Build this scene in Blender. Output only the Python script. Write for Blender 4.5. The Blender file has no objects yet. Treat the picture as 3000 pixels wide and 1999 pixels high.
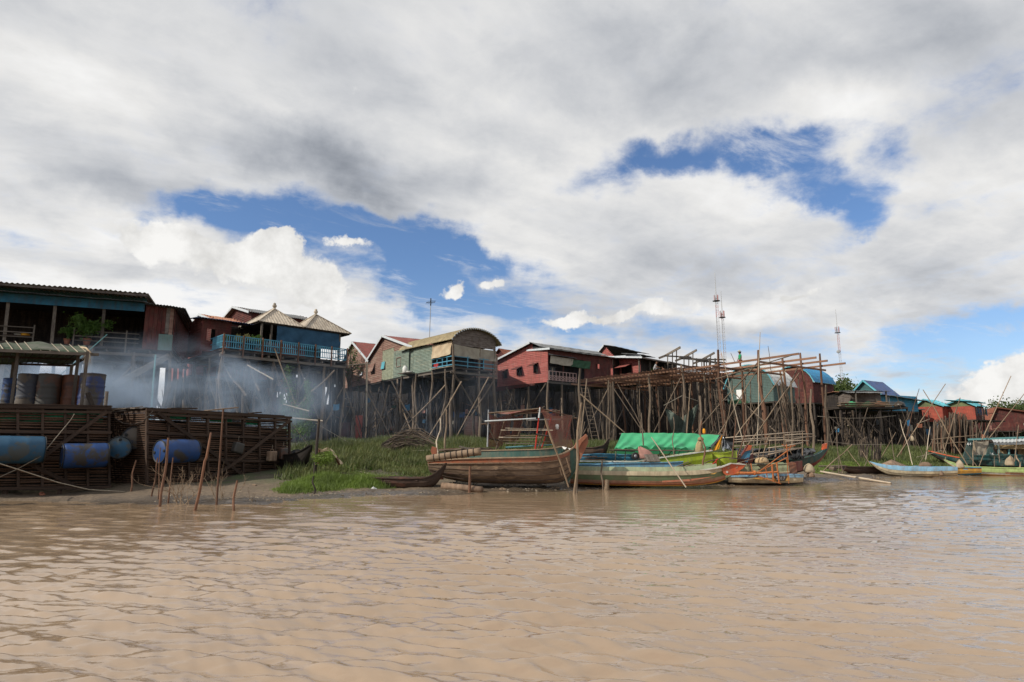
import bpy, bmesh, math, random
import numpy as np
from mathutils import Vector, Quaternion, Matrix
R = math.radians
rnd = random.Random(7)
scene = bpy.context.scene
col = scene.collection
# ---------------------------------------------------------------- camera, sun, sky
EYE = 1.35
FPX = 3000 * 22 / 36
PITCH = math.atan((1312 - 999.5) / FPX)
cam = bpy.data.objects.new('camera', bpy.data.cameras.new('camera'))
cam.data.lens = 22; cam.data.sensor_width = 36
cam.data.clip_end = 6000; cam.data.clip_start = 0.1
cam.location = (0, 0, EYE); cam.rotation_euler = (R(90) + PITCH, 0, 0)
col.objects.link(cam); scene.camera = cam
SUN = Vector((-0.78, -0.36, 0.62)).normalized()
sl = bpy.data.lights.new('sun', 'SUN'); sl.energy = 4.0; sl.angle = R(0.6); sl.color = (1.0, 0.93, 0.82)
so = bpy.data.objects.new('sun', sl); col.objects.link(so)
so.rotation_euler = SUN.to_track_quat('Z', 'Y').to_euler()
scene.view_settings.view_transform = 'Standard'; scene.view_settings.look = 'None'
scene.view_settings.exposure = 0.0; scene.view_settings.gamma = 1.0; scene.view_settings.use_curve_mapping = False
scene.cycles.use_denoising = True
scene.cycles.max_bounces = 7; scene.cycles.diffuse_bounces = 3; scene.cycles.volume_bounces = 0
scene.cycles.volume_step_rate = 1.0; scene.cycles.volume_max_steps = 96
scene.cycles.transparent_max_bounces = 12
scene.cycles.caustics_reflective = False; scene.cycles.caustics_refractive = False

def ray(px, py):
    xc = (px - 1500) / FPX; yc = (999.5 - py) / FPX
    return Vector((xc, math.cos(PITCH) - yc * math.sin(PITCH), math.sin(PITCH) + yc * math.cos(PITCH)))
def P(px, py, Y):                       # the point seen at a photo pixel, Y metres ahead
    d = ray(px, py); t = Y / d.y
    return Vector((d.x * t, Y, EYE + d.z * t))
def Z(px, py, z):                       # ... at height z
    d = ray(px, py); t = (z - EYE) / d.z
    return Vector((d.x * t, d.y * t, z))

class NB:                                # tiny node builder
    def __init__(s, tree): s.t = tree; s.n = tree.nodes; s.l = tree.links
    def new(s, typ, **kw):
        n = s.n.new(typ)
        for k, v in kw.items():
            if k == 'inp':
                for i, x in v.items():
                    if isinstance(x, bpy.types.NodeSocket): s.l.new(x, n.inputs[i])
                    else: n.inputs[i].default_value = x
            else: setattr(n, k, v)
        return n
    def m(s, op, a, b=0.0, c=0.0, clamp=False):
        return s.new('ShaderNodeMath', operation=op, use_clamp=clamp, inp={0: a, 1: b, 2: c}).outputs[0]
    def noise(s, vec, scale, detail=5, rough=.55, dist=0.0, lac=2.0):
        return s.new('ShaderNodeTexNoise', inp={'Vector': vec, 'Scale': scale, 'Detail': detail, 'Roughness': rough, 'Distortion': dist, 'Lacunarity': lac})
    def mr(s, v, a, b, c=0.0, d=1.0, smooth=False):
        n = s.new('ShaderNodeMapRange', inp={0: v, 1: a, 2: b, 3: c, 4: d})
        if smooth: n.interpolation_type = 'SMOOTHSTEP'
        return n.outputs[0]
    def mix(s, f, a, b, mode='MIX'):
        n = s.new('ShaderNodeMix', data_type='RGBA', blend_type=mode)
        for i, x in ((0, f), (6, a), (7, b)):
            if isinstance(x, bpy.types.NodeSocket): s.l.new(x, n.inputs[i])
            elif isinstance(x, (tuple, list)): n.inputs[i].default_value = (*x[:3], 1)
            else: n.inputs[i].default_value = x
        return n.outputs[2]

def world():
    w = bpy.data.worlds.new('World'); scene.world = w; w.use_nodes = True
    w.node_tree.nodes.clear(); b = NB(w.node_tree)
    sky = b.new('ShaderNodeTexSky', sky_type='NISHITA', sun_disc=False, sun_elevation=math.asin(SUN.z), sun_rotation=math.atan2(SUN.x, SUN.y) % (2 * math.pi), air_density=1.0, dust_density=0.6, ozone_density=2.5)
    tc = b.new('ShaderNodeTexCoord').outputs['Generated']
    sep = b.new('ShaderNodeSeparateXYZ', inp={0: tc})
    x, y, z = sep.outputs
    az = b.m('ARCTAN2', x, y); el = b.m('ARCSINE', z)
    # cloud layer coordinates: direction projected on a high flat layer
    zz = b.m('ADD', b.m('MAXIMUM', z, 0.0), 0.16)
    cx = b.m('DIVIDE', x, zz); cy = b.m('DIVIDE', y, zz)
    cl = b.new('ShaderNodeCombineXYZ', inp={0: cx, 1: cy, 2: 0.0}).outputs[0]
    clr = b.new('ShaderNodeVectorRotate', rotation_type='Z_AXIS', inp={0: cl, 'Angle': R(-32)}).outputs[0]
    cls = b.new('ShaderNodeMapping', inp={0: clr, 3: (0.62, 1.25, 1)}).outputs[0]
    n1 = b.noise(cls, 1.25, 9, .56, .35).outputs[0]
    n2 = b.noise(cl, 3.6, 8, .62, .2).outputs[0]
    ae = b.new('ShaderNodeCombineXYZ', inp={0: az, 1: el, 2: 0.0}).outputs[0]
    wp = b.noise(ae, 5.5, 6, .58).outputs[1]
    wv = b.new('ShaderNodeVectorMath', operation='SUBTRACT', inp={0: wp, 1: (.5, .5, .5)}).outputs[0]
    wv = b.new('ShaderNodeVectorMath', operation='SCALE', inp={0: wv, 'Scale': 0.17}).outputs[0]
    aew = b.new('ShaderNodeVectorMath', operation='ADD', inp={0: ae, 1: wv}).outputs[0]
    def blobs(lst):
        acc = None
        for (px, py, rx, ry, ang, k) in lst:
            d = ray(px, py).normalized(); a0 = math.atan2(d.x, d.y); e0 = math.asin(d.z)
            c = 1 / (1 + ((px - 1500) / FPX) ** 2) ** .5
            mp = b.new('ShaderNodeMapping', vector_type='TEXTURE', inp={0: aew, 1: (a0, e0, 0), 2: (0, 0, R(-ang)), 3: (rx / FPX * c, ry / FPX * c, 1)}).outputs[0]
            g = b.new('ShaderNodeTexGradient', gradient_type='SPHERICAL', inp={0: mp}).outputs[1]
            g = b.m('MULTIPLY', g, k)
            acc = g if acc is None else b.m('ADD', acc, g)
        return acc
    holes = blobs([
        (640, 600, 270, 95, -5, 1.2), (820, 700, 280, 120, 12, 1.0), (1010, 640, 300, 85, 10, 1.0), (1230, 715, 330, 105, 12, 1.5), (1160, 810, 260, 130, 10, 1.1),
        (1440, 770, 220, 70, 15, .9), (1290, 870, 260, 90, 0, 1.1), (1500, 880, 260, 80, -5, .8), (1420, 950, 420, 80, 2, .8),
        (2150, 430, 420, 90, 10, .85), (2340, 510, 270, 110, 22, .95), (2450, 600, 190, 95, 20, .95), (1900, 450, 330, 90, -12, .8), (2500, 670, 160, 60, -20, .7), (2620, 500, 110, 110, 0, .8),
        (2720, 650, 100, 50, 0, .4), (1800, 1000, 480, 60, 0, .55), (2250, 1010, 400, 70, -3, .5), (2750, 1010, 420, 85, -6, 1.0), (2980, 970, 240, 60, -8, .6), (2700, 1110, 300, 90, -5, .6), (2800, 1250, 900, 80, 0, .3)])
    edge = b.m('MULTIPLY', b.m('SUBTRACT', n2, .5), 2.0)
    e2 = b.m('MULTIPLY', b.m('SUBTRACT', n1, .5), 1.1)
    hv = b.m('ADD', b.m('ADD', holes, edge), e2)
    clear = b.mr(b.m('MULTIPLY', hv, 1.12), 0.02, 0.98, 0, 1, True)
    back = b.mr(y, -0.15, 0.25, 0.0, 1.0, True)
    wisp = b.noise(cls, 4.2, 9, .68, .5).outputs[0]
    clear = b.m('MULTIPLY', clear, b.mr(wisp, .50, .74, 1, .42, True))
    gen = b.m('MULTIPLY', b.mr(n1, .50, .40, 0, .75, True), b.m('SUBTRACT', 1.0, back))
    clear = b.m('ADD', b.m('MULTIPLY', clear, back), gen, clamp=True)
    # light and shade of the cloud sheet
    dark = blobs([(1060, 500, 430, 150, 12, .40), (850, 420, 420, 120, 8, .20), (1950, 200, 620, 190, 10, .30), (1250, 330, 600, 120, 10, .16), (300, 470, 420, 120, 0, .14),
                  (2700, 120, 600, 150, 5, .14), (1000, 100, 500, 150, 10, .08), (2500, 880, 500, 60, -8, .16), (2100, 760, 500, 70, 0, .08), (300, 760, 300, 60, 0, .10), (2700, 400, 400, 80, 10, .1)])
    lite = blobs([(380, 640, 400, 80, 12, .22), (150, 780, 500, 200, 0, .20), (150, 200, 400, 200, 0, .14), (2050, 930, 620, 60, -4, .22), (2350, 900, 260, 60, 0, .16), (700, 980, 600, 150, 0, .24), (1750, 560, 420, 90, 8, .10), (350, 900, 600, 150, 0, .12), (2500, 330, 260, 120, 30, .12)])
    sh = b.m('ADD', b.m('MULTIPLY', b.m('SUBTRACT', n1, .5), -1.05), b.m('MULTIPLY', b.m('SUBTRACT', n2, .5), .55))
    val = b.m('ADD', b.m('SUBTRACT', b.m('ADD', b.m('ADD', .75, lite), sh), dark), b.m('MULTIPLY', clear, .08))
    val = b.mr(val, .18, 1.0, .24, .93)
    cc = b.mix(b.mr(val, .3, .8), (.85, .925, 1.06), (1.0, .995, .985))
    cc = b.mix(1.0, cc, b.new('ShaderNodeCombineColor', inp={0: val, 1: val, 2: val}).outputs[0], 'MULTIPLY')
    # bright puffs with crisp tops, in front of the sheet
    puff = blobs([(850, 800, 170, 130, 20, 1.1), (850, 725, 60, 60, 60, .9), (930, 860, 110, 80, 0, .8), (640, 790, 240, 90, 10, .9), (470, 700, 260, 60, 22, .9), (2930, 1140, 180, 110, -40, 1.3), (3020, 1090, 130, 100, 0, 1.0), (2330, 885, 120, 30, 0, .9), (1010, 715, 110, 28, 18, .75), (1450, 820, 90, 28, -18, .8), (1330, 850, 70, 30, -30, .8), (1800, 945, 420, 36, -4, .9)])
    n3 = b.noise(ae, 16, 7, .6).outputs[0]
    pm = b.mr(b.m('ADD', puff, b.m('MULTIPLY', b.m('SUBTRACT', n3, .5), 1.5)), .28, .55, 0, 1, True)
    pm = b.m('MULTIPLY', pm, back)
    pv = b.mr(n3, .3, .62, .64, .94)
    pc = b.mix(1.0, (1.0, .99, .965), b.new('ShaderNodeCombineColor', inp={0: pv, 1: pv, 2: pv}).outputs[0], 'MULTIPLY')
    cloud = b.mix(pm, cc, pc)
    clear = b.m('MULTIPLY', clear, b.m('SUBTRACT', 1.0, pm))
    hz = b.mr(el, 0.0, 0.30, .55, 0.0, True)           # pale air low over the land
    bluefac = b.m('MULTIPLY', clear, b.m('SUBTRACT', 1.0, b.m('MULTIPLY', hz, .28)))
    skyt = b.mix(1.0, sky.outputs[0], (.85, .98, 1.16), 'MULTIPLY')
    bg1 = b.new('ShaderNodeBackground', inp={0: skyt, 1: 0.115})
    bg2 = b.new('ShaderNodeBackground', inp={0: cloud, 1: 1.0})
    mx = b.new('ShaderNodeMixShader', inp={0: bluefac, 1: bg2.outputs[0], 2: bg1.outputs[0]})
    out = b.new('ShaderNodeOutputWorld', inp={0: mx.outputs[0]})
    w.cycles.sampling_method = 'MANUAL'; w.cycles.sample_map_resolution = 512
world()

# ---------------------------------------------------------------- materials
MATS = {}
def mat(name, c, c2=None, streak=0, rough=.85, scale=3.0, st=(1, 1, 1), var=.25, lo=.38, hi=.66, bump=0.0, bscale=None, metal=0, spec=.25, c3=None, s3=1.0, l3=.55, h3=.7, trans=0, detail=6):
    m = bpy.data.materials.new(name); m.use_nodes = True; t = m.node_tree; t.nodes.clear(); b = NB(t)
    c2 = c2 or tuple(v * .55 for v in c)
    co = b.new('ShaderNodeTexCoord').outputs['Object']
    oi = b.new('ShaderNodeObjectInfo')
    off = b.new('ShaderNodeVectorMath', operation='SCALE', inp={0: (37.0, 11.0, 53.0), 'Scale': oi.outputs['Random']}).outputs[0]
    mp = b.new('ShaderNodeMapping', inp={0: co, 1: off, 3: st}).outputs[0]
    n = b.noise(mp, scale, detail, .62).outputs[0]
    cc = b.mix(b.mr(n, lo, hi), c, c2)
    if c3:
        n3 = b.noise(mp, s3, 5, .65, .4).outputs[0]
        cc = b.mix(b.mr(n3, l3, h3), cc, c3)
    if name.endswith('_board') or name.startswith('tin_') or name.endswith('_tin') or name.startswith('p_'):
        ms = b.new('ShaderNodeMapping', inp={0: co, 1: off, 3: (4.5, 4.5, .7)}).outputs[0]
        cc = b.mix(b.mr(b.noise(ms, 1.3, 7, .7, .3).outputs[0], .44, .74, 0, .62), cc, (.10, .075, .055) if not name.startswith('p_') else (.20, .15, .10))
    v = b.m('ADD', 1 - var, b.m('MULTIPLY', oi.outputs['Random'], 2 * var))
    cc = b.new('ShaderNodeHueSaturation', inp={'Value': v, 'Color': cc}).outputs[0]
    pr = b.new('ShaderNodeBsdfPrincipled', inp={'Base Color': cc, 'Roughness': rough, 'Metallic': metal, 'Specular IOR Level': spec})
    if bump:
        nb = b.noise(mp, bscale or scale * 3, 5, .6).outputs[0]
        bp = b.new('ShaderNodeBump', inp={'Strength': bump, 'Distance': .02, 'Height': nb})
        t.links.new(bp.outputs[0], pr.inputs['Normal'])
    surf = pr.outputs[0]
    if trans:
        tr = b.new('ShaderNodeBsdfTranslucent', inp={0: cc})
        surf = b.new('ShaderNodeMixShader', inp={0: trans, 1: surf, 2: tr.outputs[0]}).outputs[0]
    b.new('ShaderNodeOutputMaterial', inp={0: surf})
    MATS[name] = m; return m
U = (1.2, 1.2, 5)          # stretch for unit beams and poles (length squashed to 1)
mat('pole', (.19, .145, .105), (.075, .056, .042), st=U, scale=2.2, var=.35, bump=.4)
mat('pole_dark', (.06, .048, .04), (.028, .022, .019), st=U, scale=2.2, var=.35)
mat('pole_red', (.20, .105, .065), (.09, .05, .034), st=U, scale=2.2, var=.25, bump=.3)
mat('bamboo', (.28, .205, .135), (.15, .105, .07), st=(1, 1, 7), scale=2.0, var=.3, rough=.6)
mat('bamboo_pale', (.55, .47, .36), (.36, .28, .2), st=(1, 1, 7), scale=2.0, var=.15, rough=.6)
mat('beam_new', (.27, .15, .095), (.15, .08, .052), st=U, scale=2.5, var=.22)
mat('beam_grey', (.165, .14, .115), (.085, .07, .058), st=U, scale=2.5, var=.3)
mat('beam_brown', (.075, .048, .033), (.035, .023, .018), st=U, scale=2.5, var=.3, bump=.3)
mat('cage_slat', (.115, .064, .039), (.035, .022, .015), st=(1, 1, 9), scale=2.0, var=.4, rough=.75)
mat('paint_blue_rail', (.09, .30, .42), (.06, .20, .29), st=U, var=.15, rough=.5)
mat('paint_teal_pole', (.16, .36, .36), (.10, .24, .25), st=U, var=.15)
mat('paint_white_bar', (.62, .66, .66), (.38, .40, .40), st=U, var=.1, rough=.5)
mat('paint_pink_rail', (.52, .36, .32), (.34, .22, .2), st=U, var=.1)
mat('paint_orange_bar', (.52, .17, .05), (.26, .10, .05), st=U, var=.2)
mat('paint_red_bar', (.50, .045, .03), (.30, .03, .02), st=U, var=.1)
mat('white_trim', (.60, .64, .66), (.42, .45, .47), st=U, var=.08, rough=.5)
# large surfaces
mat('red_board', (.37, .105, .090), (.25, .070, .062), scale=1.2, st=(.5, .5, 9), var=.08, c3=(.46, .23, .20), s3=2.2, bump=.3)
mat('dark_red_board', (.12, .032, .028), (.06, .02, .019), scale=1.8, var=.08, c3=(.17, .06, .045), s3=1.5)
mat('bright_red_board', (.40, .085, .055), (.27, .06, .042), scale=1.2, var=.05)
mat('brown_board', (.27, .16, .125), (.19, .095, .075), scale=1.2, st=(.5, .5, 8), var=.08, c3=(.33, .25, .20), s3=.9, l3=.5, h3=.7)
mat('grey_board', (.20, .17, .15), (.10, .08, .07), scale=2.2, st=(1, 1, 3), var=.15)
mat('dark_board', (.026, .022, .021), (.014, .012, .011), scale=2.2, st=(1, 1, 3), var=.2)  # near black, also stands in for shade inside and behind the houses
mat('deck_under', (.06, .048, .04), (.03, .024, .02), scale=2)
mat('green_tin', (.26, .325, .27), (.16, .215, .18), scale=1.2, st=(.5, .5, 9), var=.06, rough=.55, c3=(.35, .36, .27), s3=1.1, l3=.5, h3=.72)
mat('pale_green_tin', (.40, .42, .30), (.26, .30, .22), scale=1.2, st=(.5, .5, 9), var=.06, rough=.55)
mat('teal_board', (.07, .20, .20), (.05, .13, .14), scale=1.5)
mat('grey_green_board', (.13, .20, .18), (.09, .145, .135), scale=1.0)
mat('olive_board', (.16, .19, .085), (.10, .12, .06), scale=1.0)
mat('blue_board', (.045, .20, .33), (.03, .12, .20), scale=1.5, var=.05)
mat('sky_blue_board', (.08, .33, .50), (.05, .22, .34), scale=1.5, var=.05)
mat('tin_rust', (.40, .17, .09), (.24, .10, .06), scale=2.4, st=(2, 2, .6), rough=.7, c3=(.50, .36, .27), s3=1.4)
mat('tin_brown', (.21, .055, .045), (.14, .04, .034), scale=1.5, rough=.6, c3=(.26, .12, .09), s3=1.0)
mat('tin_cream', (.55, .48, .38), (.42, .35, .27), scale=1.8, rough=.6, c3=(.34, .26, .19), s3=3.0, l3=.58, h3=.75)
mat('tin_tan', (.42, .34, .19), (.30, .24, .14), scale=1.8, rough=.6)
mat('tin_grey', (.20, .21, .21), (.11, .115, .12), scale=1.8, rough=.5, metal=.2)
mat('tin_blue', (.05, .27, .50), (.04, .20, .38), scale=1.2, rough=.5)
mat('tin_navy', (.055, .09, .20), (.04, .065, .14), scale=1.2, rough=.5)
mat('tin_teal', (.11, .42, .50), (.08, .32, .38), scale=1.2, rough=.5)
mat('tin_white', (.62, .64, .62), (.45, .46, .45), scale=1.2, rough=.5)
mat('tile_brown', (.20, .075, .045), (.11, .042, .03), scale=5, rough=.8, c3=(.28, .13, .08), s3=2)
mat('cloth_blue', (.04, .115, .20), (.025, .075, .135), scale=1.5, var=.05, rough=.7, trans=.15)
mat('cloth_cream', (.66, .53, .36), (.52, .38, .25), scale=1.6, var=.06, rough=.9, trans=.2, c3=(.40, .27, .17), s3=2.0, l3=.6, h3=.8)
mat('cloth_grey', (.42, .38, .30), (.30, .26, .21), scale=1.6, var=.06, rough=.9, trans=.15)
mat('cloth_dark_green', (.04, .11, .055), (.025, .065, .035), scale=1.6, rough=.8)
mat('cloth_green', (.085, .50, .23), (.06, .39, .18), scale=2.0, var=.03, rough=.45, trans=.25, spec=.4)
mat('cloth_yellow', (.75, .36, .03), (.6, .26, .02), scale=2, rough=.6, trans=.2)
mat('foil', (.55, .58, .62), (.15, .17, .2), scale=5, rough=.3, metal=.6)
mat('cloth_black', (.04, .042, .045), (.02, .02, .02), scale=3, rough=.42, spec=.5)
mat('cloth_khaki', (.35, .27, .15), (.24, .18, .10), scale=3, rough=.95)
mat('cloth_white', (.42, .35, .25), (.25, .19, .12), scale=3, rough=.95, var=.06)
mat('cloth_pink', (.52, .27, .22), (.36, .20, .16), scale=3, rough=.95, c3=(.45, .09, .06), s3=2.5, l3=.62, h3=.7)
mat('straw', (.45, .33, .19), (.28, .19, .10), scale=9, rough=.9)
mat('net_grey_green', (.10, .12, .10), (.06, .075, .06), scale=4, rough=.95)
mat('steel_dark', (.06, .065, .07), (.03, .03, .035), scale=4, rough=.5, metal=.4)
mat('steel_pale', (.42, .43, .44), (.28, .28, .29), st=U, scale=2, rough=.5, metal=.3, var=.1)
mat('rubber', (.02, .02, .02), (.03, .03, .03), rough=.6)
mat('glass_pale', (.55, .62, .62), (.45, .52, .55), rough=.3)
mat('rope', (.36, .31, .24), (.22, .19, .15), scale=30, rough=.9)
mat('mud_wood', (.23, .155, .105), (.12, .08, .055), scale=2.2, st=(3, 1, 1), bump=.5, c3=(.34, .26, .19), s3=3, l3=.55, h3=.75)
mat('log', (.25, .18, .12), (.13, .09, .062), scale=2.2, st=(1, 1, 4), bump=.5)
mat('bark', (.13, .10, .07), (.06, .045, .035), scale=4, bump=.5)
mat('skin', (.20, .10, .06), (.15, .075, .045), var=0)
mat('hair', (.012, .01, .01), (.02, .015, .01), var=0)
mat('shirt_green', (.03, .32, .14), (.02, .22, .10), var=0)
mat('shirt_grey', (.42, .43, .43), (.30, .30, .31), var=0)
mat('shorts_red', (.35, .03, .03), (.22, .02, .02), var=0)
mat('hat_pale', (.42, .40, .30), (.30, .28, .20), var=0)
mat('plastic_white', (.75, .75, .72), (.6, .6, .56), rough=.4)
mat('paper_white', (.8, .8, .78), (.75, .75, .72), var=0)
mat('clay', (.40, .16, .09), (.28, .11, .07), scale=5)
# boat paint
def paint(n, c, dirt=.5):
    mat(n, c, tuple(v * .7 for v in c), rough=.45, scale=2.5, st=(2, 1, 1), var=.03, spec=.4, c3=(.24, .17, .11), s3=2.4, l3=.56, h3=.56 + .5 * (1 - dirt) + .05, bump=.15)
paint('p_dark_green', (.04, .105, .085)); paint('p_green', (.16, .23, .12)); paint('p_pale_green', (.36, .42, .26)); paint('p_lime', (.36, .47, .03), .1)
paint('p_orange', (.36, .12, .06)); paint('p_cream', (.60, .52, .36)); paint('p_blue', (.06, .28, .45), .3); paint('p_sky', (.17, .44, .62), .2); paint('p_strip', (.10, .22, .50), .2)
paint('p_white', (.66, .66, .60)); paint('p_teal', (.02, .085, .085), .3); paint('p_redorange', (.60, .11, .035), .25); paint('p_yellow', (.62, .33, .06)); paint('p_black', (.03, .03, .03)); paint('p_salmon', (.45, .25, .17)); paint('p_maroon', (.18, .03, .025)); paint('p_tan', (.37, .27, .18)); paint('p_lightblue', (.26, .50, .70), .2); paint('p_yellowgreen', (.44, .58, .22), .2)
def drum_mat(name, c, rust):
    mat(name, c, tuple(v * .75 for v in c), rough=.55, scale=1.5, var=.12, spec=.4, c3=rust, s3=1.7, l3=.50, h3=.58, bump=.2)
drum_mat('plastic_blue', (.012, .05, .17), (.04, .036, .034)); drum_mat('plastic_blue_grey', (.02, .085, .16), (.055, .07, .075))
drum_mat('drum_grey', (.065, .06, .052), (.09, .045, .028)); drum_mat('drum_rust', (.12, .045, .022), (.06, .028, .02)); drum_mat('drum_patch', (.07, .06, .052), (.025, .04, .12)); drum_mat('drum_dark', (.05, .055, .07), (.10, .08, .06))
# leaves: light passes through
def leafmat(n, c, c2, tr=.35, rough=.55):
    mat(n, c, c2, rough=rough, scale=.9, var=.02, trans=tr, spec=.3, lo=.35, hi=.65, detail=3)
leafmat('grass_dark', (.16, .185, .06), (.08, .10, .038)); leafmat('grass_bright', (.19, .27, .05), (.13, .18, .045), .35)
leafmat('leaf_tree', (.05, .085, .022), (.10, .13, .04), .3); leafmat('leaf_shrub', (.055, .12, .02), (.12, .20, .04), .35); leafmat('leaf_dry', (.22, .20, .07), (.12, .13, .05), .3)

# ---------------------------------------------------------------- object helpers
def tag(o, label=None, cat=None, group=None, kind=None):
    if label: o['label'] = label
    if cat: o['category'] = cat
    if group: o['group'] = group
    if kind: o['kind'] = kind
    return o
def thing(name, loc, label, cat, group=None):
    o = bpy.data.objects.new(name, None); col.objects.link(o)
    o.location = Vector(loc); o.empty_display_size = .2
    return tag(o, label, cat, group)
def M(m): return MATS[m] if isinstance(m, str) else m
def base_of(parent):
    v = Vector((0, 0, 0))
    while parent is not None: v = v + parent.location; parent = parent.parent
    return v
class MB:
    def __init__(s): s.v = []; s.f = []
    def quad(s, a, b, c, d):
        i = len(s.v); s.v += [a, b, c, d]; s.f.append((i, i + 1, i + 2, i + 3))
    def tri(s, a, b, c):
        i = len(s.v); s.v += [a, b, c]; s.f.append((i, i + 1, i + 2))
    def hexa(s, q):           # 8 corners: bottom 0-3, top 4-7
        i = len(s.v); s.v += q
        for f in ((3, 2, 1, 0), (4, 5, 6, 7), (0, 1, 5, 4), (1, 2, 6, 5), (2, 3, 7, 6), (3, 0, 4, 7)): s.f.append(tuple(i + k for k in f))
    def box(s, c, sx, sy, sz, ang=0):
        ca, sa = math.cos(ang), math.sin(ang); q = []
        for z in (-.5, .5):
            for x, y in ((-.5, -.5), (.5, -.5), (.5, .5), (-.5, .5)):
                q.append(Vector((c[0] + x * sx * ca - y * sy * sa, c[1] + x * sx * sa + y * sy * ca, c[2] + z * sz)))
        s.hexa(q)
    def beam(s, a, b, w, h):
        a = Vector(a); b = Vector(b); d = (b - a).normalized()
        side = d.cross(Vector((0, 0, 1)))
        if side.length < .01: side = Vector((1, 0, 0))
        side.normalize(); up = side.cross(d)
        q = [p + side * (w * i) + up * (h * j) for p in (a, b) for i, j in ((-.5, -.5), (.5, -.5), (.5, .5), (-.5, .5))]
        s.hexa(q)
    def tube(s, pts, r, n=6, r2=None, cap=True):
        pts = [Vector(p) for p in pts]; k = len(pts); r2 = r if r2 is None else r2; base = len(s.v)
        for i, p in enumerate(pts):
            d = (pts[min(i + 1, k - 1)] - pts[max(i - 1, 0)])
            d = d.normalized() if d.length > 1e-6 else Vector((0, 0, 1))
            ref = Vector((0, 0, 1)) if abs(d.z) < .9 else Vector((1, 0, 0))
            a = d.cross(ref).normalized(); bb = d.cross(a); rr = r + (r2 - r) * i / max(1, k - 1)
            for j in range(n):
                t = 2 * math.pi * j / n; s.v.append(p + a * (rr * math.cos(t)) + bb * (rr * math.sin(t)))
        for i in range(k - 1):
            for j in range(n):
                a0 = base + i * n + j; a1 = base + i * n + (j + 1) % n
                s.f.append((a0, a1, a1 + n, a0 + n))
        if cap:
            s.f.append(tuple(base + j for j in range(n))[::-1]); s.f.append(tuple(base + (k - 1) * n + j for j in range(n)))
    def lathe(s, prof, n=16, axis=None, o=(0, 0, 0)):    # prof: (r, z)
        o = Vector(o); base = len(s.v)
        q = Vector((0, 0, 1)).rotation_difference(Vector(axis)) if axis else Quaternion()
        for r, z in prof:
            for j in range(n):
                t = 2 * math.pi * j / n; s.v.append(o + q @ Vector((r * math.cos(t), r * math.sin(t), z)))
        for i in range(len(prof) - 1):
            for j in range(n):
                a0 = base + i * n + j; a1 = base + i * n + (j + 1) % n
                s.f.append((a0, a1, a1 + n, a0 + n))
        s.f.append(tuple(base + j for j in range(n))[::-1]); s.f.append(tuple(base + (len(prof) - 1) * n + j for j in range(n)))
    def sheet(s, grid, th=0.0):      # grid[i][j] of Vectors
        h, w = len(grid), len(grid[0]); base = len(s.v)
        for row in grid: s.v += [Vector(p) for p in row]
        for i in range(h - 1):
            for j in range(w - 1):
                a = base + i * w + j; s.f.append((a, a + 1, a + w + 1, a + w))
        if th:
            n = (Vector(grid[0][-1]) - Vector(grid[0][0])).cross(Vector(grid[-1][0]) - Vector(grid[0][0]))
            n = n.normalized() * th; b2 = len(s.v)
            s.v += [s.v[base + i] - n for i in range(h * w)]
            for i in range(h - 1):
                for j in range(w - 1):
                    a = b2 + i * w + j; s.f.append((a, a + w, a + w + 1, a + 1))
            def rim(idx):
                for a, c in zip(idx, idx[1:]): s.f.append((base + a, b2 + a, b2 + c, base + c))
            rim(list(range(w))); rim([i * w + w - 1 for i in range(h)]); rim([(h - 1) * w + j for j in range(w)][::-1]); rim([i * w for i in range(h)][::-1])
    def build(s, name, m, parent=None, loc=None, smooth=False, kind=None, mats=None, fm=None):
        o0 = base_of(parent) if parent is not None else Vector((0, 0, 0))
        lc = Vector(loc) if loc is not None else Vector((0, 0, 0))
        me = bpy.data.meshes.new(name)
        off = o0 + lc
        me.from_pydata([(p[0] - off.x, p[1] - off.y, p[2] - off.z) for p in s.v], [], s.f)
        if m is not None: me.materials.append(M(m))
        if mats:
            for q in mats: me.materials.append(M(q))
            me.polygons.foreach_set('material_index', fm)
        if smooth: me.polygons.foreach_set('use_smooth', [True] * len(me.polygons))
        o = bpy.data.objects.new(name, me); o.location = lc; o.parent = parent
        col.objects.link(o)
        if kind: o['kind'] = kind
        return o
# unit beams and poles share mesh data
def _unit_box():
    mb = MB(); mb.hexa([Vector(p) for p in ((-.5, -.5, 0), (.5, -.5, 0), (.5, .5, 0), (-.5, .5, 0), (-.5, -.5, 1), (.5, -.5, 1), (.5, .5, 1), (-.5, .5, 1))]); return mb
def _unit_pole(k, n=7, seg=7, crook=1.0):
    r = random.Random(k * 13 + 5); mb = MB(); pts = []
    ph = [r.uniform(0, 6.28) for _ in range(4)]
    for i in range(seg + 1):
        t = i / seg; w = math.sin(math.pi * t) * .8 + .2 * (0 < i < seg)
        pts.append((crook * w * (math.sin(2.1 * t * 3 + ph[0]) + .5 * math.sin(9 * t + ph[1])), crook * w * (math.sin(2.3 * t * 3 + ph[2]) + .5 * math.sin(8 * t + ph[3])), t))
    base = 0
    for i, p in enumerate(pts):
        rr = (1.0 - .32 * i / seg) * (1 + r.uniform(-.07, .07))
        for j in range(n):
            a = 2 * math.pi * j / n; mb.v.append(Vector((p[0] + rr * math.cos(a), p[1] + rr * math.sin(a), p[2])))
    for i in range(seg):
        for j in range(n):
            a0 = i * n + j; a1 = i * n + (j + 1) % n; mb.f.append((a0, a1, a1 + n, a0 + n))
    mb.f.append(tuple(range(n))[::-1]); mb.f.append(tuple(seg * n + j for j in range(n)))
    return mb
_cache = {}
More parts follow.
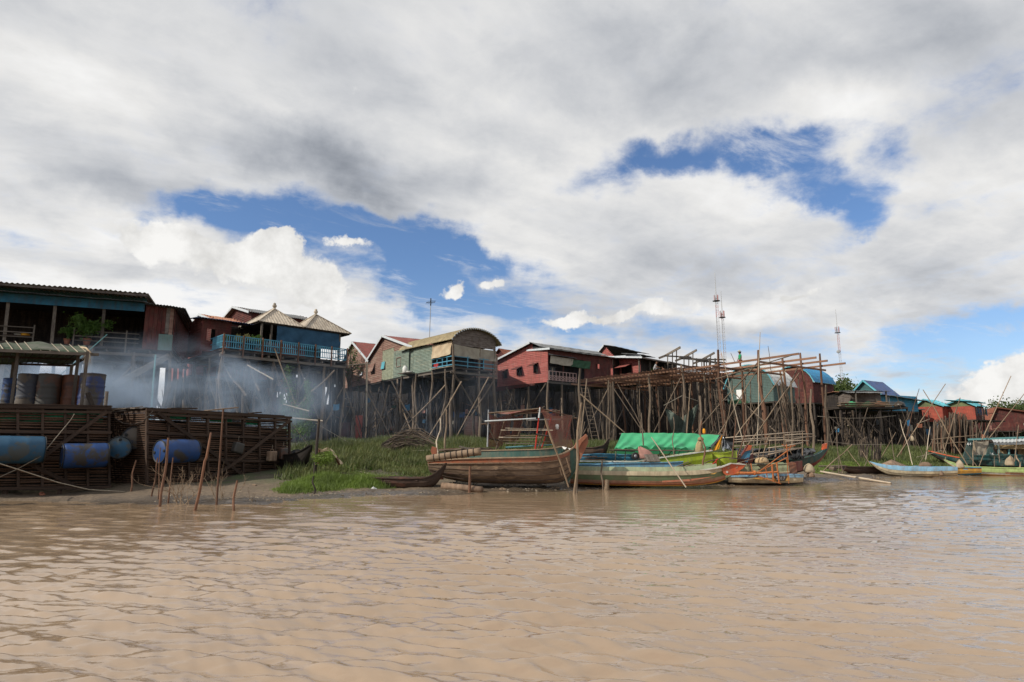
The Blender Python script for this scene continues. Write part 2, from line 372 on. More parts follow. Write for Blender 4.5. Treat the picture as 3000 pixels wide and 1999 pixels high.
def unit(kind, m):
    key = (kind, m if isinstance(m, str) else m.name)
    if key not in _cache:
        mb = _unit_box() if kind == 'box' else _unit_pole(int(kind[1]), crook={'p': 1.0, 's': .12, 'c': 2.2}[kind[0]], n=7 if kind[0] != 's' else 6, seg=7 if kind[0] != 's' else 3)
        me = bpy.data.meshes.new(kind); me.from_pydata([tuple(v) for v in mb.v], [], mb.f); me.materials.append(M(m))
        if kind != 'box': me.polygons.foreach_set('use_smooth', [True] * len(me.polygons))
        _cache[key] = me
    return _cache[key]
def _put(me, name, parent, a, b, w, h, roll=0.0):
    a = Vector(a); b = Vector(b); d = b - a
    o = bpy.data.objects.new(name, me)
    q = d.to_track_quat('Z', 'Y')
    if roll: q = q @ Quaternion((0, 0, 1), roll)
    o.rotation_mode = 'QUATERNION'; o.rotation_quaternion = q
    o.location = a - (base_of(parent) if parent is not None else Vector((0, 0, 0)))
    o.scale = (w, h, d.length); o.parent = parent; col.objects.link(o); return o
def beam(name, parent, a, b, w, h, m='beam_grey', roll=0.0): return _put(unit('box', m), name, parent, a, b, w, h, roll)
def pole(name, parent, a, b, r, m='pole', style='p'):
    return _put(unit(style + str(rnd.randrange(6)), m), name, parent, a, b, r, r, rnd.uniform(0, 6.28))
def ubeam(mb, *a): mb.beam(*a)
# ---------------------------------------------------------------- shore, ground and water
SH = [Z(px, py, 0) for px, py in ((-500, 1492), (0, 1480), (300, 1479), (600, 1474), (760, 1476), (900, 1462), (1100, 1453), (1300, 1450), (1500, 1443), (1700, 1438), (1900, 1427), (2100, 1425), (2300, 1419), (2450, 1408), (2600, 1400), (2800, 1396), (3000, 1391))]
SHX = np.array([-60] + [p.x for p in SH] + [40, 80, 300, 1200]); SHY = np.array([6] + [p.y for p in SH] + [36, 52, 130, 480])
def sm(t): t = np.clip(t, 0, 1); return t * t * (3 - 2 * t)
_rs = np.random.RandomState(3)
_wk = [(_rs.uniform(0, 6.28), _rs.uniform(.25, 5.5), _rs.uniform(0, 6.28)) for _ in range(26)]
def Hn(x, y):
    x = np.asarray(x, float); y = np.asarray(y, float)
    ys = np.interp(x, SHX, SHY); d = (y - ys) * .85
    s = sm((x + 1) / 14); zm = 2.15 * (1 - s) + 1.12 * s; L = 12 * (1 - s) + 6 * s
    z = np.where(d > 0, zm * d * d / (d * d + L * L) + np.clip(d, 0, 1) * .03, np.maximum(d * .10, -1.2))
    w = np.zeros_like(z)
    for a, k, ph in _wk: w += np.sin(k * (x * math.cos(a) + y * math.sin(a)) + ph) / (k ** .75 + .6)
    amp = np.where(np.abs(d) < 60, .012 + .02 * np.clip(d, 0, 8) / 8, .02)
    rag = np.sin(2.3 * x + 1.7 * np.sin(1.1 * y)) * np.sin(3.1 * y + 1.3 * np.sin(1.9 * x)) + .6 * np.sin(5.7 * x + 2 * np.sin(2.7 * y)) * np.sin(7.9 * y + x)
    return z + w * amp * np.clip((d + 1.2) / 1.2, 0, 1) - .03 * (rag + .25) * np.exp(-((d - .5) / 1.1) ** 2)
def H(x, y): return float(Hn(x, y))
def G(px, py, lift=0.0):                # where the view ray meets the ground
    d = ray(px, py); t = 9.0
    while t < 300:
        p = Vector((d.x * t, d.y * t, EYE + d.z * t))
        if p.z < max(H(p.x, p.y), 0.0) + lift: return p
        t += .06
    return p
def on(p, dz=0.0): return Vector((p[0], p[1], H(p[0], p[1]) + dz))
def shore_d(x, y): return float((y - np.interp(x, SHX, SHY)) * .85)

def ground():
    xs = np.concatenate([np.arange(-400, -40, 20), np.arange(-40, -14, .8), np.arange(-14, 30, .22), np.arange(30, 60, 1.2), np.arange(60, 400, 20), np.arange(400, 3001, 300)])
    ys = np.concatenate([np.arange(2, 11, 1.5), np.arange(11, 32, .14), np.arange(32, 60, .7), np.arange(60, 140, 6), np.arange(140, 3001, 220)])
    X, Y = np.meshgrid(xs, ys); Zz = Hn(X, Y)
    d = (Y - np.interp(X, SHX, SHY)) * .85
    lump = _rs.rand(*X.shape)
    band = np.clip(1 - np.abs(d - .9) / 1.6, 0, 1)
    Zz = Zz + band * (lump ** 4) * .07
    h, w = X.shape
    me = bpy.data.meshes.new('ground')
    v = np.stack([X, Y, Zz], -1).reshape(-1, 3)
    i = np.arange(h * w).reshape(h, w)
    f = np.stack([i[:-1, :-1], i[:-1, 1:], i[1:, 1:], i[1:, :-1]], -1).reshape(-1, 4)
    me.from_pydata(v.tolist(), [], f.tolist())
    me.polygons.foreach_set('use_smooth', [True] * len(me.polygons))
    at = me.attributes.new('d', 'FLOAT', 'POINT'); at.data.foreach_set('value', d.reshape(-1).astype(np.float32))
    m = bpy.data.materials.new('mud'); m.use_nodes = True; t = m.node_tree; t.nodes.clear(); b = NB(t)
    co = b.new('ShaderNodeTexCoord').outputs['Object']
    dd = b.new('ShaderNodeAttribute', attribute_name='d').outputs['Fac']
    n = b.noise(co, 1.1, 7, .65).outputs[0]; n2 = b.noise(co, 7.0, 6, .7).outputs[0]; n3 = b.noise(co, .35, 4, .6).outputs[0]
    wet = b.mix(b.mr(n2, .35, .65), (.105, .08, .055), (.06, .046, .034))
    dry = b.mix(b.mr(n2, .35, .68), (.19, .14, .092), (.085, .062, .042))
    litter = b.mix(b.mr(n2, .66, .70), dry, (.42, .36, .27))
    soil = b.mix(b.mr(n, .4, .6), (.075, .06, .04), (.055, .075, .025))
    c = b.mix(b.mr(b.m('ADD', dd, b.m('MULTIPLY', b.m('SUBTRACT', n, .5), 2.2)), .6, 1.6), wet, litter)
    c = b.mix(b.mr(b.m('ADD', dd, b.m('MULTIPLY', b.m('SUBTRACT', n3, .5), 8)), 3.0, 5.5), c, soil)
    rg = b.mr(b.m('ADD', dd, b.m('MULTIPLY', b.m('SUBTRACT', n2, .5), 1.5)), .25, 1.3, .16, .85)
    bp = b.new('ShaderNodeBump', inp={'Strength': .8, 'Distance': .05, 'Height': b.m('ADD', n2, n)})
    pr = b.new('ShaderNodeBsdfPrincipled', inp={'Base Color': c, 'Roughness': rg, 'Normal': bp.outputs[0], 'Specular IOR Level': .45})
    b.new('ShaderNodeOutputMaterial', inp={0: pr.outputs[0]})
    me.materials.append(m)
    o = bpy.data.objects.new('ground', me); col.objects.link(o); o['kind'] = 'structure'
ground()

def water():
    # rows spaced as the view recedes, ripples as a sum of small travelling waves
    ys = [1.0]
    while ys[-1] < 80: ys.append(ys[-1] + max(.017, ys[-1] ** 2 * .0005 + .008))
    ys = np.array(ys); far = np.array([100, 140, 220, 400, 900, 3000.0]); near = np.array([-400, -60, -10, -1.0])
    ya = np.concatenate([near, ys, far]); nx = 800
    u = np.linspace(-1.25, 1.25, nx); scl = np.clip(np.abs(ya), 3.2, 90)
    X = u[None, :] * scl[:, None]; Y = np.repeat(ya[:, None], nx, 1)
    X[:, 0] = -3000; X[:, -1] = 3000
    sp = np.maximum(scl * 2.5 / nx, np.gradient(ya))[:, None]
    Zz = np.zeros_like(X); rs = np.random.RandomState(11)
    mod = .72 + .55 * np.sin(.33 * X + .8 * np.sin(.21 * Y) + 1) * np.sin(.27 * Y + .5 * np.sin(.4 * X))
    for k in range(110):
        lam = .06 * (1.1 / .06) ** rs.rand(); kk = 2 * math.pi / lam
        main = R(72) if k % 4 else R(96)
        th = main + rs.normal() * .21
        ph = rs.uniform(0, 6.28)
        a = .0047 * lam * math.exp(-(math.log(lam / .25) / 1.15) ** 2) * 1.55
        fade = np.clip((lam / sp - 1.7) / 1.3, 0, 1)
        q = kk * (X * math.cos(th) + Y * math.sin(th)) + ph + .8 * np.sin(.5 * X + .7 * Y + k) + .45 * np.sin(1.5 * X - .9 * Y + 2 * k)
        Zz += a * fade * (np.sin(q) - .36 * np.sin(2 * q))
    ysh = np.interp(X, SHX, SHY); calm = .6 + .4 * sm((ysh - Y) / 8)
    Zz *= mod * calm * np.where(np.abs(Y) < 85, 1, 0) * np.where(Y > 0.5, 1, 0)
    h, w = X.shape
    me = bpy.data.meshes.new('water'); v = np.stack([X, Y, Zz], -1).reshape(-1, 3).astype(np.float32)
    i = np.arange(h * w, dtype=np.int32).reshape(h, w)
    f = np.stack([i[:-1, :-1], i[:-1, 1:], i[1:, 1:], i[1:, :-1]], -1).reshape(-1)
    nf = len(f) // 4
    me.vertices.add(len(v)); me.vertices.foreach_set('co', v.reshape(-1))
    me.loops.add(len(f)); me.loops.foreach_set('vertex_index', f)
    me.polygons.add(nf); me.polygons.foreach_set('loop_start', np.arange(nf, dtype=np.int32) * 4)
    me.polygons.foreach_set('use_smooth', np.ones(nf, dtype=bool)); me.update(calc_edges=True)
    m = bpy.data.materials.new('river_water'); m.use_nodes = True; t = m.node_tree; t.nodes.clear(); b = NB(t)
    co = b.new('ShaderNodeTexCoord').outputs['Object']
    n = b.noise(co, .25, 4, .5).outputs[0]
    c = b.mix(b.mr(n, .35, .65), (.335, .238, .152), (.27, .188, .118))
    mp = b.new('ShaderNodeMapping', inp={0: co, 2: (0, 0, R(-12)), 3: (1.0, 2.6, 1)}).outputs[0]
    nb = b.noise(mp, 6.5, 4, .55, .6).outputs[0]; nb2 = b.noise(mp, 1.6, 3, .5, .8).outputs[0]
    hh = b.m('ADD', nb, b.m('MULTIPLY', nb2, 2.2))
    bp = b.new('ShaderNodeBump', inp={'Strength': .28, 'Distance': .014, 'Height': hh})
    pr = b.new('ShaderNodeBsdfPrincipled', inp={'Base Color': c, 'Roughness': .035, 'IOR': 1.95, 'Specular IOR Level': .5, 'Normal': bp.outputs[0]})
    b.new('ShaderNodeOutputMaterial', inp={0: pr.outputs[0]})
    me.materials.append(m)
    o = bpy.data.objects.new('water', me); col.objects.link(o); o['kind'] = 'structure'
water()

# ---------------------------------------------------------------- grass
def blades(name, pts, hts, m, label, width=.016, lean=.6, seg=3, parent=None, cat='grass'):
    n = len(pts); rs = np.random.RandomState(len(pts) % 97)
    pts = np.array(pts, float); hts = np.array(hts, float)
    az = rs.uniform(0, 6.28, n); ln = rs.uniform(.15, 1, n) * lean
    side = np.stack([-np.sin(az), np.cos(az), np.zeros(n)], -1); fw = np.stack([np.cos(az), np.sin(az), np.zeros(n)], -1)
    V = []; wd = width * (1 + hts)[:, None]
    for k in range(seg + 1):
        t = k / seg
        c = pts + fw * (ln * hts * t * t)[:, None] + np.array([0, 0, 1.0]) * (hts * (t - .28 * ln * t * t))[:, None]
        if k < seg: V += [c - side * wd * (1 - t * .8), c + side * wd * (1 - t * .8)]
        else: V += [c]
    nv = 2 * seg + 1; A = np.stack(V, 1).reshape(-1, 3).astype(np.float32)
    base = (np.arange(n) * nv)[:, None]
    quads = np.concatenate([base + np.array([[2 * k, 2 * k + 1, 2 * k + 3, 2 * k + 2]]) for k in range(seg - 1)], 1).reshape(-1)
    tris = (base + np.array([[2 * seg - 2, 2 * seg - 1, 2 * seg]])).reshape(-1)
    loops = np.concatenate([quads, tris]).astype(np.int32); nq = len(quads) // 4; nt = len(tris) // 3
    starts = np.concatenate([np.arange(nq) * 4, nq * 4 + np.arange(nt) * 3]).astype(np.int32)
    me = bpy.data.meshes.new(name); me.vertices.add(len(A)); me.vertices.foreach_set('co', A.reshape(-1))
    me.loops.add(len(loops)); me.loops.foreach_set('vertex_index', loops)
    me.polygons.add(nq + nt); me.polygons.foreach_set('loop_start', starts); me.update(calc_edges=True)
    me.materials.append(M(m)); o = bpy.data.objects.new(name, me); col.objects.link(o); o['kind'] = 'stuff'
    if label: o['label'] = label
    return o
def field(n, x0, x1, dfn, hfn, seed):
    rs = np.random.RandomState(seed); P_, H_ = [], []
    cx = rs.uniform(x0, x1, n // 14); dd = rs.uniform(0, 1, n // 14)
    for a, q in zip(cx, dd):
        d = dfn(a, q)
        if d is None: continue
        y = float(np.interp(a, SHX, SHY)) + d / .85
        hh = hfn(a, d)
        if hh <= 0.03: continue
        k = 14; r = .10 + .22 * hh
        xx = a + rs.normal(0, r, k); yy = y + rs.normal(0, r, k); zz = Hn(xx, yy) - .02
        P_ += list(zip(xx, yy, zz)); H_ += list(hh * rs.uniform(.45, 1.25, k))
    return P_, H_
def nz(x, y): return math.sin(x * .9 + 1.3 * math.sin(y * .5)) * .5 + math.sin(y * .7 + x * .37 + 2) * .5
def h_left(x, d):
    if x < -.352 * (float(np.interp(x, SHX, SHY)) + d / .85): return 0
    g = min(1, max(0, (d - 3.3 - .5 * nz(x * 2, d)) / 3.5))
    return (.10 + .47 * g) * (1 if nz(x * 3.1, d * 2.3) > -.55 else .35) * (.75 + .45 * nz(x * 1.7, d * 1.3)) * (1 if -10.5 < x else .5)
p, h = field(80000, -11, 4.5, lambda x, q: 3.0 + 20 * q ** 1.25, h_left, 5)
blades('riverbank_grass', p, h, 'grass_dark', 'tall tangled green grass on the slope behind the beached canoe')
def h_patch(x, d):
    e = ((x + 5.2) / 1.9) ** 2 + ((d - 2.9) / 1.35) ** 2
    e += .35 * nz(x * 5, d * 6)
    return .30 * (1.1 - e) if e < 1 else 0
p, h = field(14000, -9, 4.5, lambda x, q: 4.0 + 16 * q ** 1.2, lambda x, d: h_left(x, d) * 1.15, 15)
blades('dry_stems', p, h, 'leaf_dry', 'pale dry stems scattered through the tall bank grass', width=.008, lean=.9)
p, h = field(60000, -7.3, -3.2, lambda x, q: 1.5 + 2.9 * q, h_patch, 6)
blades('short_grass', p, h, 'grass_bright', 'bright green short grass patch at the edge of the mud', width=.009, lean=.5)
def h_mid(x, d): return (.15 + .4 * min(1, max(0, (d - 5) / 4))) * (.8 + .4 * nz(x * 1.3, d)) if d > 4.5 else 0
p, h = field(9000, -8.5, 4.5, lambda x, q: 3.4 + 14 * q, lambda x, d: h_left(x, d) * .62, 19)
blades('broad_weeds', p, h, 'leaf_shrub', 'low broad-leaved weeds mixed into the tall bank grass', width=.045, lean=1.3)
p, h = field(60000, 4.5, 17, lambda x, q: 4.5 + 22 * q, h_mid, 8)
blades('platform_grass', p, h, 'grass_dark', 'green grass growing under the bare timber platform')
def h_right(x, d): return (.12 + .42 * min(1, max(0, (d - 2.0) / 5))) * (.75 + .5 * nz(x * 1.1, d * .9)) if d > 2.0 else 0
p, h = field(120000, 15, 42, lambda x, q: 1.9 + 20 * q ** 1.2, h_right, 9)
blades('far_bank_grass', p, h, 'grass_dark', 'green grass on the bank behind the crossed bamboo sticks', width=.016)
p, h = field(26000, 14.5, 26, lambda x, q: 2.4 + 3.4 * q, lambda x, d: .13 + .08 * nz(x * 2, d * 2), 10)
blades('bank_edge_grass', p, h, 'grass_bright', 'bright low grass at the mud edge near the blue and cream canoe', width=.012, lean=.5)
# ---------------------------------------------------------------- houses on stilts
class Fr:                                 # house frame: u along the front (to the viewer's right), v into the house
    def __init__(s, a, b, flip=False):
        s.o = Vector((a.x, a.y)); d = Vector((b.x - a.x, b.y - a.y)); s.L = d.length; s.u = d.normalized(); s.v = Vector((-s.u.y, s.u.x))
    def __call__(s, u, v, z): q = s.o + s.u * u + s.v * v; return Vector((q.x, q.y, z))
    def g(s, u, v): q = s.o + s.u * u + s.v * v; return H(q.x, q.y)
    ang = property(lambda s: math.atan2(s.u.y, s.u.x))
def wall(root, name, A, B, z0, top, m, board=.16, holes=(), style='lap', z1=None):
    """lapped boards from A to B (left to right seen from outside); top: height or list of (u, z)"""
    A = Vector((A.x, A.y)); B = Vector((B.x, B.y)); L = (B - A).length; d = (B - A) / L; out = Vector((d.y, -d.x))
    prof = top if isinstance(top, (list, tuple)) else [(0, top), (L, top)]
    pu = [p[0] for p in prof]; pz = [p[1] for p in prof]; zm = max(pz)
    us = np.linspace(0, L, 160); tz = np.interp(us, pu, pz); mb = MB(); z = z0; r = random.Random(int(L * 100))
    while z < zm - .01:
        zt = min(z + board, zm); ok = us[tz >= z + (zt - z) * .35]
        if len(ok) > 1:
            iv = [(float(ok[0]), float(ok[-1]))]
            for (h0, h1, hz0, hz1) in holes:
                if hz0 < z + board * .55 < hz1:
                    nv = []
                    for a, b in iv:
                        if h1 <= a or h0 >= b: nv.append((a, b))
                        else:
                            if h0 > a: nv.append((a, h0))
                            if h1 < b: nv.append((h1, b))
                    iv = nv
            for a, b in iv:
                cuts = [a]; 
                while cuts[-1] < b - 2.6: cuts.append(cuts[-1] + r.uniform(1.9, 2.5))
                cuts.append(b)
                for p, q in zip(cuts, cuts[1:]):
                    j0, j1 = r.uniform(-.008, .008), r.uniform(-.008, .008)
                    def pt(u, z_, o_): w = A + d * u + out * o_; return Vector((w.x, w.y, z_))
                    if style == 'lap':
                        mb.hexa([pt(p, z + j0, -.02), pt(q - .006, z + j1, -.02), pt(q - .006, z + j1, .035), pt(p, z + j0, .035), pt(p, zt + .02 + j0, -.02), pt(q - .006, zt + .02 + j1, -.02), pt(q - .006, zt + .02 + j1, .006), pt(p, zt + .02 + j0, .006)][:8])
                    else:
                        zz = (z + zt) / 2
                        mb.hexa([pt(p, z, -.02), pt(q - .006, z, -.02), pt(q - .006, z, .0), pt(p, z, .0), pt(p, zz, -.02), pt(q - .006, zz, -.02), pt(q - .006, zz, .035), pt(p, zz, .035)])
                        mb.hexa([pt(p, zz, -.02), pt(q - .006, zz, -.02), pt(q - .006, zz, .035), pt(p, zz, .035), pt(p, zt, -.02), pt(q - .006, zt, -.02), pt(q - .006, zt, .0), pt(p, zt, .0)])
        z = zt
    if not mb.v: return None
    return mb.build(name, m, root, kind='stuff')
def vboards(root, name, A, B, z0, z1, mats_, w=.2, gap=.01):
    A = Vector((A.x, A.y)); B = Vector((B.x, B.y)); L = (B - A).length; d = (B - A) / L; n = max(1, round(L / w)); w = L / n
    for i in range(n):
        p = A + d * (w * (i + .5)); j = rnd.uniform(-.05, .03)
        mb = MB(); mb.box((p.x, p.y, (z0 + z1 + j) / 2), w - gap, .03 + .012 * (i % 3), z1 - z0 - j, math.atan2(d.y, d.x)); mb.build('wall_board', mats_[i % len(mats_)] if isinstance(mats_, list) else mats_, root)
def tin(root, name, a, b, c, d, m, rib=.16, amp=.022, th=.012):
    """corrugated sheet: a-b along the eave, d-c along the ridge; ribs run eave to ridge"""
    a, b, c, d = map(Vector, (a, b, c, d)); L = (b - a).length; n = max(4, int(L / rib)) * 4
    nrm = (b - a).cross(d - a).normalized(); g = []
    for k in range(3):
        t = k / 2; p = a.lerp(d, t); q = b.lerp(c, t)
        g.append([p.lerp(q, i / n) + nrm * (amp * math.sin(i * math.pi / 2) + .010 * math.sin(i * .21 + 1) + .012 * math.sin(i * .043 + t * 3)) for i in range(n + 1)])
    mb = MB(); mb.sheet(g, th); return mb.build(name, m, root, smooth=False)
def tri_tin(root, name, a, b, apex, m, rib=.2, amp=.025):
    a, b, apex = map(Vector, (a, b, apex)); L = (b - a).length; n = max(4, int(L / rib)); nrm = (b - a).cross(apex - a).normalized(); mb = MB()
    foot = (apex - a).dot((b - a) / L) / L; dv = apex - a.lerp(b, foot)
    def hgt(t): return t / foot if t < foot else (1 - t) / (1 - foot)
    pr = None
    for i in range(n * 4 + 1):
        t = i / (n * 4); o = nrm * (amp * (1 if i % 4 == 0 else 0)); p = a.lerp(b, t) + o; q = p + dv * max(.001, hgt(t))
        if pr: mb.quad(pr[0], p, q, pr[1])
        pr = (p, q)
    mb.tri(a - nrm * .03, apex - nrm * .03, b - nrm * .03)
    return mb.build(name, m, root)
def slab(root, name, f, u0, u1, v0, v1, z0, z1, m):
    mb = MB(); mb.hexa([f(u0, v0, z0), f(u1, v0, z0), f(u1, v1, z0), f(u0, v1, z0), f(u0, v0, z1), f(u1, v0, z1), f(u1, v1, z1), f(u0, v1, z1)])
    return mb.build(name, m, root)
def stilts(root, f, us, vs, z, m='pole', r=.11, brace=True, jit=.12, skip=0.0):
    for i, u in enumerate(us):
        for j, v in enumerate(vs):
            if rnd.random() < skip: continue
            uu = u + rnd.uniform(-jit, jit); vv = v + rnd.uniform(0, jit)
            pole('stilt', root, f(uu, vv, f.g(uu, vv) - .3), f(u, v, z), r * rnd.uniform(.8, 1.2), m if j < 2 else 'pole_dark')  # rear rows darker: under-floor shade put into the colour
    if brace:
        for i in range(len(us) - 1):
            for v in vs[:2]:
                a, b = (us[i], us[i + 1]) if rnd.random() < .5 else (us[i + 1], us[i]); gz = f.g(a, v)
                pole('brace', root, f(a, v - .12, gz + rnd.uniform(.2, 1.5)), f(b, v - .12, z - rnd.uniform(.2, 1.4)), r * .5, m)
        for j in range(len(vs) - 1):
            for u in (us[0],):
                gz = f.g(u, vs[j]); pole('brace', root, f(u, vs[j], gz + rnd.uniform(.3, 2)), f(u, vs[j + 1], z - rnd.uniform(.2, 1)), r * .5, m)
def joists(root, f, u0, u1, v0, v1, z, m='beam_grey', step=1.1):
    u = u0 + .1
    while u < u1: beam('joist', root, f(u, v0 - .15, z - .12), f(u, v1, z - .12), .07, .14, m); u += step
    for v in (v0 + .05, (v0 + v1) / 2): beam('floor_beam', root, f(u0 - .1, v, z - .28), f(u1 + .1, v, z - .28), .12, .16, m)
def railing(root, f, u0, u1, v, z, h=.85, m='paint_blue_rail', bars=.16, rails=(.08, .45, .85), post=None, pm='pole_red', t=.03):
    for k in rails: beam('rail', root, f(u0, v, z + k * h / .85), f(u1, v, z + k * h / .85), .04, .05, m)
    if bars:
        u = u0 + bars / 2
        while u < u1: beam('baluster', root, f(u, v, z + .04), f(u, v, z + h), t, t, m, roll=f.ang); u += bars
    if post:
        n = max(1, round((u1 - u0) / post))
        for i in range(n + 1): u = u0 + (u1 - u0) * i / n; beam('rail_post', root, f(u, v - .06, z - .45), f(u, v - .06, z + h + .08), .08, .08, pm, roll=f.ang)
def window(root, f, p, q, z0, z1, m='dark_board', frame='white_trim', shut=None, sm_=None, pane=True):
    """opening between wall points p and q (xy): frame, dark pane set back, optional propped shutter"""
    p = Vector((p.x, p.y, 0)); q = Vector((q.x, q.y, 0)); d = (q - p).normalized(); o = Vector((d.y, -d.x, 0))
    fm = MB(); w = .05
    for a, b in ((p, q),):
        for zz in (z0, z1): fm.beam(a + o * .05 + Vector((0, 0, zz)), b + o * .05 + Vector((0, 0, zz)), .04, w)
        for a2 in (p, q): fm.beam(a2 + o * .05 + Vector((0, 0, z0 + w / 2)), a2 + o * .05 + Vector((0, 0, z1 - w / 2)), .04, w)
    fo = fm.build('window', frame, root)
    if pane:
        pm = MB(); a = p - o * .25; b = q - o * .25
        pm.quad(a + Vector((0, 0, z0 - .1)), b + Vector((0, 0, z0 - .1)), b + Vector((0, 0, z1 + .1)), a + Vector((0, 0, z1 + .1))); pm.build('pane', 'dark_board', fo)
    if shut:
        sh = MB(); a = p + o * .06 + Vector((0, 0, z1 + .03)); b = q + o * .06 + Vector((0, 0, z1 + .03)); dn = (o * math.sin(shut) + Vector((0, 0, -math.cos(shut)))) * (z1 - z0)
        sh.sheet([[a, b], [a + dn, b + dn]], .025); sh.build('shutter', sm_ or m, fo)
def drape(root, name, a, b, drop, m, sag=.05, folds=9, slant=None, wav=.05, parent=None, nx=40, ny=10, ragged=0.0):
    """cloth hanging from line a-b by the vector drop"""
    a, b = Vector(a), Vector(b); n = (b - a).cross(Vector(drop)).normalized(); g = []; ph = rnd.uniform(0, 6)
    for j in range(ny + 1):
        t = j / ny; row = []
        for i in range(nx + 1):
            s = i / nx; p = a.lerp(b, s) + Vector(drop) * t * (1 + ragged * math.sin(s * 47 + ph) * math.sin(s * 19) * (t > .8))
            p.z -= sag * math.sin(math.pi * s) * (1 - t * .3)
            p += n * (wav * t ** .6 * (math.sin(s * folds * 6.28 + ph + 2.5 * t) * .5 + .6 * math.sin(s * folds * 2.2 + t * 4 + ph) * math.sin(5 * t + s * 9)))
            row.append(p)
        g.append(row)
    mb = MB(); mb.sheet(g); return mb.build(name, m, root, smooth=True)
FZ = 7.2
mat('shade_board', (.02, .014, .012), (.012, .009, .008), scale=2)  # boards blackened so that deep shade sits in the colour
def hitv(f, v, px, py):
    d = ray(px, py); n = Vector((f.v.x, f.v.y, 0)); o = Vector((f.o.x, f.o.y, 0)) + n * v - Vector((0, 0, EYE)); t = o.dot(n) / d.dot(n); p = Vector((0, 0, EYE)) + d * t
    return (Vector((p.x, p.y)) - f.o).dot(f.u), p.z

# --- open-fronted house at the far left
a = Z(0, 997, FZ); b = Z(410, 1018, FZ); f1 = Fr(a, b); L = f1.L
uE = hitv(f1, 0, 506, 990)[0]; uR_ = hitv(f1, -.7, 541, 925)[0]; h1 = thing('stilt_house', on(f1(0, 0, 0)), 'large open-fronted stilt house with long blue fascia at the left edge', 'house', 'stilt houses along the river')
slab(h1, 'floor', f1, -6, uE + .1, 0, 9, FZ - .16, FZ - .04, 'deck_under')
joists(h1, f1, -6, uE, 0, 8.5, FZ - .16)
stilts(h1, f1, [-5.5, -2.5, .3, 3.2, L - .3, uE - .1], [.1, 3, 6, 8.8], FZ - .3, r=.15)
cp = Z(281, 1100, 4.0); 
for u in (.15, 2.35, 4.75): beam('column', h1, f1(u, .1, FZ), f1(u - .05, .1, FZ + 2.25), .15, .15, 'beam_grey', roll=f1.ang)
beam('column', h1, f1(4.35, -.2, f1.g(4.35, -.2) - .2), f1(4.35, -.2, FZ - .1), .26, .26, 'beam_grey', roll=f1.ang)
zf = FZ + 2.22
slab(h1, 'fascia', f1, -6, L + .05, -.12, -.06, zf - .08, zf + .42, 'blue_board')
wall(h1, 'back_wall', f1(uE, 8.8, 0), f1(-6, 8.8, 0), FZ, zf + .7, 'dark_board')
wall(h1, 'inner_wall', f1(-6, 4.6, 0), f1(L, 4.6, 0), FZ, zf + .36, 'shade_board')
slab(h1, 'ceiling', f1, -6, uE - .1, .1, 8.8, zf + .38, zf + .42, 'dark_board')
tin(h1, 'awning_roof', f1(-6, -1.0, zf + .36), f1(L + .2, -1.0, zf + .36), f1(L + .2, .6, zf + .62), f1(-6, .6, zf + .62), 'tin_grey')
wall(h1, 'upper_wall', f1(-6, .1, 0), f1(L + .1, .1, 0), zf + .46, zf + .9, 'teal_board')
tin(h1, 'roof_sheet', f1(-6, -1.3, zf + .80), f1(L + .35, -1.3, zf + .80), f1(L + .35, 9.2, zf + .75), f1(-6, 9.2, zf + .75), 'tin_cream', rib=.24, amp=.035)
slab(h1, 'roof_edge', f1, -6, L + .3, -1.22, -1.16, zf + .62, zf + .75, 'grey_board')
tin(h1, 'side_roof', f1(L + .1, -.7, zf + .36), f1(uR_, -.7, zf + .20), f1(uR_, 9, zf + .15), f1(L + .1, 9, zf + .3), 'tin_grey')
vboards(h1, 'wall_board', f1(L + .1, 0, 0), f1(L + 1.0, 0, 0), FZ - .1, zf + .35, 'dark_red_board', .24)
vboards(h1, 'wall_board', f1(L + 1.0, .02, 0), f1(uE - .05, .02, 0), FZ + .9, zf + .3, ['dark_red_board', 'grey_board', 'brown_board', 'dark_red_board', 'grey_board'], .2)
vboards(h1, 'wall_board', f1(L + 1.0, .02, 0), f1(uE - .8, .02, 0), FZ - .1, FZ + .88, 'dark_red_board', .5)
slab(h1, 'wall_panel', f1, uE - .75, uE, -.03, .03, FZ - .1, FZ + .86, 'grey_green_board')
wall(h1, 'side_wall', f1(uE, 0, 0), f1(uE, 8.8, 0), FZ - .1, zf + .3, 'dark_red_board')
for (u0, u1, dz) in ((-5, 1.5, 0), (3.4, L - .1, -.02)):
    for k in (.25, .5, .8): beam('rail', h1, f1(u0, -.02, FZ + k + dz), f1(u1, -.02, FZ + k + dz), .05, .05, 'beam_grey')
for u in (1.5, 3.4, 6.0): beam('rail_post', h1, f1(u, -.04, FZ - .5), f1(u, -.04, FZ + .95), .07, .07, 'beam_grey', roll=f1.ang)
tag(drape(None, 'blue_bucket_cloth', f1(7.1, .3, FZ + .62), f1(7.8, .3, FZ + .60), (0, 0, -.45), 'cloth_blue', folds=3), 'small blue cloth hanging on the left house railing', 'cloth')
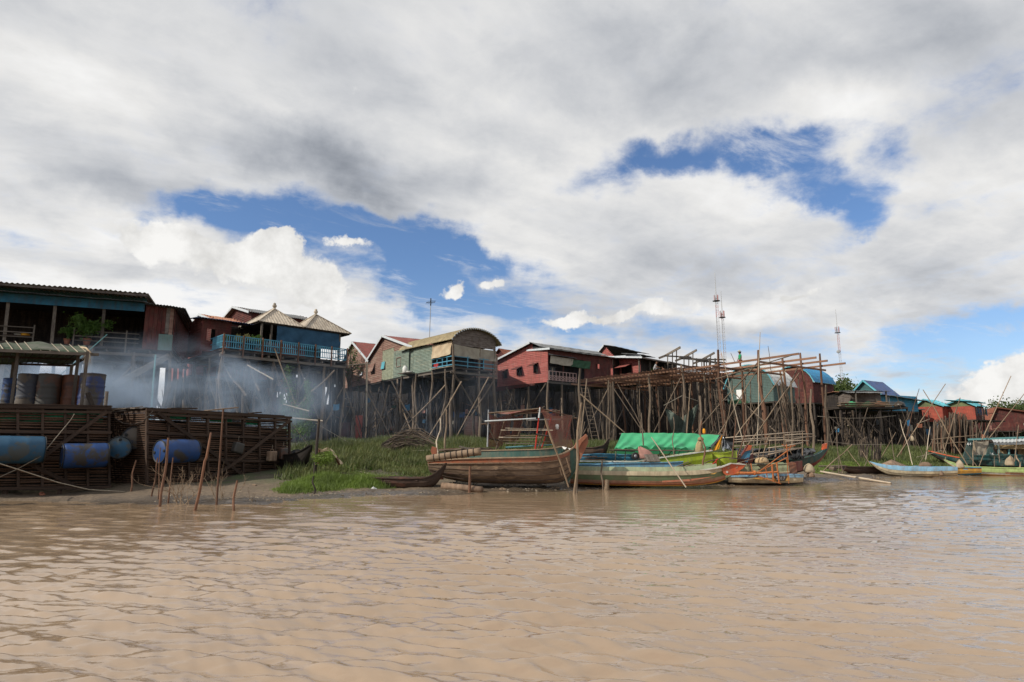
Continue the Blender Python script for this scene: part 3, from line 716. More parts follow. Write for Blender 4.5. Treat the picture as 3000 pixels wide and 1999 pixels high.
# things on its floor
def pot(loc, r, h, m, label, name='plant_pot', cat='pot'):
    mb = MB(); mb.lathe([(r * .62, 0), (r * .8, h * .4), (r, h * .92), (r * 1.08, h * .93), (r * 1.08, h), (r * .9, h), (r * .85, h * .9)], 12, o=loc); return tag(mb.build(name, m, None, smooth=True), label, cat)
def leaves(name, root, c, rx, rz, n, size, m, seed, clump=14, flat=1.0):
    rs = np.random.RandomState(seed); mb = MB(); c = Vector(c); cs = []
    for _ in range(clump):
        d = rs.normal(size=3); d /= np.linalg.norm(d); q = rs.uniform(.3, 1) ; cs.append((Vector((d[0] * rx * q, d[1] * rx * q, d[2] * rz * q)), rs.uniform(.22, .48)))
    for i in range(n):
        cc, rr = cs[rs.randint(clump)]; d = rs.normal(size=3) * .5; p = c + cc + Vector((d[0] * rx * rr, d[1] * rx * rr, d[2] * rz * rr))
        a = rs.normal(size=3); a /= np.linalg.norm(a); b = np.cross(a, rs.normal(size=3)); b /= np.linalg.norm(b); s = size * rs.uniform(.6, 1.3)
        a = Vector(a) * s; b = Vector(b) * s * .38; mb.quad(p - a, p - b, p + a, p + b)
    return mb.build(name, m, root, kind='stuff')
c = P(232, 1005, f1(3.2, 0, 0).y + .2)
pc_ = f1(4.0, .25, FZ); pot(pc_, .22, .38, 'clay', 'round pot holding the large leafy shrub on the left house deck')
pr_ = thing('potted_shrub', pc_ + Vector((0, 0, .3)), 'large leafy green shrub on the deck of the left house', 'shrub')
mb = MB(); mb.tube([pc_ + Vector((0, 0, .25)), pc_ + Vector((.05, 0, .8)), pc_ + Vector((-.02, .1, 1.5))], .035, r2=.015); mb.build('stem', 'bark', pr_)
leaves('foliage', pr_, pc_ + Vector((0, 0, 1.2)), .95, .75, 2600, .085, 'leaf_shrub', 3)
pd_ = f1(3.05, .2, FZ); pot(pd_, .18, .3, 'clay', 'pot holding the smaller leafy plant beside the big shrub')
ps_ = thing('potted_plant', pd_ + Vector((0, 0, .2)), 'smaller leafy plant left of the big shrub on the deck', 'plant')
mb = MB(); mb.tube([pd_ + Vector((0, 0, .2)), pd_ + Vector((0, 0, .7))], .02); mb.build('stem', 'bark', ps_)
leaves('foliage', ps_, pd_ + Vector((0, 0, .65)), .5, .35, 900, .06, 'leaf_shrub', 4)
mb = MB(); mb.lathe([(.02, 0), (.2, .01), (.26, .09), (.27, .09)], 14, o=f1(.75, .3, FZ + .34)); tag(mb.build('basin', 'plastic_white', None, smooth=True), 'white basin on the shelf of the left open house', 'basin')
mb = MB(); mb.lathe([(.02, 0), (.2, .0), (.22, .1), (.1, .16)], 12, o=f1(1.05, .2, FZ + .34)); tag(mb.build('yellow_bag', 'cloth_yellow', None, smooth=True), 'yellow bag lying beside the white basin', 'bag')
beam('shelf', h1, f1(.1, .25, FZ + .32), f1(1.5, .25, FZ + .32), .5, .04, 'beam_brown')
# --- pipes and diagonal plank under it
q = beam('support_plank', None, P(332, 1130, 33.5), P(495, 1043, 36.5), .05, .34, 'beam_grey'); tag(q, 'long grey plank rising through the smoke under the left house', 'plank')
q = pole('teal_pole', None, on(P(444, 1215, 33)), P(456, 1040, 33.5), .06, 'paint_teal_pole', 's'); tag(q, 'upright teal pole standing in the smoke', 'pole')
q = pole('teal_rod', None, P(170, 1105, 30), P(314, 980, 31), .03, 'paint_teal_pole', 's'); tag(q, 'slanting thin teal rod above the netted canopy', 'rod')

# --- house with blue balcony and twin pyramid roofs
a = Z(651, 1020, FZ); b = Z(1018, 1059, FZ); f2 = Fr(a, b); L = f2.L
h2 = thing('stilt_house', on(f2(0, 0, 0)), 'stilt house with blue balcony and two cream pyramid roofs', 'house', 'stilt houses along the river')
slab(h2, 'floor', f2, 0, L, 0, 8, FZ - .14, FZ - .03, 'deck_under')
joists(h2, f2, 0, L, 0, 8, FZ - .14, step=.9)
railing(h2, f2, .05, L - .05, .03, FZ, .82, bars=.135, post=1.25, t=.035)
for vv in np.arange(.2, 1.75, .14): beam('baluster', h2, f2(.03, vv, FZ + .04), f2(.03, vv, FZ + .8), .03, .03, 'paint_blue_rail')
for k in (.08, .42, .82): beam('rail', h2, f2(.03, 0, FZ + k), f2(.03, 2.2, FZ + k), .04, .05, 'paint_blue_rail')
for k in (.08, .42, .82): beam('rail', h2, f2(L, 0, FZ + k), f2(L, 1.6, FZ + k), .04, .05, 'paint_blue_rail')
stilts(h2, f2, [.15, 1.6, 3.2, 4.9, L - 1.6, L - .15], [.15, 2.4, 5, 7.6], FZ - .3, r=.12)
for i, (p0, p1, Y) in enumerate((((720, 1160), (650, 1065), 37), ((860, 1205), (980, 1085), 38.5), ((760, 1145), (728, 1070), 37.5))): pole('brace', h2, P(*p0, Y), P(*p1, Y + .6), .07, 'pole')
ez = 9.2; vb = 1.55
def P2(u, v, z): return f2(u, v, z)
V0 = .75; V1 = 3.9; U0, ez = hitv(f2, V0, 756, 940); U1 = hitv(f2, V0, 1030, 980)[0]; Um = hitv(f2, V0, 893, 960)[0]; Vm = (V0 + V1) / 2
q1 = hitv(f2, Vm, 804, 905); q2 = hitv(f2, Vm, 925, 922); ap1 = f2(*(q1[0], Vm), q1[1]); ap2 = f2(q2[0], Vm, q2[1]); print('roof', U0, Um, U1, ez, q1, q2)
for (ua, ub, ap, nm) in ((U0, Um, ap1, 1), (Um, U1, ap2, 2)):
    c0, c1, c2, c3 = f2(ua, V0, ez), f2(ub, V0, ez), f2(ub, V1, ez), f2(ua, V1, ez)
    e = .35 if nm == 1 else 0.0
    tri_tin(h2, 'roof_panel', c0, c1, ap, 'tin_cream'); tri_tin(h2, 'roof_panel', c1, c2, ap, 'tin_cream'); tri_tin(h2, 'roof_panel', c2, c3, ap, 'tin_cream'); tri_tin(h2, 'roof_panel', c3, c0, ap, 'tin_cream')
    for cc in (c0, c1, c3): beam('ridge_cap', h2, cc + Vector((0, 0, .03)), ap + Vector((0, 0, .04)), .14, .04, 'tin_cream')
    mb = MB(); mb.lathe([(.10, -.02), (.07, .06), (.14, .14), (.15, .22), (.08, .29), (.11, .33), (.02, .42)], 10, o=ap); mb.build('finial', 'tin_cream', h2, smooth=True)
slab(h2, 'ceiling', f2, U0 + .1, U1 - .1, V0 + .1, V1, ez - .1, ez - .05, 'dark_board')
for u in (U0 + .35, 3.3, L - .15): beam('column', h2, f2(u, .95, FZ), f2(u, .95, ez), .11, .11, 'beam_grey', roll=f2.ang)
drape(h2, 'blue_tarpaulin', f2(3.65, .92, ez - .05), f2(L - .1, .92, ez - .05), (0, 0, -1.22), 'cloth_blue', sag=.05, folds=4, wav=.09, nx=60)
wall(h2, 'back_wall', f2(0.6, 3.9, 0), f2(4.2, 3.9, 0), FZ, ez, 'dark_board'); wall(h2, 'back_wall', f2(L - 1.2, 3.9, 0), f2(L, 3.9, 0), FZ, ez, 'dark_board'); slab(h2, 'low_panel', f2, 3.4, 4.4, 2.4, 2.45, FZ, FZ + .7, 'dark_red_board')
wall(h2, 'back_wall', f2(4.2, 3.9, 0), f2(L - 1.2, 3.9, 0), FZ + 1.35, ez, 'dark_board')
# the red building it is joined to, behind and to the left
wall(h2, 'red_wall', f2(-.55, 4.4, 0), f2(-.55, 2.1, 0), FZ - .2, FZ + 2.1, 'dark_red_board'); wall(h2, 'red_wall', f2(-.55, 2.1, 0), f2(1.2, 2.1, 0), FZ, FZ + 2.1, 'dark_red_board', holes=[(.3, .8, FZ + .7, FZ + 1.5)])
tin(h2, 'lean_to_roof', f2(-.9, 1.6, FZ + 2.0), f2(2.4, 1.6, FZ + 2.0), f2(2.4, 3.6, FZ + 2.2), f2(-.9, 3.6, FZ + 2.2), 'tin_navy')
mb = MB()
pot_y = f2(1.6, .45, FZ)
for k, (u, n_, s_, m_) in enumerate(((1.35, 900, .42, 'leaf_dry'), (2.25, 800, .38, 'leaf_shrub'), (.45, 400, .22, 'leaf_shrub'))):
    pp = f2(u, .5, FZ); pot(pp, .17, .3, 'clay', ['pot behind the blue balustrade with pale bush', 'pot behind the blue balustrade with red flowering bush', 'small pot at the balcony corner'][k])
    r_ = thing('potted_plant', pp + Vector((0, 0, .2)), ['bushy pale plant rising above the blue balcony rail', 'dark bush with red flowers on the blue balcony', 'small green plant at the left corner of the blue balcony'][k], 'plant')
    leaves('foliage', r_, pp + Vector((0, 0, .85 if k < 2 else .75)), s_, s_ * .75, n_, .05, m_, 20 + k)
    mb = MB(); mb.tube([pp + Vector((0, 0, .2)), pp + Vector((0, 0, .8))], .02); mb.build('stem', 'bark', r_)

# --- red houses behind: simple gabled volumes with boards and tin roofs
def gable(label, A, B, depth, z0, ze, zr, wm, rm, over=.35, st=True, trim='white_trim', wins=(), group='stilt houses along the river', uoff=.5, back=True, legs='pole', gm=None, side_m=None):
    """gable end from A to B faces the viewer, the roof runs back by depth"""
    f = Fr(A, B); L = f.L; r = thing('stilt_house', on(f(0, 0, 0)), label, 'house', group); ur = L * uoff
    holes = [(u0, u1, w0, w1) for (u0, u1, w0, w1, *_) in wins]
    if gm: wall(r, 'gable_wall', f(0, 0, 0), f(L, 0, 0), ze - .15, [(0, ze), (ur, zr - .05), (L, ze)], gm); wall(r, 'wall', f(0, -.004, 0), f(L, -.004, 0), z0, ze - .15, wm, holes=holes)
    else: wall(r, 'wall', f(0, 0, 0), f(L, 0, 0), z0, [(0, ze), (ur, zr - .05), (L, ze)], wm, holes=holes)
    wall(r, 'side_wall', f(L, 0, 0), f(L, depth, 0), z0, ze, side_m or wm); wall(r, 'side_wall', f(0, depth, 0), f(0, 0, 0), z0, ze, side_m or wm)
    if back: wall(r, 'back_wall', f(L, depth, 0), f(0, depth, 0), z0, [(0, ze), (L - ur, zr - .05), (L, ze)], wm)
    sl_ = (zr - ze) / ur; sr = (zr - ze) / (L - ur)
    tin(r, 'roof_sheet', f(-over, depth + .3, ze - sl_ * over), f(-over, -over, ze - sl_ * over), f(ur, -over, zr), f(ur, depth + .3, zr), rm)
    tin(r, 'roof_sheet', f(L + over, -over, ze - sr * over), f(L + over, depth + .3, ze - sr * over), f(ur, depth + .3, zr), f(ur, -over, zr), rm)
    if trim:
        beam('bargeboard', r, f(-over, -over - .02, ze - sl_ * over - .04), f(ur, -over - .02, zr - .04), .04, .16, trim); beam('bargeboard', r, f(L + over, -over - .02, ze - sr * over - .04), f(ur, -over - .02, zr - .04), .04, .16, trim)
    for (u0, u1, w0, w1, *sh) in wins: window(r, f, f(u0, 0, 0), f(u1, 0, 0), w0, w1, frame=wm, shut=sh[0] if sh else None, sm_=wm)
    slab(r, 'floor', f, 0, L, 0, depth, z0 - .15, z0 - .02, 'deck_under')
    if st:
        us = [.1 + (L - .2) * i / max(1, round(L / 2.2)) for i in range(max(1, round(L / 2.2)) + 1)]; vs = [.1 + (depth - .2) * i / max(1, round(depth / 3)) for i in range(max(1, round(depth / 3)) + 1)]
        stilts(r, f, us, vs, z0 - .1, legs)
    return r, f
# small rusty-gabled red houses left of the balcony house
gable('red wooden stilt house with rusty gable roof in the gap left of the blue balcony', Z(498, 1118, 6.6), Z(560, 1098, 6.6), 6, 6.6, 9.4, 10.4, 'red_board', 'tin_rust', wins=[(1.6, 2.1, 7.2, 8.4)], over=.5)
gable('dark red stilt house with small rusty roof behind the balcony house', P(565, 952, 47.5), P(625, 958, 44.5), 2.0, 7.5, P(570, 954, 47).z, P(603, 922, 46).z, 'dark_red_board', 'tin_rust', st=False)
gable('red house with dark scalloped roof standing behind the two cream roofs', P(650, 960, 50.5), P(735, 965, 45.5), 5, 7.4, P(655, 948, 50).z, P(692, 900, 48).z, 'dark_red_board', 'tin_grey', uoff=.5, st=True)

# --- brown double-gabled house and its neighbour, seen along the side
A0 = Z(997, 1138, FZ); A1 = Z(1080, 1122, FZ); A2 = Z(1152, 1107, FZ)
EZ = 9.35
def sidegable(label, A, B, zr, depth, wm, rm, wins=(), u_ridge=.5, parts=None, ez=EZ):
    f = Fr(A, B); L = f.L; r = thing('stilt_house', on(f(0, 0, 0)), label, 'house', 'stilt houses along the river')
    holes = [(a, b, c, d) for a, b, c, d, *_ in wins]; ur = L * u_ridge
    if parts:
        for (u0, u1, m_, st_, top) in parts: wall(r, 'wall', f(u0, 0, 0), f(u1, 0, 0), FZ - .1, [(0, float(np.interp(u0, [0, ur, L], [ez, zr, ez])) if top is None else top), (max(.01, min(u1 - u0, ur - u0)), float(np.interp(min(max(ur, u0), u1), [0, ur, L], [ez, zr, ez])) if top is None else top), (u1 - u0 + .02, float(np.interp(u1, [0, ur, L], [ez, zr, ez])) if top is None else top)], m_, board=.11 if st_ == 'corr' else .16, style=st_, holes=[(a - u0, b - u0, c, d) for a, b, c, d in holes if a >= u0 and b <= u1])
    else: wall(r, 'wall', f(0, 0, 0), f(L, 0, 0), FZ - .1, [(0, ez), (ur, zr - .05), (L, ez)], wm, holes=holes)
    wall(r, 'side_wall', f(L, 0, 0), f(L, depth, 0), FZ, ez, wm)
    sl_ = (zr - ez) / ur; sr = (zr - ez) / (L - ur); ov = .3
    tin(r, 'roof_sheet', f(-ov, depth, ez - sl_ * ov), f(-ov, -.25, ez - sl_ * ov), f(ur, -.25, zr), f(ur, depth, zr), rm)
    tin(r, 'roof_sheet', f(L + ov, -.25, ez - sr * ov), f(L + ov, depth, ez - sr * ov), f(ur, depth, zr), f(ur, -.25, zr), rm)
    beam('bargeboard', r, f(-ov, -.28, ez - sl_ * ov - .05), f(ur, -.28, zr - .05), .04, .2, 'white_trim'); beam('bargeboard', r, f(L + ov, -.28, ez - sr * ov - .05), f(ur, -.28, zr - .05), .04, .2, 'white_trim')
    for (u0, u1, w0, w1, *sh) in wins: window(r, f, f(u0, 0, 0), f(u1, 0, 0), w0, w1, frame=wm, shut=sh[0] if sh else None, sm_=sh[1] if len(sh) > 1 else wm)
    slab(r, 'floor', f, 0, L, .05, depth, FZ - .22, FZ - .08, 'deck_under')
    us = [.1 + (L - .2) * i / 3 for i in range(4)]; stilts(r, f, us, [.1, 3, 6.5], FZ - .2, r=.13)
    return r, f
def hole(f, px0, px1, py0, py1):            # window rectangle from photo pixels on wall plane v=0
    def hit(px, py):
        d = ray(px, py); n = Vector((f.v.x, f.v.y, 0)); t = (Vector((f.o.x, f.o.y, 0)) - Vector((0, 0, EYE))).dot(n) / d.dot(n); p = Vector((0, 0, EYE)) + d * t
        return (Vector((p.x, p.y)) - f.o).dot(f.u), p.z
    a_, b_ = hit(px0, py0), hit(px1, py1); return (a_[0], b_[0], min(a_[1], b_[1]), max(a_[1], b_[1]))
ft = Fr(A0, A1)
r3, f3 = sidegable('pinkish brown boarded stilt house with white trimmed gable, leftmost of the gable pair', A0, A1, 11.5, 7, 'brown_board', 'tin_brown', wins=[(*hole(ft, 1023, 1033, 1082, 1106), .25), (*hole(ft, 1054, 1064, 1077, 1099), .2)], u_ridge=.46)
ft = Fr(A1 + (A2 - A1) * .02, A2); 
B2 = Z(1210, 1093, FZ); ft = Fr(A1, B2); us_ = hole(ft, 1122, 1152, 1010, 1090); 
r4, f4 = sidegable('stilt house with brown boards and pale green tin wall under a dark red roof', A1 + (B2 - A1) * .004, B2, hitv(ft, 0, 1118, 987)[1], 8, 'brown_board', 'tin_brown', wins=[(*hole(ft, 1088, 1099, 1068, 1091), .3), (*hole(ft, 1120, 1129, 1063, 1082), .12, 'tin_teal')], u_ridge=.36,
    parts=[(0, us_[0], 'brown_board', 'lap', None), (us_[0], us_[1], 'pale_green_tin', 'corr', 9.75), (us_[1], ft.L, 'green_tin', 'corr', 9.4)])
wall(r4, 'gable_wall', f4(us_[0], .03, 0), f4(f4.L, .03, 0), 9.3, [(0, float(np.interp(us_[0], [0, f4.L * .36, f4.L], [EZ, hitv(ft, 0, 1118, 987)[1] - .05, EZ]))), (f4.L - us_[0], EZ)], 'brown_board')
window(r4, f4, f4(hole(ft, 1163, 1175, 1050, 1073)[0], 0, 0), f4(hole(ft, 1163, 1175, 1050, 1073)[1], 0, 0), *hole(ft, 1163, 1175, 1050, 1073)[2:], frame='brown_board', pane=False)

# --- arched-roof house
C0 = Z(1325, 1073, FZ); C1 = Z(1452, 1086, FZ); f5 = Fr(C0, C1); L = f5.L; D5 = 7.2
h5 = thing('stilt_house', on(f5(0, 0, 0)), 'stilt house with curved tan roof, cream cloth screens and blue rails', 'house', 'stilt houses along the river')
slab(h5, 'floor', f5, 0, L, 0, D5, FZ - .16, FZ - .04, 'deck_under'); joists(h5, f5, 0, L, 0, D5, FZ - .16)
ez5 = 9.15; rise = 1.05
def arch(root, f, u0, u1, v0, v1, ze, rs_, m, name='roof_sheet', nseg=16, amp=.03, rib=.18):
    g = []; n = int((v1 - v0) / rib) * 4
    for k in range(nseg + 1):
        a = math.pi * (.12 + .76 * k / nseg); u = u0 + (u1 - u0) * (.5 - .5 * math.cos(a) / math.cos(math.pi * .12)); z = ze + rs_ * (math.sin(a) - math.sin(math.pi * .12)) / (1 - math.sin(math.pi * .12))
        g.append([f(u, v0 + (v1 - v0) * i / n, z + amp * math.sin(i * math.pi / 2)) for i in range(n + 1)])
    mb = MB(); mb.sheet([r_[::-1] for r_ in g], .02); return mb.build(name, m, root), g
arch(h5, f5, -.3, L + .35, -.35, D5, ez5, rise, 'tin_tan')
def arch_z(u, u0, u1, ze, rs_):
    c = (1 - 2 * (u - u0) / (u1 - u0)) * math.cos(math.pi * .12); a = math.acos(max(-1, min(1, c))); return ze + rs_ * (math.sin(a) - math.sin(math.pi * .12)) / (1 - math.sin(math.pi * .12))
wall(h5, 'gable_wall', f5(0, .02, 0), f5(L, .02, 0), ez5 - .35, [(u, arch_z(u, -.3, L + .35, ez5, rise) - .06) for u in np.linspace(0, L, 20)], 'grey_board')
for k in range(46):
    u = -.28 + (L + .6) * k / 45; z_ = arch_z(u, -.3, L + .35, ez5, rise); 
    if k % 2 == 0: beam('edge_trim', h5, f5(u, -.37, z_ - .10), f5(u, -.37, z_ + .03), .08, .03, 'white_trim', roll=f5.ang)
wall(h5, 'side_wall', f5(0, D5, 0), f5(0, 1.75 + .9, 0), FZ - .12, ez5, 'green_tin', board=.11, style='corr', holes=[(1.2, 1.9, FZ, FZ + 2)])
for u, v in ((0.03, .05), (L * .62, .03), (L - .1, .03)): pole('stilt', h5, f5(u, v, f5.g(u, v) - .3), f5(u, v, ez5 - .3), .13, 'pole')
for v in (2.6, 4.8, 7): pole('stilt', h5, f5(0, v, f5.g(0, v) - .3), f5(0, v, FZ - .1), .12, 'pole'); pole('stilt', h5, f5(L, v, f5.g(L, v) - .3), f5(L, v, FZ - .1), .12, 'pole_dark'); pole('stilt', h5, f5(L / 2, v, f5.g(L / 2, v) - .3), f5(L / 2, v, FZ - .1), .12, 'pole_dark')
pole('stilt', h5, f5(-.5, .5, f5.g(-.5, .5) - .2), f5(-.35, .4, FZ - .2), .08, 'pole', 'c')
pole('brace', h5, f5(.0, -.15, FZ - .5), f5(3.6, -.15, 2.3), .07, 'pole', 's'); pole('brace', h5, f5(L - .2, -.12, FZ - .7), f5(.9, -.12, 2.6), .06, 'pole', 's')
drape(h5, 'cream_cloth', f5(-.03, 2.6, ez5 - .1), f5(-.03, 0, ez5 - .02), (-.12, 0, -1.05), 'cloth_cream', folds=2.5, wav=.09)
drape(h5, 'grey_cloth', f5(.1, -.03, ez5 - .32), f5(L + .02, -.03, ez5 - .42), (0, 0, -.85), 'cloth_grey', folds=2, wav=.05)
for k in (.12, .42, .75): beam('rail', h5, f5(0, 0, FZ + k), f5(L, 0, FZ + k), .05, .06, 'paint_blue_rail'); beam('rail', h5, f5(0, 2.6, FZ + k), f5(0, 0, FZ + k), .05, .06, 'paint_blue_rail')
for u in (1.4, 2.9): beam('rail_post', h5, f5(u, .02, FZ), f5(u, .02, FZ + 1.15), .06, .06, 'paint_blue_rail', roll=f5.ang)
for v in (.7, 1.3, 2.0): beam('rail_post', h5, f5(.02, v, FZ), f5(.02, v, FZ + .8), .05, .05, 'paint_blue_rail', roll=f5.ang)
tin(h5, 'eave_sheet', f5(-.3, 2.6, FZ - .05), f5(-.3, 0, FZ - .05), f5(.1, 0, FZ + .02), f5(.1, 2.6, FZ + .02), 'tin_cream')
wall(h5, 'inner_wall', f5(.1, 2.7, 0), f5(L, 2.7, 0), FZ, ez5 + .3, 'dark_board'); wall(h5, 'side_wall', f5(L, 1.5, 0), f5(L, D5, 0), FZ, ez5, 'dark_red_board')
tag(drape(None, 'red_cloth', f5(-.02, 2.4, FZ + .42), f5(-.02, 1.8, FZ + .42), (0, 0, -.3), 'shorts_red', folds=2), 'small red cloth hung on the blue rail of the arched house', 'cloth')
# water jar and dish on the shelf by its door
sp = f5(-.45, 5.6, FZ - .1); mb = MB(); mb.box(sp, 1.0, 1.0, .06, f5.ang); mb.build('door_shelf', 'beam_grey', h5)
mb = MB(); mb.lathe([(.18, 0), (.22, .1), (.22, .45), (.14, .55), (.13, .6)], 12, o=sp + Vector((-.1, 0, .03))); tag(mb.build('water_jar', 'plastic_white', None, smooth=True), 'pale water jar on the ledge by the arched house door', 'jar')
mb = MB(); mb.lathe([(.08, 0), (.25, .08), (.27, .14), (.25, .13)], 12, o=sp + Vector((.3, -.2, .03))); tag(mb.build('wash_bowl', 'plastic_white', None, smooth=True), 'pale bowl next to the water jar', 'bowl')

# --- aerial on a tall pole
ab = P(1253, 1040, 52); an = thing('tv_aerial', on(ab), 'tall thin pole with a fan-shaped television aerial behind the arched roof', 'aerial')
at_ = P(1262, 886, 52); pole('mast', an, on(ab), at_, .045, 'steel_pale', 's')
mb = MB(); mb.beam(at_ - Vector((.38, .1, .05)), at_ + Vector((.38, .1, .05)), .03, .03)
for k in range(9): c_ = at_ + Vector(((k - 4) * .09, 0, (k - 4) * .012)); hh = .20 - .02 * abs(k - 4); mb.tube([c_ - Vector((.05, hh * .3, hh)), c_ + Vector((.05, hh * .3, hh))], .012, 4)
mb.tube([at_ - Vector((0, 0, .3)), at_ + Vector((0, 0, .35))], .05, 5); mb.build('aerial_bars', 'steel_dark', an, kind='stuff')

# --- red gabled house with porch (two stacked roofs)
D0 = Z(1458, 1129, FZ); D1 = Z(1606, 1114, FZ); f6 = Fr(D0, D1); L = f6.L; h6 = thing('stilt_house', on(f6(0, 0, 0)), 'red boarded stilt house with shuttered side windows and open white-railed porch', 'house', 'stilt houses along the river')
W = [(*hole(f6, 1472, 1489, 1085, 1109)[:4], 1.0), (*hole(f6, 1514, 1531, 1077, 1101)[:4], 1.0), (*hole(f6, 1563, 1578, 1066, 1093)[:4], 1.0)]
uR = hole(f6, 1561, 1580, 1000, 1010)[0]
zr6 = hole(f6, 1561, 1580, 1008, 1010)[3]; zl6 = hole(f6, 1462, 1463, 1057, 1060)[3]; zf6 = hole(f6, 1606, 1607, 1024, 1026)[3]
wall(h6, 'gable_wall', f6(0, 0, 0), f6(L, 0, 0), FZ - .15, [(0, zl6), (uR, zr6), (uR + .03, zf6 + .12), (L, zf6)], 'red_board', holes=[w[:4] for w in W])
for w in W: window(h6, f6, f6(w[0], 0, 0), f6(w[1], 0, 0), w[2], w[3], frame='red_board', shut=1.15, sm_='dark_red_board')
fr6 = Fr(D1, Z(1790, 1131, FZ)); LR = fr6.L                       # porch front
sk = MB(); sk.quad(f6(-.2, -.02, FZ - .6), f6(L * .75, -.02, FZ - .35), f6(L * .75, -.02, FZ - .1), f6(-.2, -.02, FZ - .1)); sk.build('skirt_board', 'dark_red_board', h6)
porch = 4.9
hs = hole(fr6, 1606, 1712, 1060, 1110); pu = hs[1]; w2 = hole(fr6, 1746, 1757, 1066, 1083)
wall(h6, 'front_wall', fr6(0, 0, 0), fr6(LR, 0, 0), FZ - .1, zf6, 'dark_red_board', holes=[(.05, pu, FZ - .2, zf6 - .65), w2])
window(h6, fr6, fr6(w2[0], 0, 0), fr6(w2[1], 0, 0), w2[2], w2[3], frame='dark_red_board')
slab(h6, 'floor', fr6, 0, LR, 0, 6, FZ - .2, FZ - .06, 'deck_under'); slab(h6, 'floor', f6, 0, L, .05, 5, FZ - .19, FZ - .05, 'deck_under')
wall(h6, 'inner_wall', fr6(.1, 2.2, 0), fr6(LR - .2, 2.2, 0), FZ, zf6, 'dark_board')
beam('floor_beam', h6, fr6(-.1, -.1, FZ - .2), fr6(pu + .2, -.1, FZ - .2), .14, .16, 'beam_grey')
tin(h6, 'lower_roof', fr6(-.25, -.45, zf6 - .02), fr6(LR + .3, -.45, zf6 - .02), fr6(LR + .3, 2.0, zf6 + .42), fr6(-.25, 2.0, zf6 + .42), 'tin_grey')
beam('bargeboard', h6, fr6(-.25, -.5, zf6 + .0), fr6(-.25, 2.6, zf6 + .2), .05, .17, 'white_trim')
rl = f6(uR, -.3, zr6 + .12); ru = f6(uR, 0, 0); dv = fr6.u
def F6(u, w, z): q = f6.o + f6.u * u + dv * w; return Vector((q.x, q.y, z))
sl6 = (zr6 - zl6) / uR
tin(h6, 'upper_roof', F6(-.45, 8.6, zl6 - .1), F6(-.45, -.35, zl6 - .1), F6(uR, -.35, zr6 + .12), F6(uR, 8.6, zr6 + .12), 'tin_grey')
tin(h6, 'upper_roof', F6(uR + 1.25, -.35, zr6 - .42), F6(uR + 1.25, 8.6, zr6 - .42), F6(uR, 8.6, zr6 + .12), F6(uR, -.35, zr6 + .12), 'tin_grey')
beam('bargeboard', h6, F6(-.45, -.4, zl6 - .14), F6(uR, -.4, zr6 + .08), .05, .17, 'white_trim')
slab(h6, 'clerestory', Fr(f6(uR + .9, 0, 0), F6(uR + .9, 8, 0)), 0, 8, 0, .05, zf6 + .3, zr6 - .3, 'dark_board')
wall(h6, 'side_wall', f6(0, 6, 0), f6(0, 0, 0), FZ, zl6, 'red_board')
for u_ in (0.02, 1.7, 3.5, 5.2, LR): pole('stilt', h6, fr6(u_, .05, fr6.g(u_, 0) - .3), fr6(u_, .05, FZ if u_ != 3.5 else FZ), .13, 'pole')
beam('column', h6, fr6(1.9, .05, FZ), fr6(1.9, .05, zf6), .1, .1, 'dark_red_board', roll=fr6.ang)
for u_ in (.3, 2.0, 4.0): pole('stilt', h6, f6(u_, .1, f6.g(u_, 0) - .3), f6(u_, .1, FZ - .1), .13, 'pole')
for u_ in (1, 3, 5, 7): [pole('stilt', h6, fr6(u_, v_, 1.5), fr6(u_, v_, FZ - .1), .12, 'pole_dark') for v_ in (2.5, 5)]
pole('brace', h6, f6(1.3, -.1, FZ - .3), f6(4.2, -.1, 2.8), .08, 'pole', 's'); pole('brace', h6, f6(L - .2, -.1, FZ - .3), f6(2.4, -.1, 2.8), .06, 'pole', 's')
rh = .82; u1_ = hole(fr6, 1607, 1687, 1100, 1105)[1]
for k in (.06, .42, rh): beam('rail', h6, fr6(.05, -.06, FZ + k), fr6(u1_, -.06, FZ + k), .05, .06, 'paint_pink_rail')
nb = 8
for i in range(nb + 1):
    u_ = .05 + (u1_ - .05) * i / nb; beam('rail_post', h6, fr6(u_, -.07, FZ), fr6(u_, -.07, FZ + rh), .06, .05, 'paint_pink_rail', roll=fr6.ang)
    if i < nb:
        u2_ = .05 + (u1_ - .05) * (i + 1) / nb; beam('rail_lattice', h6, fr6(u_, -.065, FZ + .1), fr6(u2_, -.065, FZ + .4), .035, .04, 'paint_pink_rail'); beam('rail_lattice', h6, fr6(u_, -.06, FZ + .4), fr6(u2_, -.06, FZ + .1), .035, .04, 'paint_pink_rail')
ua = hole(fr6, 1608, 1673, 1045, 1075); ub = hole(fr6, 1668, 1724, 1060, 1083)
drape(h6, 'grey_cloth', fr6(.05, -.3, zf6 - .55), fr6(ua[1], -.3, zf6 - .62), (-.1, -.3, -.72), 'cloth_grey', folds=2, wav=.06)
drape(h6, 'green_cloth', fr6(ub[0], -.3, zf6 - .62), fr6(ub[1], -.3, zf6 - .66), (-.1, -.3, -.75), 'cloth_dark_green', folds=3, wav=.09)
tin(h6, 'porch_awning', fr6(.0, -.45, zf6 - .52), fr6(ub[0] + .6, -.45, zf6 - .55), fr6(ub[0] + .6, .1, zf6 - .4), fr6(0, .1, zf6 - .38), 'tin_grey', rib=.12)
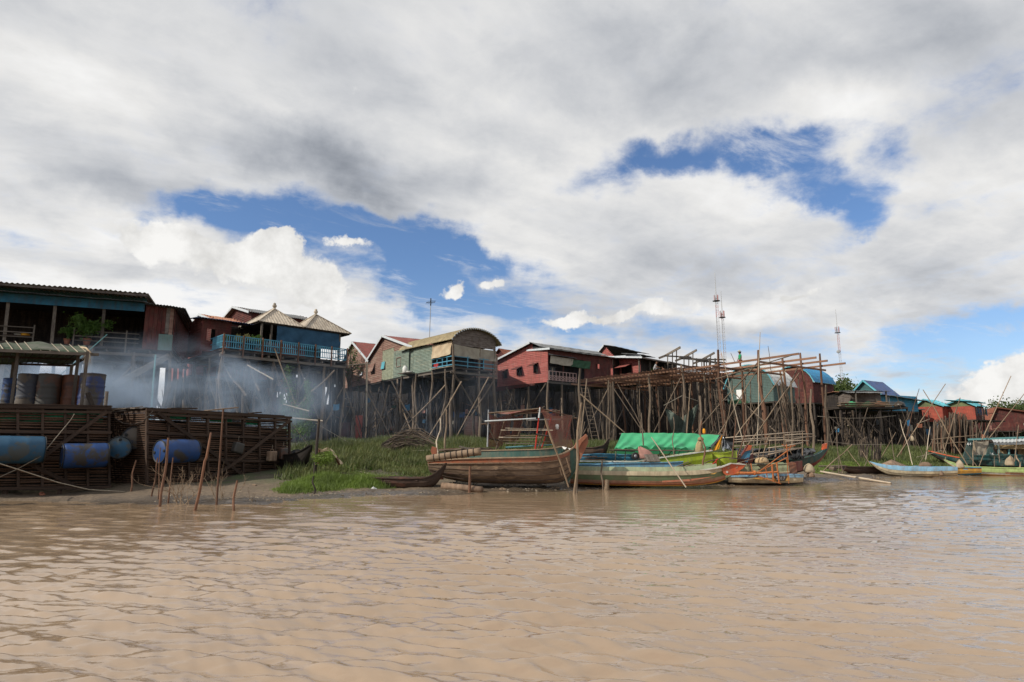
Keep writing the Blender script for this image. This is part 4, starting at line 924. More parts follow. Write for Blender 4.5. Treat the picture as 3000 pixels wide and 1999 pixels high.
def clothes(label, f, u0, u1, v, z, cols, size=.45):
    r = thing('hanging_laundry', f((u0 + u1) / 2, v, z), label, 'laundry'); n = len(cols)
    for i, m_ in enumerate(cols):
        a_ = u0 + (u1 - u0) * i / n; b_ = u0 + (u1 - u0) * (i + .8) / n; drape(r, 'garment', f(a_, v, z), f(b_, v, z - .02), (0, 0, -size * rnd.uniform(.8, 1.3)), m_, folds=2, nx=10, ny=6)
    mb = MB(); mb.tube([f(u0 - .1, v, z + .01), f(u1 + .1, v, z + .01)], .008, 4); mb.build('line', 'rope', r)
clothes('dark clothes hanging in the porch of the red boarded house', fr6, .5, 1.2, .3, FZ + 1.25, ['cloth_black', 'cloth_grey', 'cloth_black'], .7)
# brown-roofed house between the arched one and the red one
gable('low house with brown tiled roof between the arched roof and the red gable', P(1430, 1110, 74), P(1505, 1105, 71), 5, 9.0, P(1500, 1062, 71).z, P(1465, 1020, 72).z, 'dark_red_board', 'tile_brown', uoff=.5, trim=None)
bx = MB(); pA, pB = P(1440, 1005, 62), P(1590, 1030, 60)
# --- next red house, two stacked roofs
FZ7 = P(1878, 1104, 62).z; E0 = P(1750, 1120, 67.5); E1 = P(1878, 1100, 62); f7 = Fr(E0, E1); L = f7.L; h7 = thing('stilt_house', on(f7(0, 0, 0)), 'second red boarded house, right of the porch, with one wide window flap', 'house', 'stilt houses along the river')
hm = hole(f7, 1820, 1853, 1072, 1094); ha = hole(f7, 1773, 1800, 1016, 1038); hb = hole(f7, 1877, 1878, 1043, 1060)
zt7 = hb[3]; wall(h7, 'gable_wall', f7(0, 0, 0), f7(L, 0, 0), FZ7 - .6, [(0, ha[2] - .6), (ha[0], ha[3]), (ha[1], zt7 + .35), (L, zt7)], 'red_board', holes=[hm])
window(h7, f7, f7(hm[0], 0, 0), f7(hm[1], 0, 0), hm[2], hm[3], frame='red_board', shut=1.2, sm_='red_board')
g7 = Fr(f7(L, 0, 0), P(1985, 1112, 68)); wall(h7, 'front_wall', g7(0, .02, 0), g7(g7.L, .02, 0), FZ7 - .1, zt7 - .05, 'dark_board')
slab(h7, 'floor', g7, -.1, g7.L, 0, 6, FZ7 - .2, FZ7 - .06, 'deck_under')
tin(h7, 'lower_roof', g7(-.3, -.5, zt7 + .05), g7(2.2, -.5, zt7 + .02), g7(2.2, 2, zt7 + .4), g7(-.3, 2, zt7 + .42), 'tin_grey'); beam('bargeboard', h7, f7(ha[1] - .2, -.1, zt7 + .36), f7(L + .2, -.1, zt7 + .05), .05, .17, 'white_trim')
def F7(u, w, z): q = f7.o + f7.u * u + g7.u * w; return Vector((q.x, q.y, z))
tin(h7, 'upper_roof', F7(-.6, 7, ha[3] - 1.2), F7(-.6, -.3, ha[3] - 1.2), F7(ha[0], -.3, ha[3] + .15), F7(ha[0], 7, ha[3] + .15), 'tin_grey'); tin(h7, 'upper_roof', F7(ha[1] + .4, -.3, ha[3] - .25), F7(ha[1] + .4, 7, ha[3] - .25), F7(ha[0], 7, ha[3] + .15), F7(ha[0], -.3, ha[3] + .15), 'tin_grey')
beam('bargeboard', h7, F7(-.6, -.34, ha[3] - 1.24), F7(ha[0], -.34, ha[3] + .1), .05, .16, 'white_trim')
for u_ in (.2, 2, 4, L - .1): pole('stilt', h7, f7(u_, .1, 1), f7(u_, .1, FZ7 - .5), .13, 'pole_dark')
# --- open porch house with blue rail
p8 = Fr(P(1872, 1099, 61.5), P(2045, 1099, 69)); F8 = P(1872, 1104, 61.5).z - .25; h8 = thing('stilt_house', on(p8(0, 0, 0)), 'dark open porch house with blue rail behind the timber platform', 'house', 'stilt houses along the river')
z8 = P(1866, 1050, 61.5).z
tin(h8, 'roof_sheet', p8(-.2, -.6, z8), p8(6.5, -.6, z8 - .1), p8(6.5, 5, z8 + .5), p8(-.2, 5, z8 + .6), 'tin_grey'); beam('bargeboard', h8, p8(-.3, -.65, z8 + .0), p8(-.3, 4, z8 + .55), .05, .16, 'white_trim'); beam('eave_board', h8, p8(-.2, -.65, z8 - .03), p8(6.5, -.65, z8 - .13), .04, .14, 'grey_board')
slab(h8, 'floor', p8, 0, 8, 0, 6, F8 + .1, F8 + .25, 'deck_under'); wall(h8, 'back_wall', p8(0, 3.2, 0), p8(8, 3.2, 0), F8, z8 + .3, 'dark_board')
for u_ in (.1, 1.9, 4.6): beam('column', h8, p8(u_, 0, F8), p8(u_, 0, z8 + .02), .13, .13, 'beam_grey', roll=p8.ang)
for k in (.15, .45): beam('rail', h8, p8(.1, 0, F8 + .25 + k), p8(5.5, 0, F8 + .25 + k), .05, .07, 'paint_blue_rail')
stilts(h8, p8, [.2, 2.4, 4.6, 7], [.2, 3], F8 + .1, 'pole_dark', brace=False)
for k, u_ in enumerate((2.6, 3.6)):
    pp = p8(u_, .4, F8 + .25); r_ = thing('porch_shrub', pp, ['leafy shrub beside the porch column behind the platform', 'darker leafy shrub further along the blue porch rail'][k], 'shrub'); leaves('foliage', r_, pp + Vector((0, 0, .75)), .6, .55, 800, .07, 'leaf_shrub', 40 + k); mb = MB(); mb.tube([pp, pp + Vector((0, 0, .8))], .03); mb.build('stem', 'bark', r_)
# --- bare roof trusses of an unfinished house
tr = thing('roof_frame', on(P(2030, 1075, 66)), 'bare grey timber roof frame of an unfinished house behind the porch', 'roof frame')
for k, (px, py) in enumerate(((1950, 1042), (1998, 1050), (2050, 1058))):
    Y = 64 + 2.5 * k; a_ = P(px, py, Y); b_ = P(px + 43, py - 24, Y - 2.0); beam('rafter', tr, a_, b_, .10, .22, 'beam_grey'); beam('rafter', tr, P(px - 20, py + 8, Y), a_, .10, .22, 'beam_grey')
    for q_ in (6, 20, 32): beam('strut', tr, P(px + q_, py + 40, Y - .5), P(px + q_, py - q_ * .5 - 1, Y - .5), .09, .09, 'beam_grey')
    beam('tie_beam', tr, P(px - 5, py + 1, Y - .4), P(px + 75, py + 5, Y + 1.5), .1, .14, 'beam_grey')
beam('ridge_beam', tr, P(1990, 1046, 62), P(2105, 1064, 72), .14, .2, 'beam_grey'); beam('wall_plate', tr, P(1960, 1062, 62), P(2130, 1100, 72), .14, .2, 'beam_grey'); beam('wall_plate', tr, P(2030, 1053, 64), P(2125, 1054, 70), .12, .16, 'beam_grey')
for px in (2040, 2062, 2078, 2095): beam('strut', tr, on(P(px, 1075, 68)), P(px, 1050, 68), .14, .14, 'beam_grey')
# ---------------------------------------------------------------- timber platform under construction
PO = Vector((19.2, 48.2)); PE1 = Vector((-.52, .854)); PE2 = Vector((.854, .52))
def pf(t, s, z): q = PO + PE1 * min(t, 8) + Vector((-.60, .12)) * max(0, t - 8) + PE2 * s; return Vector((q.x, q.y, z))
def dz(t): return 8.15 - .06 * max(0, t - 8)
pt = thing('timber_platform', on(pf(0, 0, 0)), 'unfinished tall timber platform of bare posts and long brown beams', 'platform')
TS = [0, 3.9, 8.1, 12.75, 17.8, 22.9]; SS = [0, 2.9, 5.3, 8.0]
tops = {(0, 0): 8.85, (0, 1): 8.45, (0, 2): 9.05, (0, 3): 9.2, (1, 0): 9.4, (2, 0): 8.6}
for i, t in enumerate(TS):
    for j, s in enumerate(SS):
        z = tops.get((i, j), dz(t) - .05); q = pf(t + rnd.uniform(-.25, .25), s + rnd.uniform(-.2, .2), 0)
        pole('post', pt, on(q, -.4), pf(t, s, z), .14 if j == 0 else .115, 'pole_red' if (i < 2 or j > 1) else 'pole')
for i in range(5):
    for s in (1.4, 4.2, 6.8):
        t = (TS[i] + TS[i + 1]) / 2 + rnd.uniform(-.6, .6); q = pf(t, s, 0); pole('post', pt, on(q, -.3), pf(t + rnd.uniform(-.3, .3), s, 7.3), .06, 'pole', 'p')
def jb(t, s, z): return pf(t, s, z)
# long beams run back from the river, in butted lengths
for s, over in zip(SS, (3.3, 2.8, 2.2, 2.05)):
    cuts = [-over, 4.3, 8.0, 15.5, 23.3]
    for a, b in zip(cuts, cuts[1:]): za = dz(a); zb = dz(b); beam('long_beam', pt, pf(a, s + .17, za + (.0 if a < 0 else .0)), pf(b - .01, s + .17, zb), .07, .16, 'beam_new')
for i, t in enumerate(TS):
    z = dz(t) - .25; beam('cross_beam', pt, pf(t - .16, -1.0 if i else -.3, z), pf(t - .16, 8.4, z - .12), .07, .15, 'beam_new')
for s in (1.45, 4.1, 6.6):
    beam('joist', pt, pf(8.1, s, 7.95), pf(23.3, s, 7.05), .07, .14, 'beam_new')
t = 6.6; k = 0
while t < 23.2:
    for s0, s1 in ((-.25, 2.7), (2.8, 5.4), (5.5, 8.2)):
        if t < 9.5 and s0 > 3: continue
        z = dz(t) + .17; j = rnd.uniform(-.15, .35)
        beam('deck_slat', pt, pf(t, s0 - j, z + rnd.uniform(0, .03)), pf(t + rnd.uniform(-.05, .05), s1 + rnd.uniform(-.1, .3), z), .07, .045, 'beam_new')
    t += .36 if t < 8 else .5
for (t0, s0, z0, t1, s1, z1) in ((0, .2, 8.0, 7.5, .1, 2.0), (3.9, -.3, 6.9, -3, 0, 8.05), (1, 3, 2.6, 6.5, 3, 7.4), (0, 5, 7.8, 0, .6, 2.2), (8, 0, 7.4, 12.5, 0, 2.2), (13, 0, 2.3, 17, 0, 7.0), (8.1, 2.9, 7.0, 8.1, 8, 3), (12.7, 0, 7.0, 12.7, 5.3, 3), (18, 0, 6.9, 22.5, 0, 2.2), (17.8, 0, 6.8, 13.5, 0, 2.6), (17.8, 3, 6.8, 17.8, 8, 3)):
    pole('brace', pt, pf(t0, s0 - .2, z0), pf(t1, s1 - .2, z1), .055, 'pole', 'p')
# leaning scaffold poles, each one a loose pole
for k, (p0, p1, Y, r_, m_, lb) in enumerate((
    ((2069, 1268), (2225, 1076), 45.5, .07, 'bamboo', 'long thin pole leaning up to the tallest platform post'),
    ((2120, 1280), (2304, 1083), 45, .075, 'bamboo', 'second long diagonal pole crossing below the platform corner'),
    ((2172, 1268), (2342, 1093), 44.5, .08, 'bamboo', 'thick diagonal pole rising to the upper right under the beams'),
    ((2216, 1300), (2227, 974), 44, .05, 'bamboo_pale', 'tall thin pale pole standing up past the platform beams'),
    ((2185, 1312), (2112, 1030), 43, .05, 'bamboo_pale', 'pale pole leaning left in front of the platform'),
    ((2108, 1275), (2151, 1130), 43.5, .05, 'bamboo', 'thin pole leaning right beside the second front post'),
    ((2260, 1095), (2250, 1014), 50, .04, 'pole', 'thin tip of a pole above the beams right of the tallest post'),
    ((2153, 1062), (2141, 1035), 52, .04, 'pole', 'short thin pole tip left of the worker'),
    ((1700, 1320), (1719, 1110), 42, .09, 'bamboo', 'bent pale pole in front of the deck end by the porch'),
    ((1697, 1290), (1700, 1080), 44, .17, 'pole', 'thick upright trunk post beside the pink porch rail'),
    ((1778, 1300), (1783, 1115), 42, .10, 'pole', 'pair of upright posts under the slatted deck, left one'),
    ((1785, 1300), (1790, 1122), 41.5, .07, 'pole', 'pair of upright posts under the slatted deck, right one'),
    ((1700, 1155), (1830, 1268), 40, .08, 'bamboo', 'long pale pole sloping down to the green tarpaulin'),
    ((2005, 1270), (2023, 1125), 44, .07, 'bamboo', 'leaning pole in front of the hanging grey green net'))):
    q = pole('scaffold_pole', None, on(P(*p0, Y)) if p0[1] > 1262 else P(*p0, Y), P(*p1, Y + (.8 if k < 3 else 0)), r_ * .68, m_, 'p' if k < 12 else 's'); tag(q, lb, 'pole')
def lin(a, b, t): return (a[0] + (b[0] - a[0]) * t, a[1] + (b[1] - a[1]) * t)
for k, (px, Y, top, bot) in enumerate(((2317, 42, 1116, 1300), (2377, 41, 1140, 1320), (2420, 40, 1128, 1337), (2050, 41, 1160, 1300))):
    q = pole('upright_pole', None, on(P(px + 5, bot, Y)), P(px, top, Y), .09, 'pole'); tag(q, ['crooked post standing alone right of the tallest post', 'slim crooked post just left of the last platform posts', 'reddish slim post standing outside the platform corner', 'short dark post under the middle of the platform'][k], 'post')
# bundle of poles leaned together
for k in range(9):
    q = pole('leaning_pole', None, on(P(2305 + 6 * k, 1300, 46 + .2 * k), -.1), P(2275 + 3.2 * k, 1120 + 5 * (k % 3), 47), .05, 'pole'); tag(q, 'thin grey pole in the sheaf leaning inside the platform', 'pole', 'sheaf of poles leaning inside the platform')
# ladders
def ladder(label, a, b, w, n, m='pole', cat='ladder'):
    a, b = Vector(a), Vector(b); r = thing('ladder', a, label, cat); sd = Vector((w / 2, 0, 0))
    for s in (-1, 1): pole('side_rail', r, a + sd * s, b + sd * s, .035, m, 's')
    for i in range(n): p = a.lerp(b, (i + .6) / n); pole('rung', r, p - sd * 1.15, p + sd * 1.15, .022, m, 's')
ladder('long bamboo ladder under the porch end by the slatted deck', on(P(1748, 1240, 47)), P(1712, 1135, 48), .5, 15)
ladder('bamboo ladder standing inside the platform posts', on(P(2125, 1275, 50)), P(2100, 1140, 50.5), .5, 14)
# hanging net
nt = thing('hanging_net', P(2000, 1250, 55), 'grey green net hanging in folds under the platform', 'net'); g = []
for j in range(13):
    row = []
    for i in range(31): s = i / 30; t = j / 12; px = 1950 + 95 * s; py = 1195 + 30 * (1 - abs(2 * s - 1)) * 2 * .6 - 12 * s + t * (75 * (1 - (2 * s - 1) ** 2) + 8); row.append(P(px, py, 54 + .5 * math.sin(s * 17 + t * 3) + s * 2))
    g.append(row)
mb = MB(); mb.sheet(g); mb.build('net_cloth', 'net_grey_green', nt, smooth=True)
mb = MB(); mb.tube([P(1945, 1188, 54), P(1998, 1160, 55), P(2052, 1178, 56)], .04, 5); mb.build('net_rope', 'rope', nt)

# ---------------------------------------------------------------- people (far away, on the platform and porch)
def person(loc, face, label, pose, skinm='skin', shirt='shirt_green', pants='shorts_red', hat=None, sc=1.0):
    loc = Vector(loc); r = thing('person', loc, label, 'person'); rot = Matrix.Rotation(face, 3, 'Z')
    def W(p): return loc + rot @ (Vector(p) * sc)
    def skinned(name, verts, edges, m, sub=1, root=0):
        me = bpy.data.meshes.new(name); me.from_pydata([tuple(W(v[:3]) - loc) for v in verts], edges, []); me.materials.append(M(m))
        o = bpy.data.objects.new(name, me); col.objects.link(o); o.parent = r
        md = o.modifiers.new('s', 'SKIN'); md.use_smooth_shade = True; me.skin_vertices.new() if not me.skin_vertices else None
        for i, v in enumerate(verts): me.skin_vertices[0].data[i].radius = (v[3] * sc, v[3] * sc * (v[4] if len(v) > 4 else 1))
        me.skin_vertices[0].data[root].use_root = True
        s2 = o.modifiers.new('u', 'SUBSURF'); s2.levels = sub; s2.render_levels = sub; return o
    if pose == 'stand':   # faces +x, mid step
        B = [(0, 0, .92, .13), (0, 0, 1.12, .12, 1.1), (0, 0, 1.34, .13, 1.25), (.01, 0, 1.46, .055), (.03, 0, 1.56, .085), (.035, 0, 1.66, .095), (.03, 0, 1.72, .07),
             (.0, .17, 1.39, .055), (-.05, .22, 1.12, .045), (.04, .22, .90, .035), (.09, .215, .82, .035), (0, -.17, 1.39, .055), (.05, -.22, 1.13, .045), (.17, -.2, .93, .035), (.22, -.19, .86, .035),
             (0, .09, .86, .095), (.08, .10, .49, .062), (.06, .10, .10, .042), (.16, .10, .05, .035), (0, -.09, .86, .095), (-.04, -.10, .49, .062), (-.16, -.10, .12, .042), (-.08, -.10, .05, .035)]
        E = [(0, 1), (1, 2), (2, 3), (3, 4), (4, 5), (5, 6), (2, 7), (7, 8), (8, 9), (9, 10), (2, 11), (11, 12), (12, 13), (13, 14), (0, 15), (15, 16), (16, 17), (17, 18), (0, 19), (19, 20), (20, 21), (21, 22)]
        skinned('body', B, E, skinm)
        skinned('shirt', [(0, 0, .84, .15, 1.15), (0, 0, 1.1, .145, 1.2), (0, 0, 1.36, .145, 1.35), (.005, 0, 1.42, .08), (0, .18, 1.39, .075), (-.03, .215, 1.2, .068), (0, -.18, 1.39, .075), (.03, -.215, 1.2, .068)], [(0, 1), (1, 2), (2, 3), (2, 4), (4, 5), (2, 6), (6, 7)], shirt)
        skinned('shorts', [(0, 0, .9, .145, 1.1), (0, .09, .82, .115), (.06, .1, .52, .085), (0, -.09, .82, .115), (-.03, -.1, .52, .085)], [(0, 1), (1, 2), (0, 3), (3, 4)], pants)
        hd = (.03, 0, 1.66)
        skinned('hair', [(-.03, 0, 1.70, .085), (-.06, 0, 1.62, .085), (-.07, 0, 1.50, .06)], [(0, 1), (1, 2)], 'hair')
    else:                 # sitting, knees drawn up, faces +x, leaning forward
        B = [(0, 0, .12, .13), (.02, 0, .32, .13, 1.1), (.09, 0, .55, .125, 1.25), (.15, 0, .66, .055), (.19, 0, .75, .085), (.21, 0, .84, .09), (.2, 0, .90, .065),
             (.1, .17, .6, .055), (.22, .24, .38, .045), (.42, .18, .33, .035), (.5, .14, .33, .035), (.1, -.17, .6, .055), (.24, -.24, .4, .045), (.44, -.18, .34, .035), (.52, -.14, .34, .035),
             (.06, .1, .12, .1), (.42, .14, .38, .065), (.36, .13, .07, .045), (.48, .13, .04, .035), (.06, -.1, .12, .1), (.42, -.14, .38, .065), (.36, -.13, .07, .045), (.48, -.13, .04, .035)]
        E = [(0, 1), (1, 2), (2, 3), (3, 4), (4, 5), (5, 6), (2, 7), (7, 8), (8, 9), (9, 10), (2, 11), (11, 12), (12, 13), (13, 14), (0, 15), (15, 16), (16, 17), (17, 18), (0, 19), (19, 20), (20, 21), (21, 22)]
        skinned('body', B, E, skinm)
        skinned('shirt', [(0, 0, .1, .15, 1.15), (.03, 0, .32, .15, 1.2), (.1, 0, .56, .145, 1.3), (.13, 0, .62, .08), (.1, .18, .6, .075), (.17, .22, .46, .065), (.1, -.18, .6, .075), (.19, -.22, .46, .065)], [(0, 1), (1, 2), (2, 3), (2, 4), (4, 5), (2, 6), (6, 7)], shirt)
        skinned('trousers', [(0, 0, .11, .145, 1.1), (.08, .1, .14, .115), (.41, .14, .38, .08), (.37, .13, .14, .065), (.08, -.1, .14, .115), (.41, -.14, .38, .08), (.37, -.13, .14, .065)], [(0, 1), (1, 2), (2, 3), (0, 4), (4, 5), (5, 6)], pants)
        hd = (.21, 0, .84)
        skinned('hair', [(.17, 0, .90, .09), (.15, 0, .82, .085)], [(0, 1)], 'hair')
    mb = MB(); f_ = Vector(hd)
    for s in (-1, 1):
        e = f_ + Vector((.088, .033 * s, .015)); mb.box(W(e), .012 * sc, .022 * sc, .01 * sc, face)
    mb.build('eyes', 'hair', r)
    mb = MB(); mb.lathe([(.004, -.025), (.018, -.02), (.004, .03)], 6, o=W(f_ + Vector((.10, 0, -.01)))); mb.box(W(f_ + Vector((.088, 0, -.05))), .012, .04 * sc, .008, face); mb.build('nose_and_mouth', skinm, r)
    if hat:
        mb = MB(); mb.lathe([(.19 * sc, -.03), (.20 * sc, -.02), (.105 * sc, .01), (.10 * sc, .09), (.07 * sc, .12), (.01, .125)], 14, o=W(f_ + Vector((0, 0, .055)))); mb.build('hat', hat, r, smooth=True)
    return r
zb = 8.15 - .045 * 5.2 + .13
pw = P(2176, 1080, 53.5); tt = 5.6
q = pf(5.75, .17, 0); zq = 8.15 - .045 * 5.75 + .13
person(pf(6.6, 6.1, 8.37), R(180), 'person in green shirt, red shorts and brimmed hat standing on the platform beams', 'stand', hat='hat_pale')
for (t_, s_) in ((6.2, .2), ): beam('walk_board', pt, pf(6.6, 5.2, 8.345), pf(6.6, 8.2, 8.34), .5, .05, 'beam_new')
sp_ = P(1911, 1096, 57.0)
sz = FZ + .25
person(pf(12.9, .9, dz(12.9) + .25), R(-20), 'person in light grey shirt sitting on the deck by the blue porch rail', 'sit', shirt='shirt_grey', pants='cloth_black')
beam('deck_board', pt, pf(12.9, .3, dz(12.9) + .22), pf(12.9, 2.6, dz(12.9) + .22), .7, .04, 'beam_new')
person(pf(12.9, 2.0, dz(12.9) + .25), R(200), 'child with bare shoulders sitting low beside the person in grey', 'sit', shirt='skin', pants='cloth_black', sc=.55)

# ---------------------------------------------------------------- houses further right
def yard_stilts(): pass
# grey green arched house
def archhouse(label, a, b, depth, z0, ze, rs_, wm, rm, lip=None, flaps=()):
    f = Fr(a, b); L = f.L; r = thing('stilt_house', on(f(0, 0, 0)), label, 'house', 'stilt houses along the river')
    arch(r, f, -.25, L + .35, -.3, depth, ze, rs_, rm)
    wall(r, 'gable_wall', f(0, 0, 0), f(L, 0, 0), z0, [(u, arch_z(u, -.25, L + .35, ze, rs_) - .05) for u in np.linspace(0, L, 20)], wm)
    wall(r, 'side_wall', f(0, depth, 0), f(0, 0, 0), z0, ze, wm); wall(r, 'side_wall', f(L, 0, 0), f(L, depth, 0), z0, ze, wm)
    g = [arch_z(u, -.25, L + .35, ze, rs_) for u in np.linspace(-.25, L + .34, 14)]; us = np.linspace(-.25, L + .34, 14)
    for i in range(13): beam('edge_trim', r, f(us[i], -.33, g[i] - .03), f(us[i + 1], -.33, g[i + 1] - .03), .04, .1, lip or 'tin_teal')
    slab(r, 'floor', f, 0, L, 0, depth, z0 - .15, z0 - .02, 'deck_under'); stilts(r, f, [.1, L * .33, L * .66, L - .1], [.1, depth * .5, depth], z0 - .1, 'pole_dark', r=.14)
    return r, f
a = P(2133, 1184, 66); b = P(2268, 1186, 62)
r9, f9 = archhouse('grey green house with curved pale roof seen through the platform posts', a, b, 4.2, a.z, P(2140, 1140, 66).z, 2.3, 'grey_green_board', 'tin_white')
mb = MB(); mb.quad(f9(.1, -.06, a.z - .02), f9(2.4, -.06, a.z - .02), f9(2.0, -.06, a.z + .45), f9(.1, -.06, a.z + .3)); mb.build('wall_patch', 'cloth_dark_green', r9)
pp_ = hole(f9, 2158, 2178, 1143, 1168); mb = MB(); mb.quad(f9(pp_[0], -.07, pp_[2]), f9(pp_[1], -.07, pp_[2]), f9(pp_[1], -.07, pp_[3]), f9(pp_[0], -.07, pp_[3])); mb.build('paper_sheet', 'paper_white', r9)
a = P(2268, 1186, 74); b = P(2386, 1188, 70.2)
r10, f10 = archhouse('dark red house with bright blue curved roof behind the last platform posts', a, b, 4.8, a.z, P(2386, 1120, 70.2).z, 2.0, 'dark_red_board', 'tin_blue')
gable('small grey tin-roofed hut right of the blue curved roof', P(2420, 1190, 66), P(2478, 1192, 64), 6, P(2420, 1192, 66).z, P(2470, 1150, 64).z, P(2470, 1146, 64).z, 'dark_board', 'tin_rust', trim=None)
gable('grey panelled shed between the blue curved roof and navy roof house', P(2458, 1185, 62), P(2494, 1187, 60), 3, P(2458, 1188, 60).z, P(2490, 1150, 60).z, P(2480, 1147, 60).z + .1, 'grey_board', 'tin_grey', trim=None)
# navy roofed blue house with cluttered deck
r13, f13 = gable('blue boarded house with steep navy roof behind the cluttered far deck', P(2500, 1200, 67), P(2583, 1200, 64.6), 3.6, P(2540, 1205, 65).z, P(2583, 1150, 64.6).z, P(2541, 1115, 66).z, 'sky_blue_board', 'tin_navy', gm='teal_board', trim='tin_teal', legs='pole_dark', uoff=.5)
f14 = Fr(P(2578, 1200, 60.5), P(2690, 1200, 63)); r14 = thing('stilt_house', on(f14(0, 0, 0)), 'blue boarded side wing with flat dark lean-to roof right of the navy roof', 'house', 'stilt houses along the river'); zw = P(2600, 1203, 61).z; ze4 = P(2610, 1157, 60.6).z
wall(r14, 'wall', f14(0, 0, 0), f14(f14.L, 0, 0), zw, ze4, 'sky_blue_board', board=.22); wall(r14, 'side_wall', f14(f14.L, 0, 0), f14(f14.L, 4, 0), zw, ze4, 'blue_board'); tin(r14, 'lean_to_roof', f14(0, -.6, ze4 - .05), f14(f14.L + 1.0, -.6, ze4 - .45), f14(f14.L + 1.0, 4, ze4 + .1), f14(0, 4, ze4 + .3), 'tin_grey'); slab(r14, 'floor', f14, 0, f14.L, 0, 4, zw - .15, zw - .02, 'deck_under'); stilts(r14, f14, [0, 1.3, 2.6, f14.L], [.1, 2.5], zw - .1, 'pole_dark')
beam('column', r14, f14(1.4, -.04, zw), f14(1.4, -.04, ze4), .12, .1, 'white_trim', roll=f14.ang)
a = P(2505, 1190, 58); b = P(2640, 1194, 58); f11 = Fr(a, b); z0 = a.z; r11 = thing('open_deck', on(a), 'cluttered open deck with thin flat roof in front of the blue boarded house', 'deck'); ze = P(2500, 1146, 58).z
tin(r11, 'lean_to_roof', f11(-.5, -.5, ze - .02), f11(3.2, -.5, ze - .05), f11(3.2, 1.6, ze + .12), f11(-.5, 1.6, ze + .12), 'tin_grey')
slab(r11, 'floor', f11, -2, f11.L, -1, 1.6, z0 - .3, z0 - .15, 'deck_under'); stilts(r11, f11, [-1.8, 0, 1.8, f11.L], [-.8, 1.5], z0 - .2, 'pole_dark', r=.12)
for u_ in (0, 2.8): beam('column', r11, f11(u_, -.3, z0), f11(u_, -.3, ze), .1, .1, 'beam_grey')
for k in range(8): pole('deck_pole', r11, f11(-1.8 + rnd.uniform(-.5, .5), -1 - .05 * k, z0 - .15 + .05 * k), f11(3 + rnd.uniform(-.5, .8), -1.1, z0 - .1 + .05 * k + rnd.uniform(-.1, .1)), .04, 'bamboo')
for k, (u_, m_, lb) in enumerate(((-.6, 'cloth_green', 'heap of green netting on the far cluttered deck'), (.9, 'cloth_dark_green', 'heap of dark green netting under the far lean-to roof'), (2.0, 'clay', 'heap of orange cloth on the far deck edge'), (3.8, 'cloth_black', 'dark bundle at the right end of the far deck'))):
    mb = MB(); q = f11(u_, -.5, z0 - .15); mb.lathe([(.45, 0), (.5, .2), (.35, .42), (.12, .5)], 9, o=q)
    for v_ in mb.v: v_ += Vector((rnd.uniform(-.07, .07), rnd.uniform(-.07, .07), rnd.uniform(-.05, .05)))
    tag(mb.build('bundle', m_, None, smooth=True), lb, 'bundle')
q = drape(None, 'drying_net', P(2565, 1168, 60), P(2612, 1186, 60), (0, -.1, -.5), 'cloth_white', folds=3); tag(q, 'pale cloth arching over the far cluttered deck rail', 'cloth')
# teal and red houses
def two(label, ax, ay, bx_, by, Y0, Y1, depth, eave, ridge, rx, wm, rm, gm=None, **k):
    a = P(ax, ay, Y0); b = P(bx_, by, Y1); return gable(label, a, b, depth, (a.z + b.z) / 2, P(ax, eave, Y0).z, P(rx, ridge, (Y0 + Y1) / 2).z, wm, rm, uoff=(rx - ax) / (bx_ - ax), gm=gm, **k)
two('red house with teal roof and olive gable, left one of the joined pair', 2687, 1238, 2765, 1234, 80, 77.6, 3.2, 1190, 1169, 2716, 'bright_red_board', 'tin_teal', gm='olive_board', legs='pole_dark', trim='tin_teal')
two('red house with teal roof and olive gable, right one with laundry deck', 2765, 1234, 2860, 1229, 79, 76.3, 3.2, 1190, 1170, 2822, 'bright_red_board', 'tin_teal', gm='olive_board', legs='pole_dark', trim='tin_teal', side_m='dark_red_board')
a = P(2622, 1240, 82); b = P(2700, 1240, 80); f12 = Fr(a, b); r12 = thing('stilt_house', on(a), 'low bright red walled house below the blue boarded one', 'house', 'stilt houses along the river'); wall(r12, 'wall', f12(0, 0, 0), f12(f12.L, 0, 0), a.z, a.z + 1.2, 'bright_red_board'); stilts(r12, f12, [0, 1.5, 3], [.2], a.z, 'pole_dark'); tin(r12, 'roof_sheet', f12(0, -.1, a.z + 1.25), f12(f12.L, -.1, a.z + 1.25), f12(f12.L, 3, a.z + 1.5), f12(0, 3, a.z + 1.5), 'tin_rust')
fd = Fr(P(2860, 1229, 72), P(2945, 1229, 76)); rd = thing('laundry_deck', on(fd(0, 0, 0)), 'open deck with laundry right of the teal roofed red house', 'deck'); zd = P(2860, 1229, 72).z
slab(rd, 'floor', fd, 0, fd.L, 0, 4, zd - .12, zd, 'deck_under'); stilts(rd, fd, [.2, 1.6, 3.0], [.2, 3], zd - .05, 'pole'); beam('rail', rd, fd(0, 0, zd + .8), fd(fd.L, 0, zd + .8), .06, .06, 'pole_dark')
tin(rd, 'roof_sheet', fd(-.2, -.5, zd + 2.0), fd(1.8, -.5, zd + 1.85), fd(1.8, 3, zd + 2.3), fd(-.2, 3, zd + 2.4), 'tin_teal'); beam('column', rd, fd(1.7, 0, zd), fd(1.7, 0, zd + 1.9), .07, .07, 'beam_grey')
clothes('row of dark blue and pink clothes on the far laundry deck', fd, .1, 3.0, -.05, zd + 1.35, ['cloth_black', 'cloth_blue', 'cloth_black', 'plastic_blue', 'cloth_pink', 'cloth_black', 'cloth_dark_green', 'cloth_blue'], .75)
two('brown house with rusty tiled roof at the far right edge', 2915, 1262, 3040, 1262, 84, 82, 6, 1212, 1192, 2925, 'dark_red_board', 'tile_brown', legs='pole_dark', trim='tile_brown')
two('small maroon house low under the rusty roofed one', 2870, 1262, 2975, 1268, 88, 86, 6, 1232, 1222, 2920, 'dark_red_board', 'tin_rust', legs='pole_dark', trim=None)

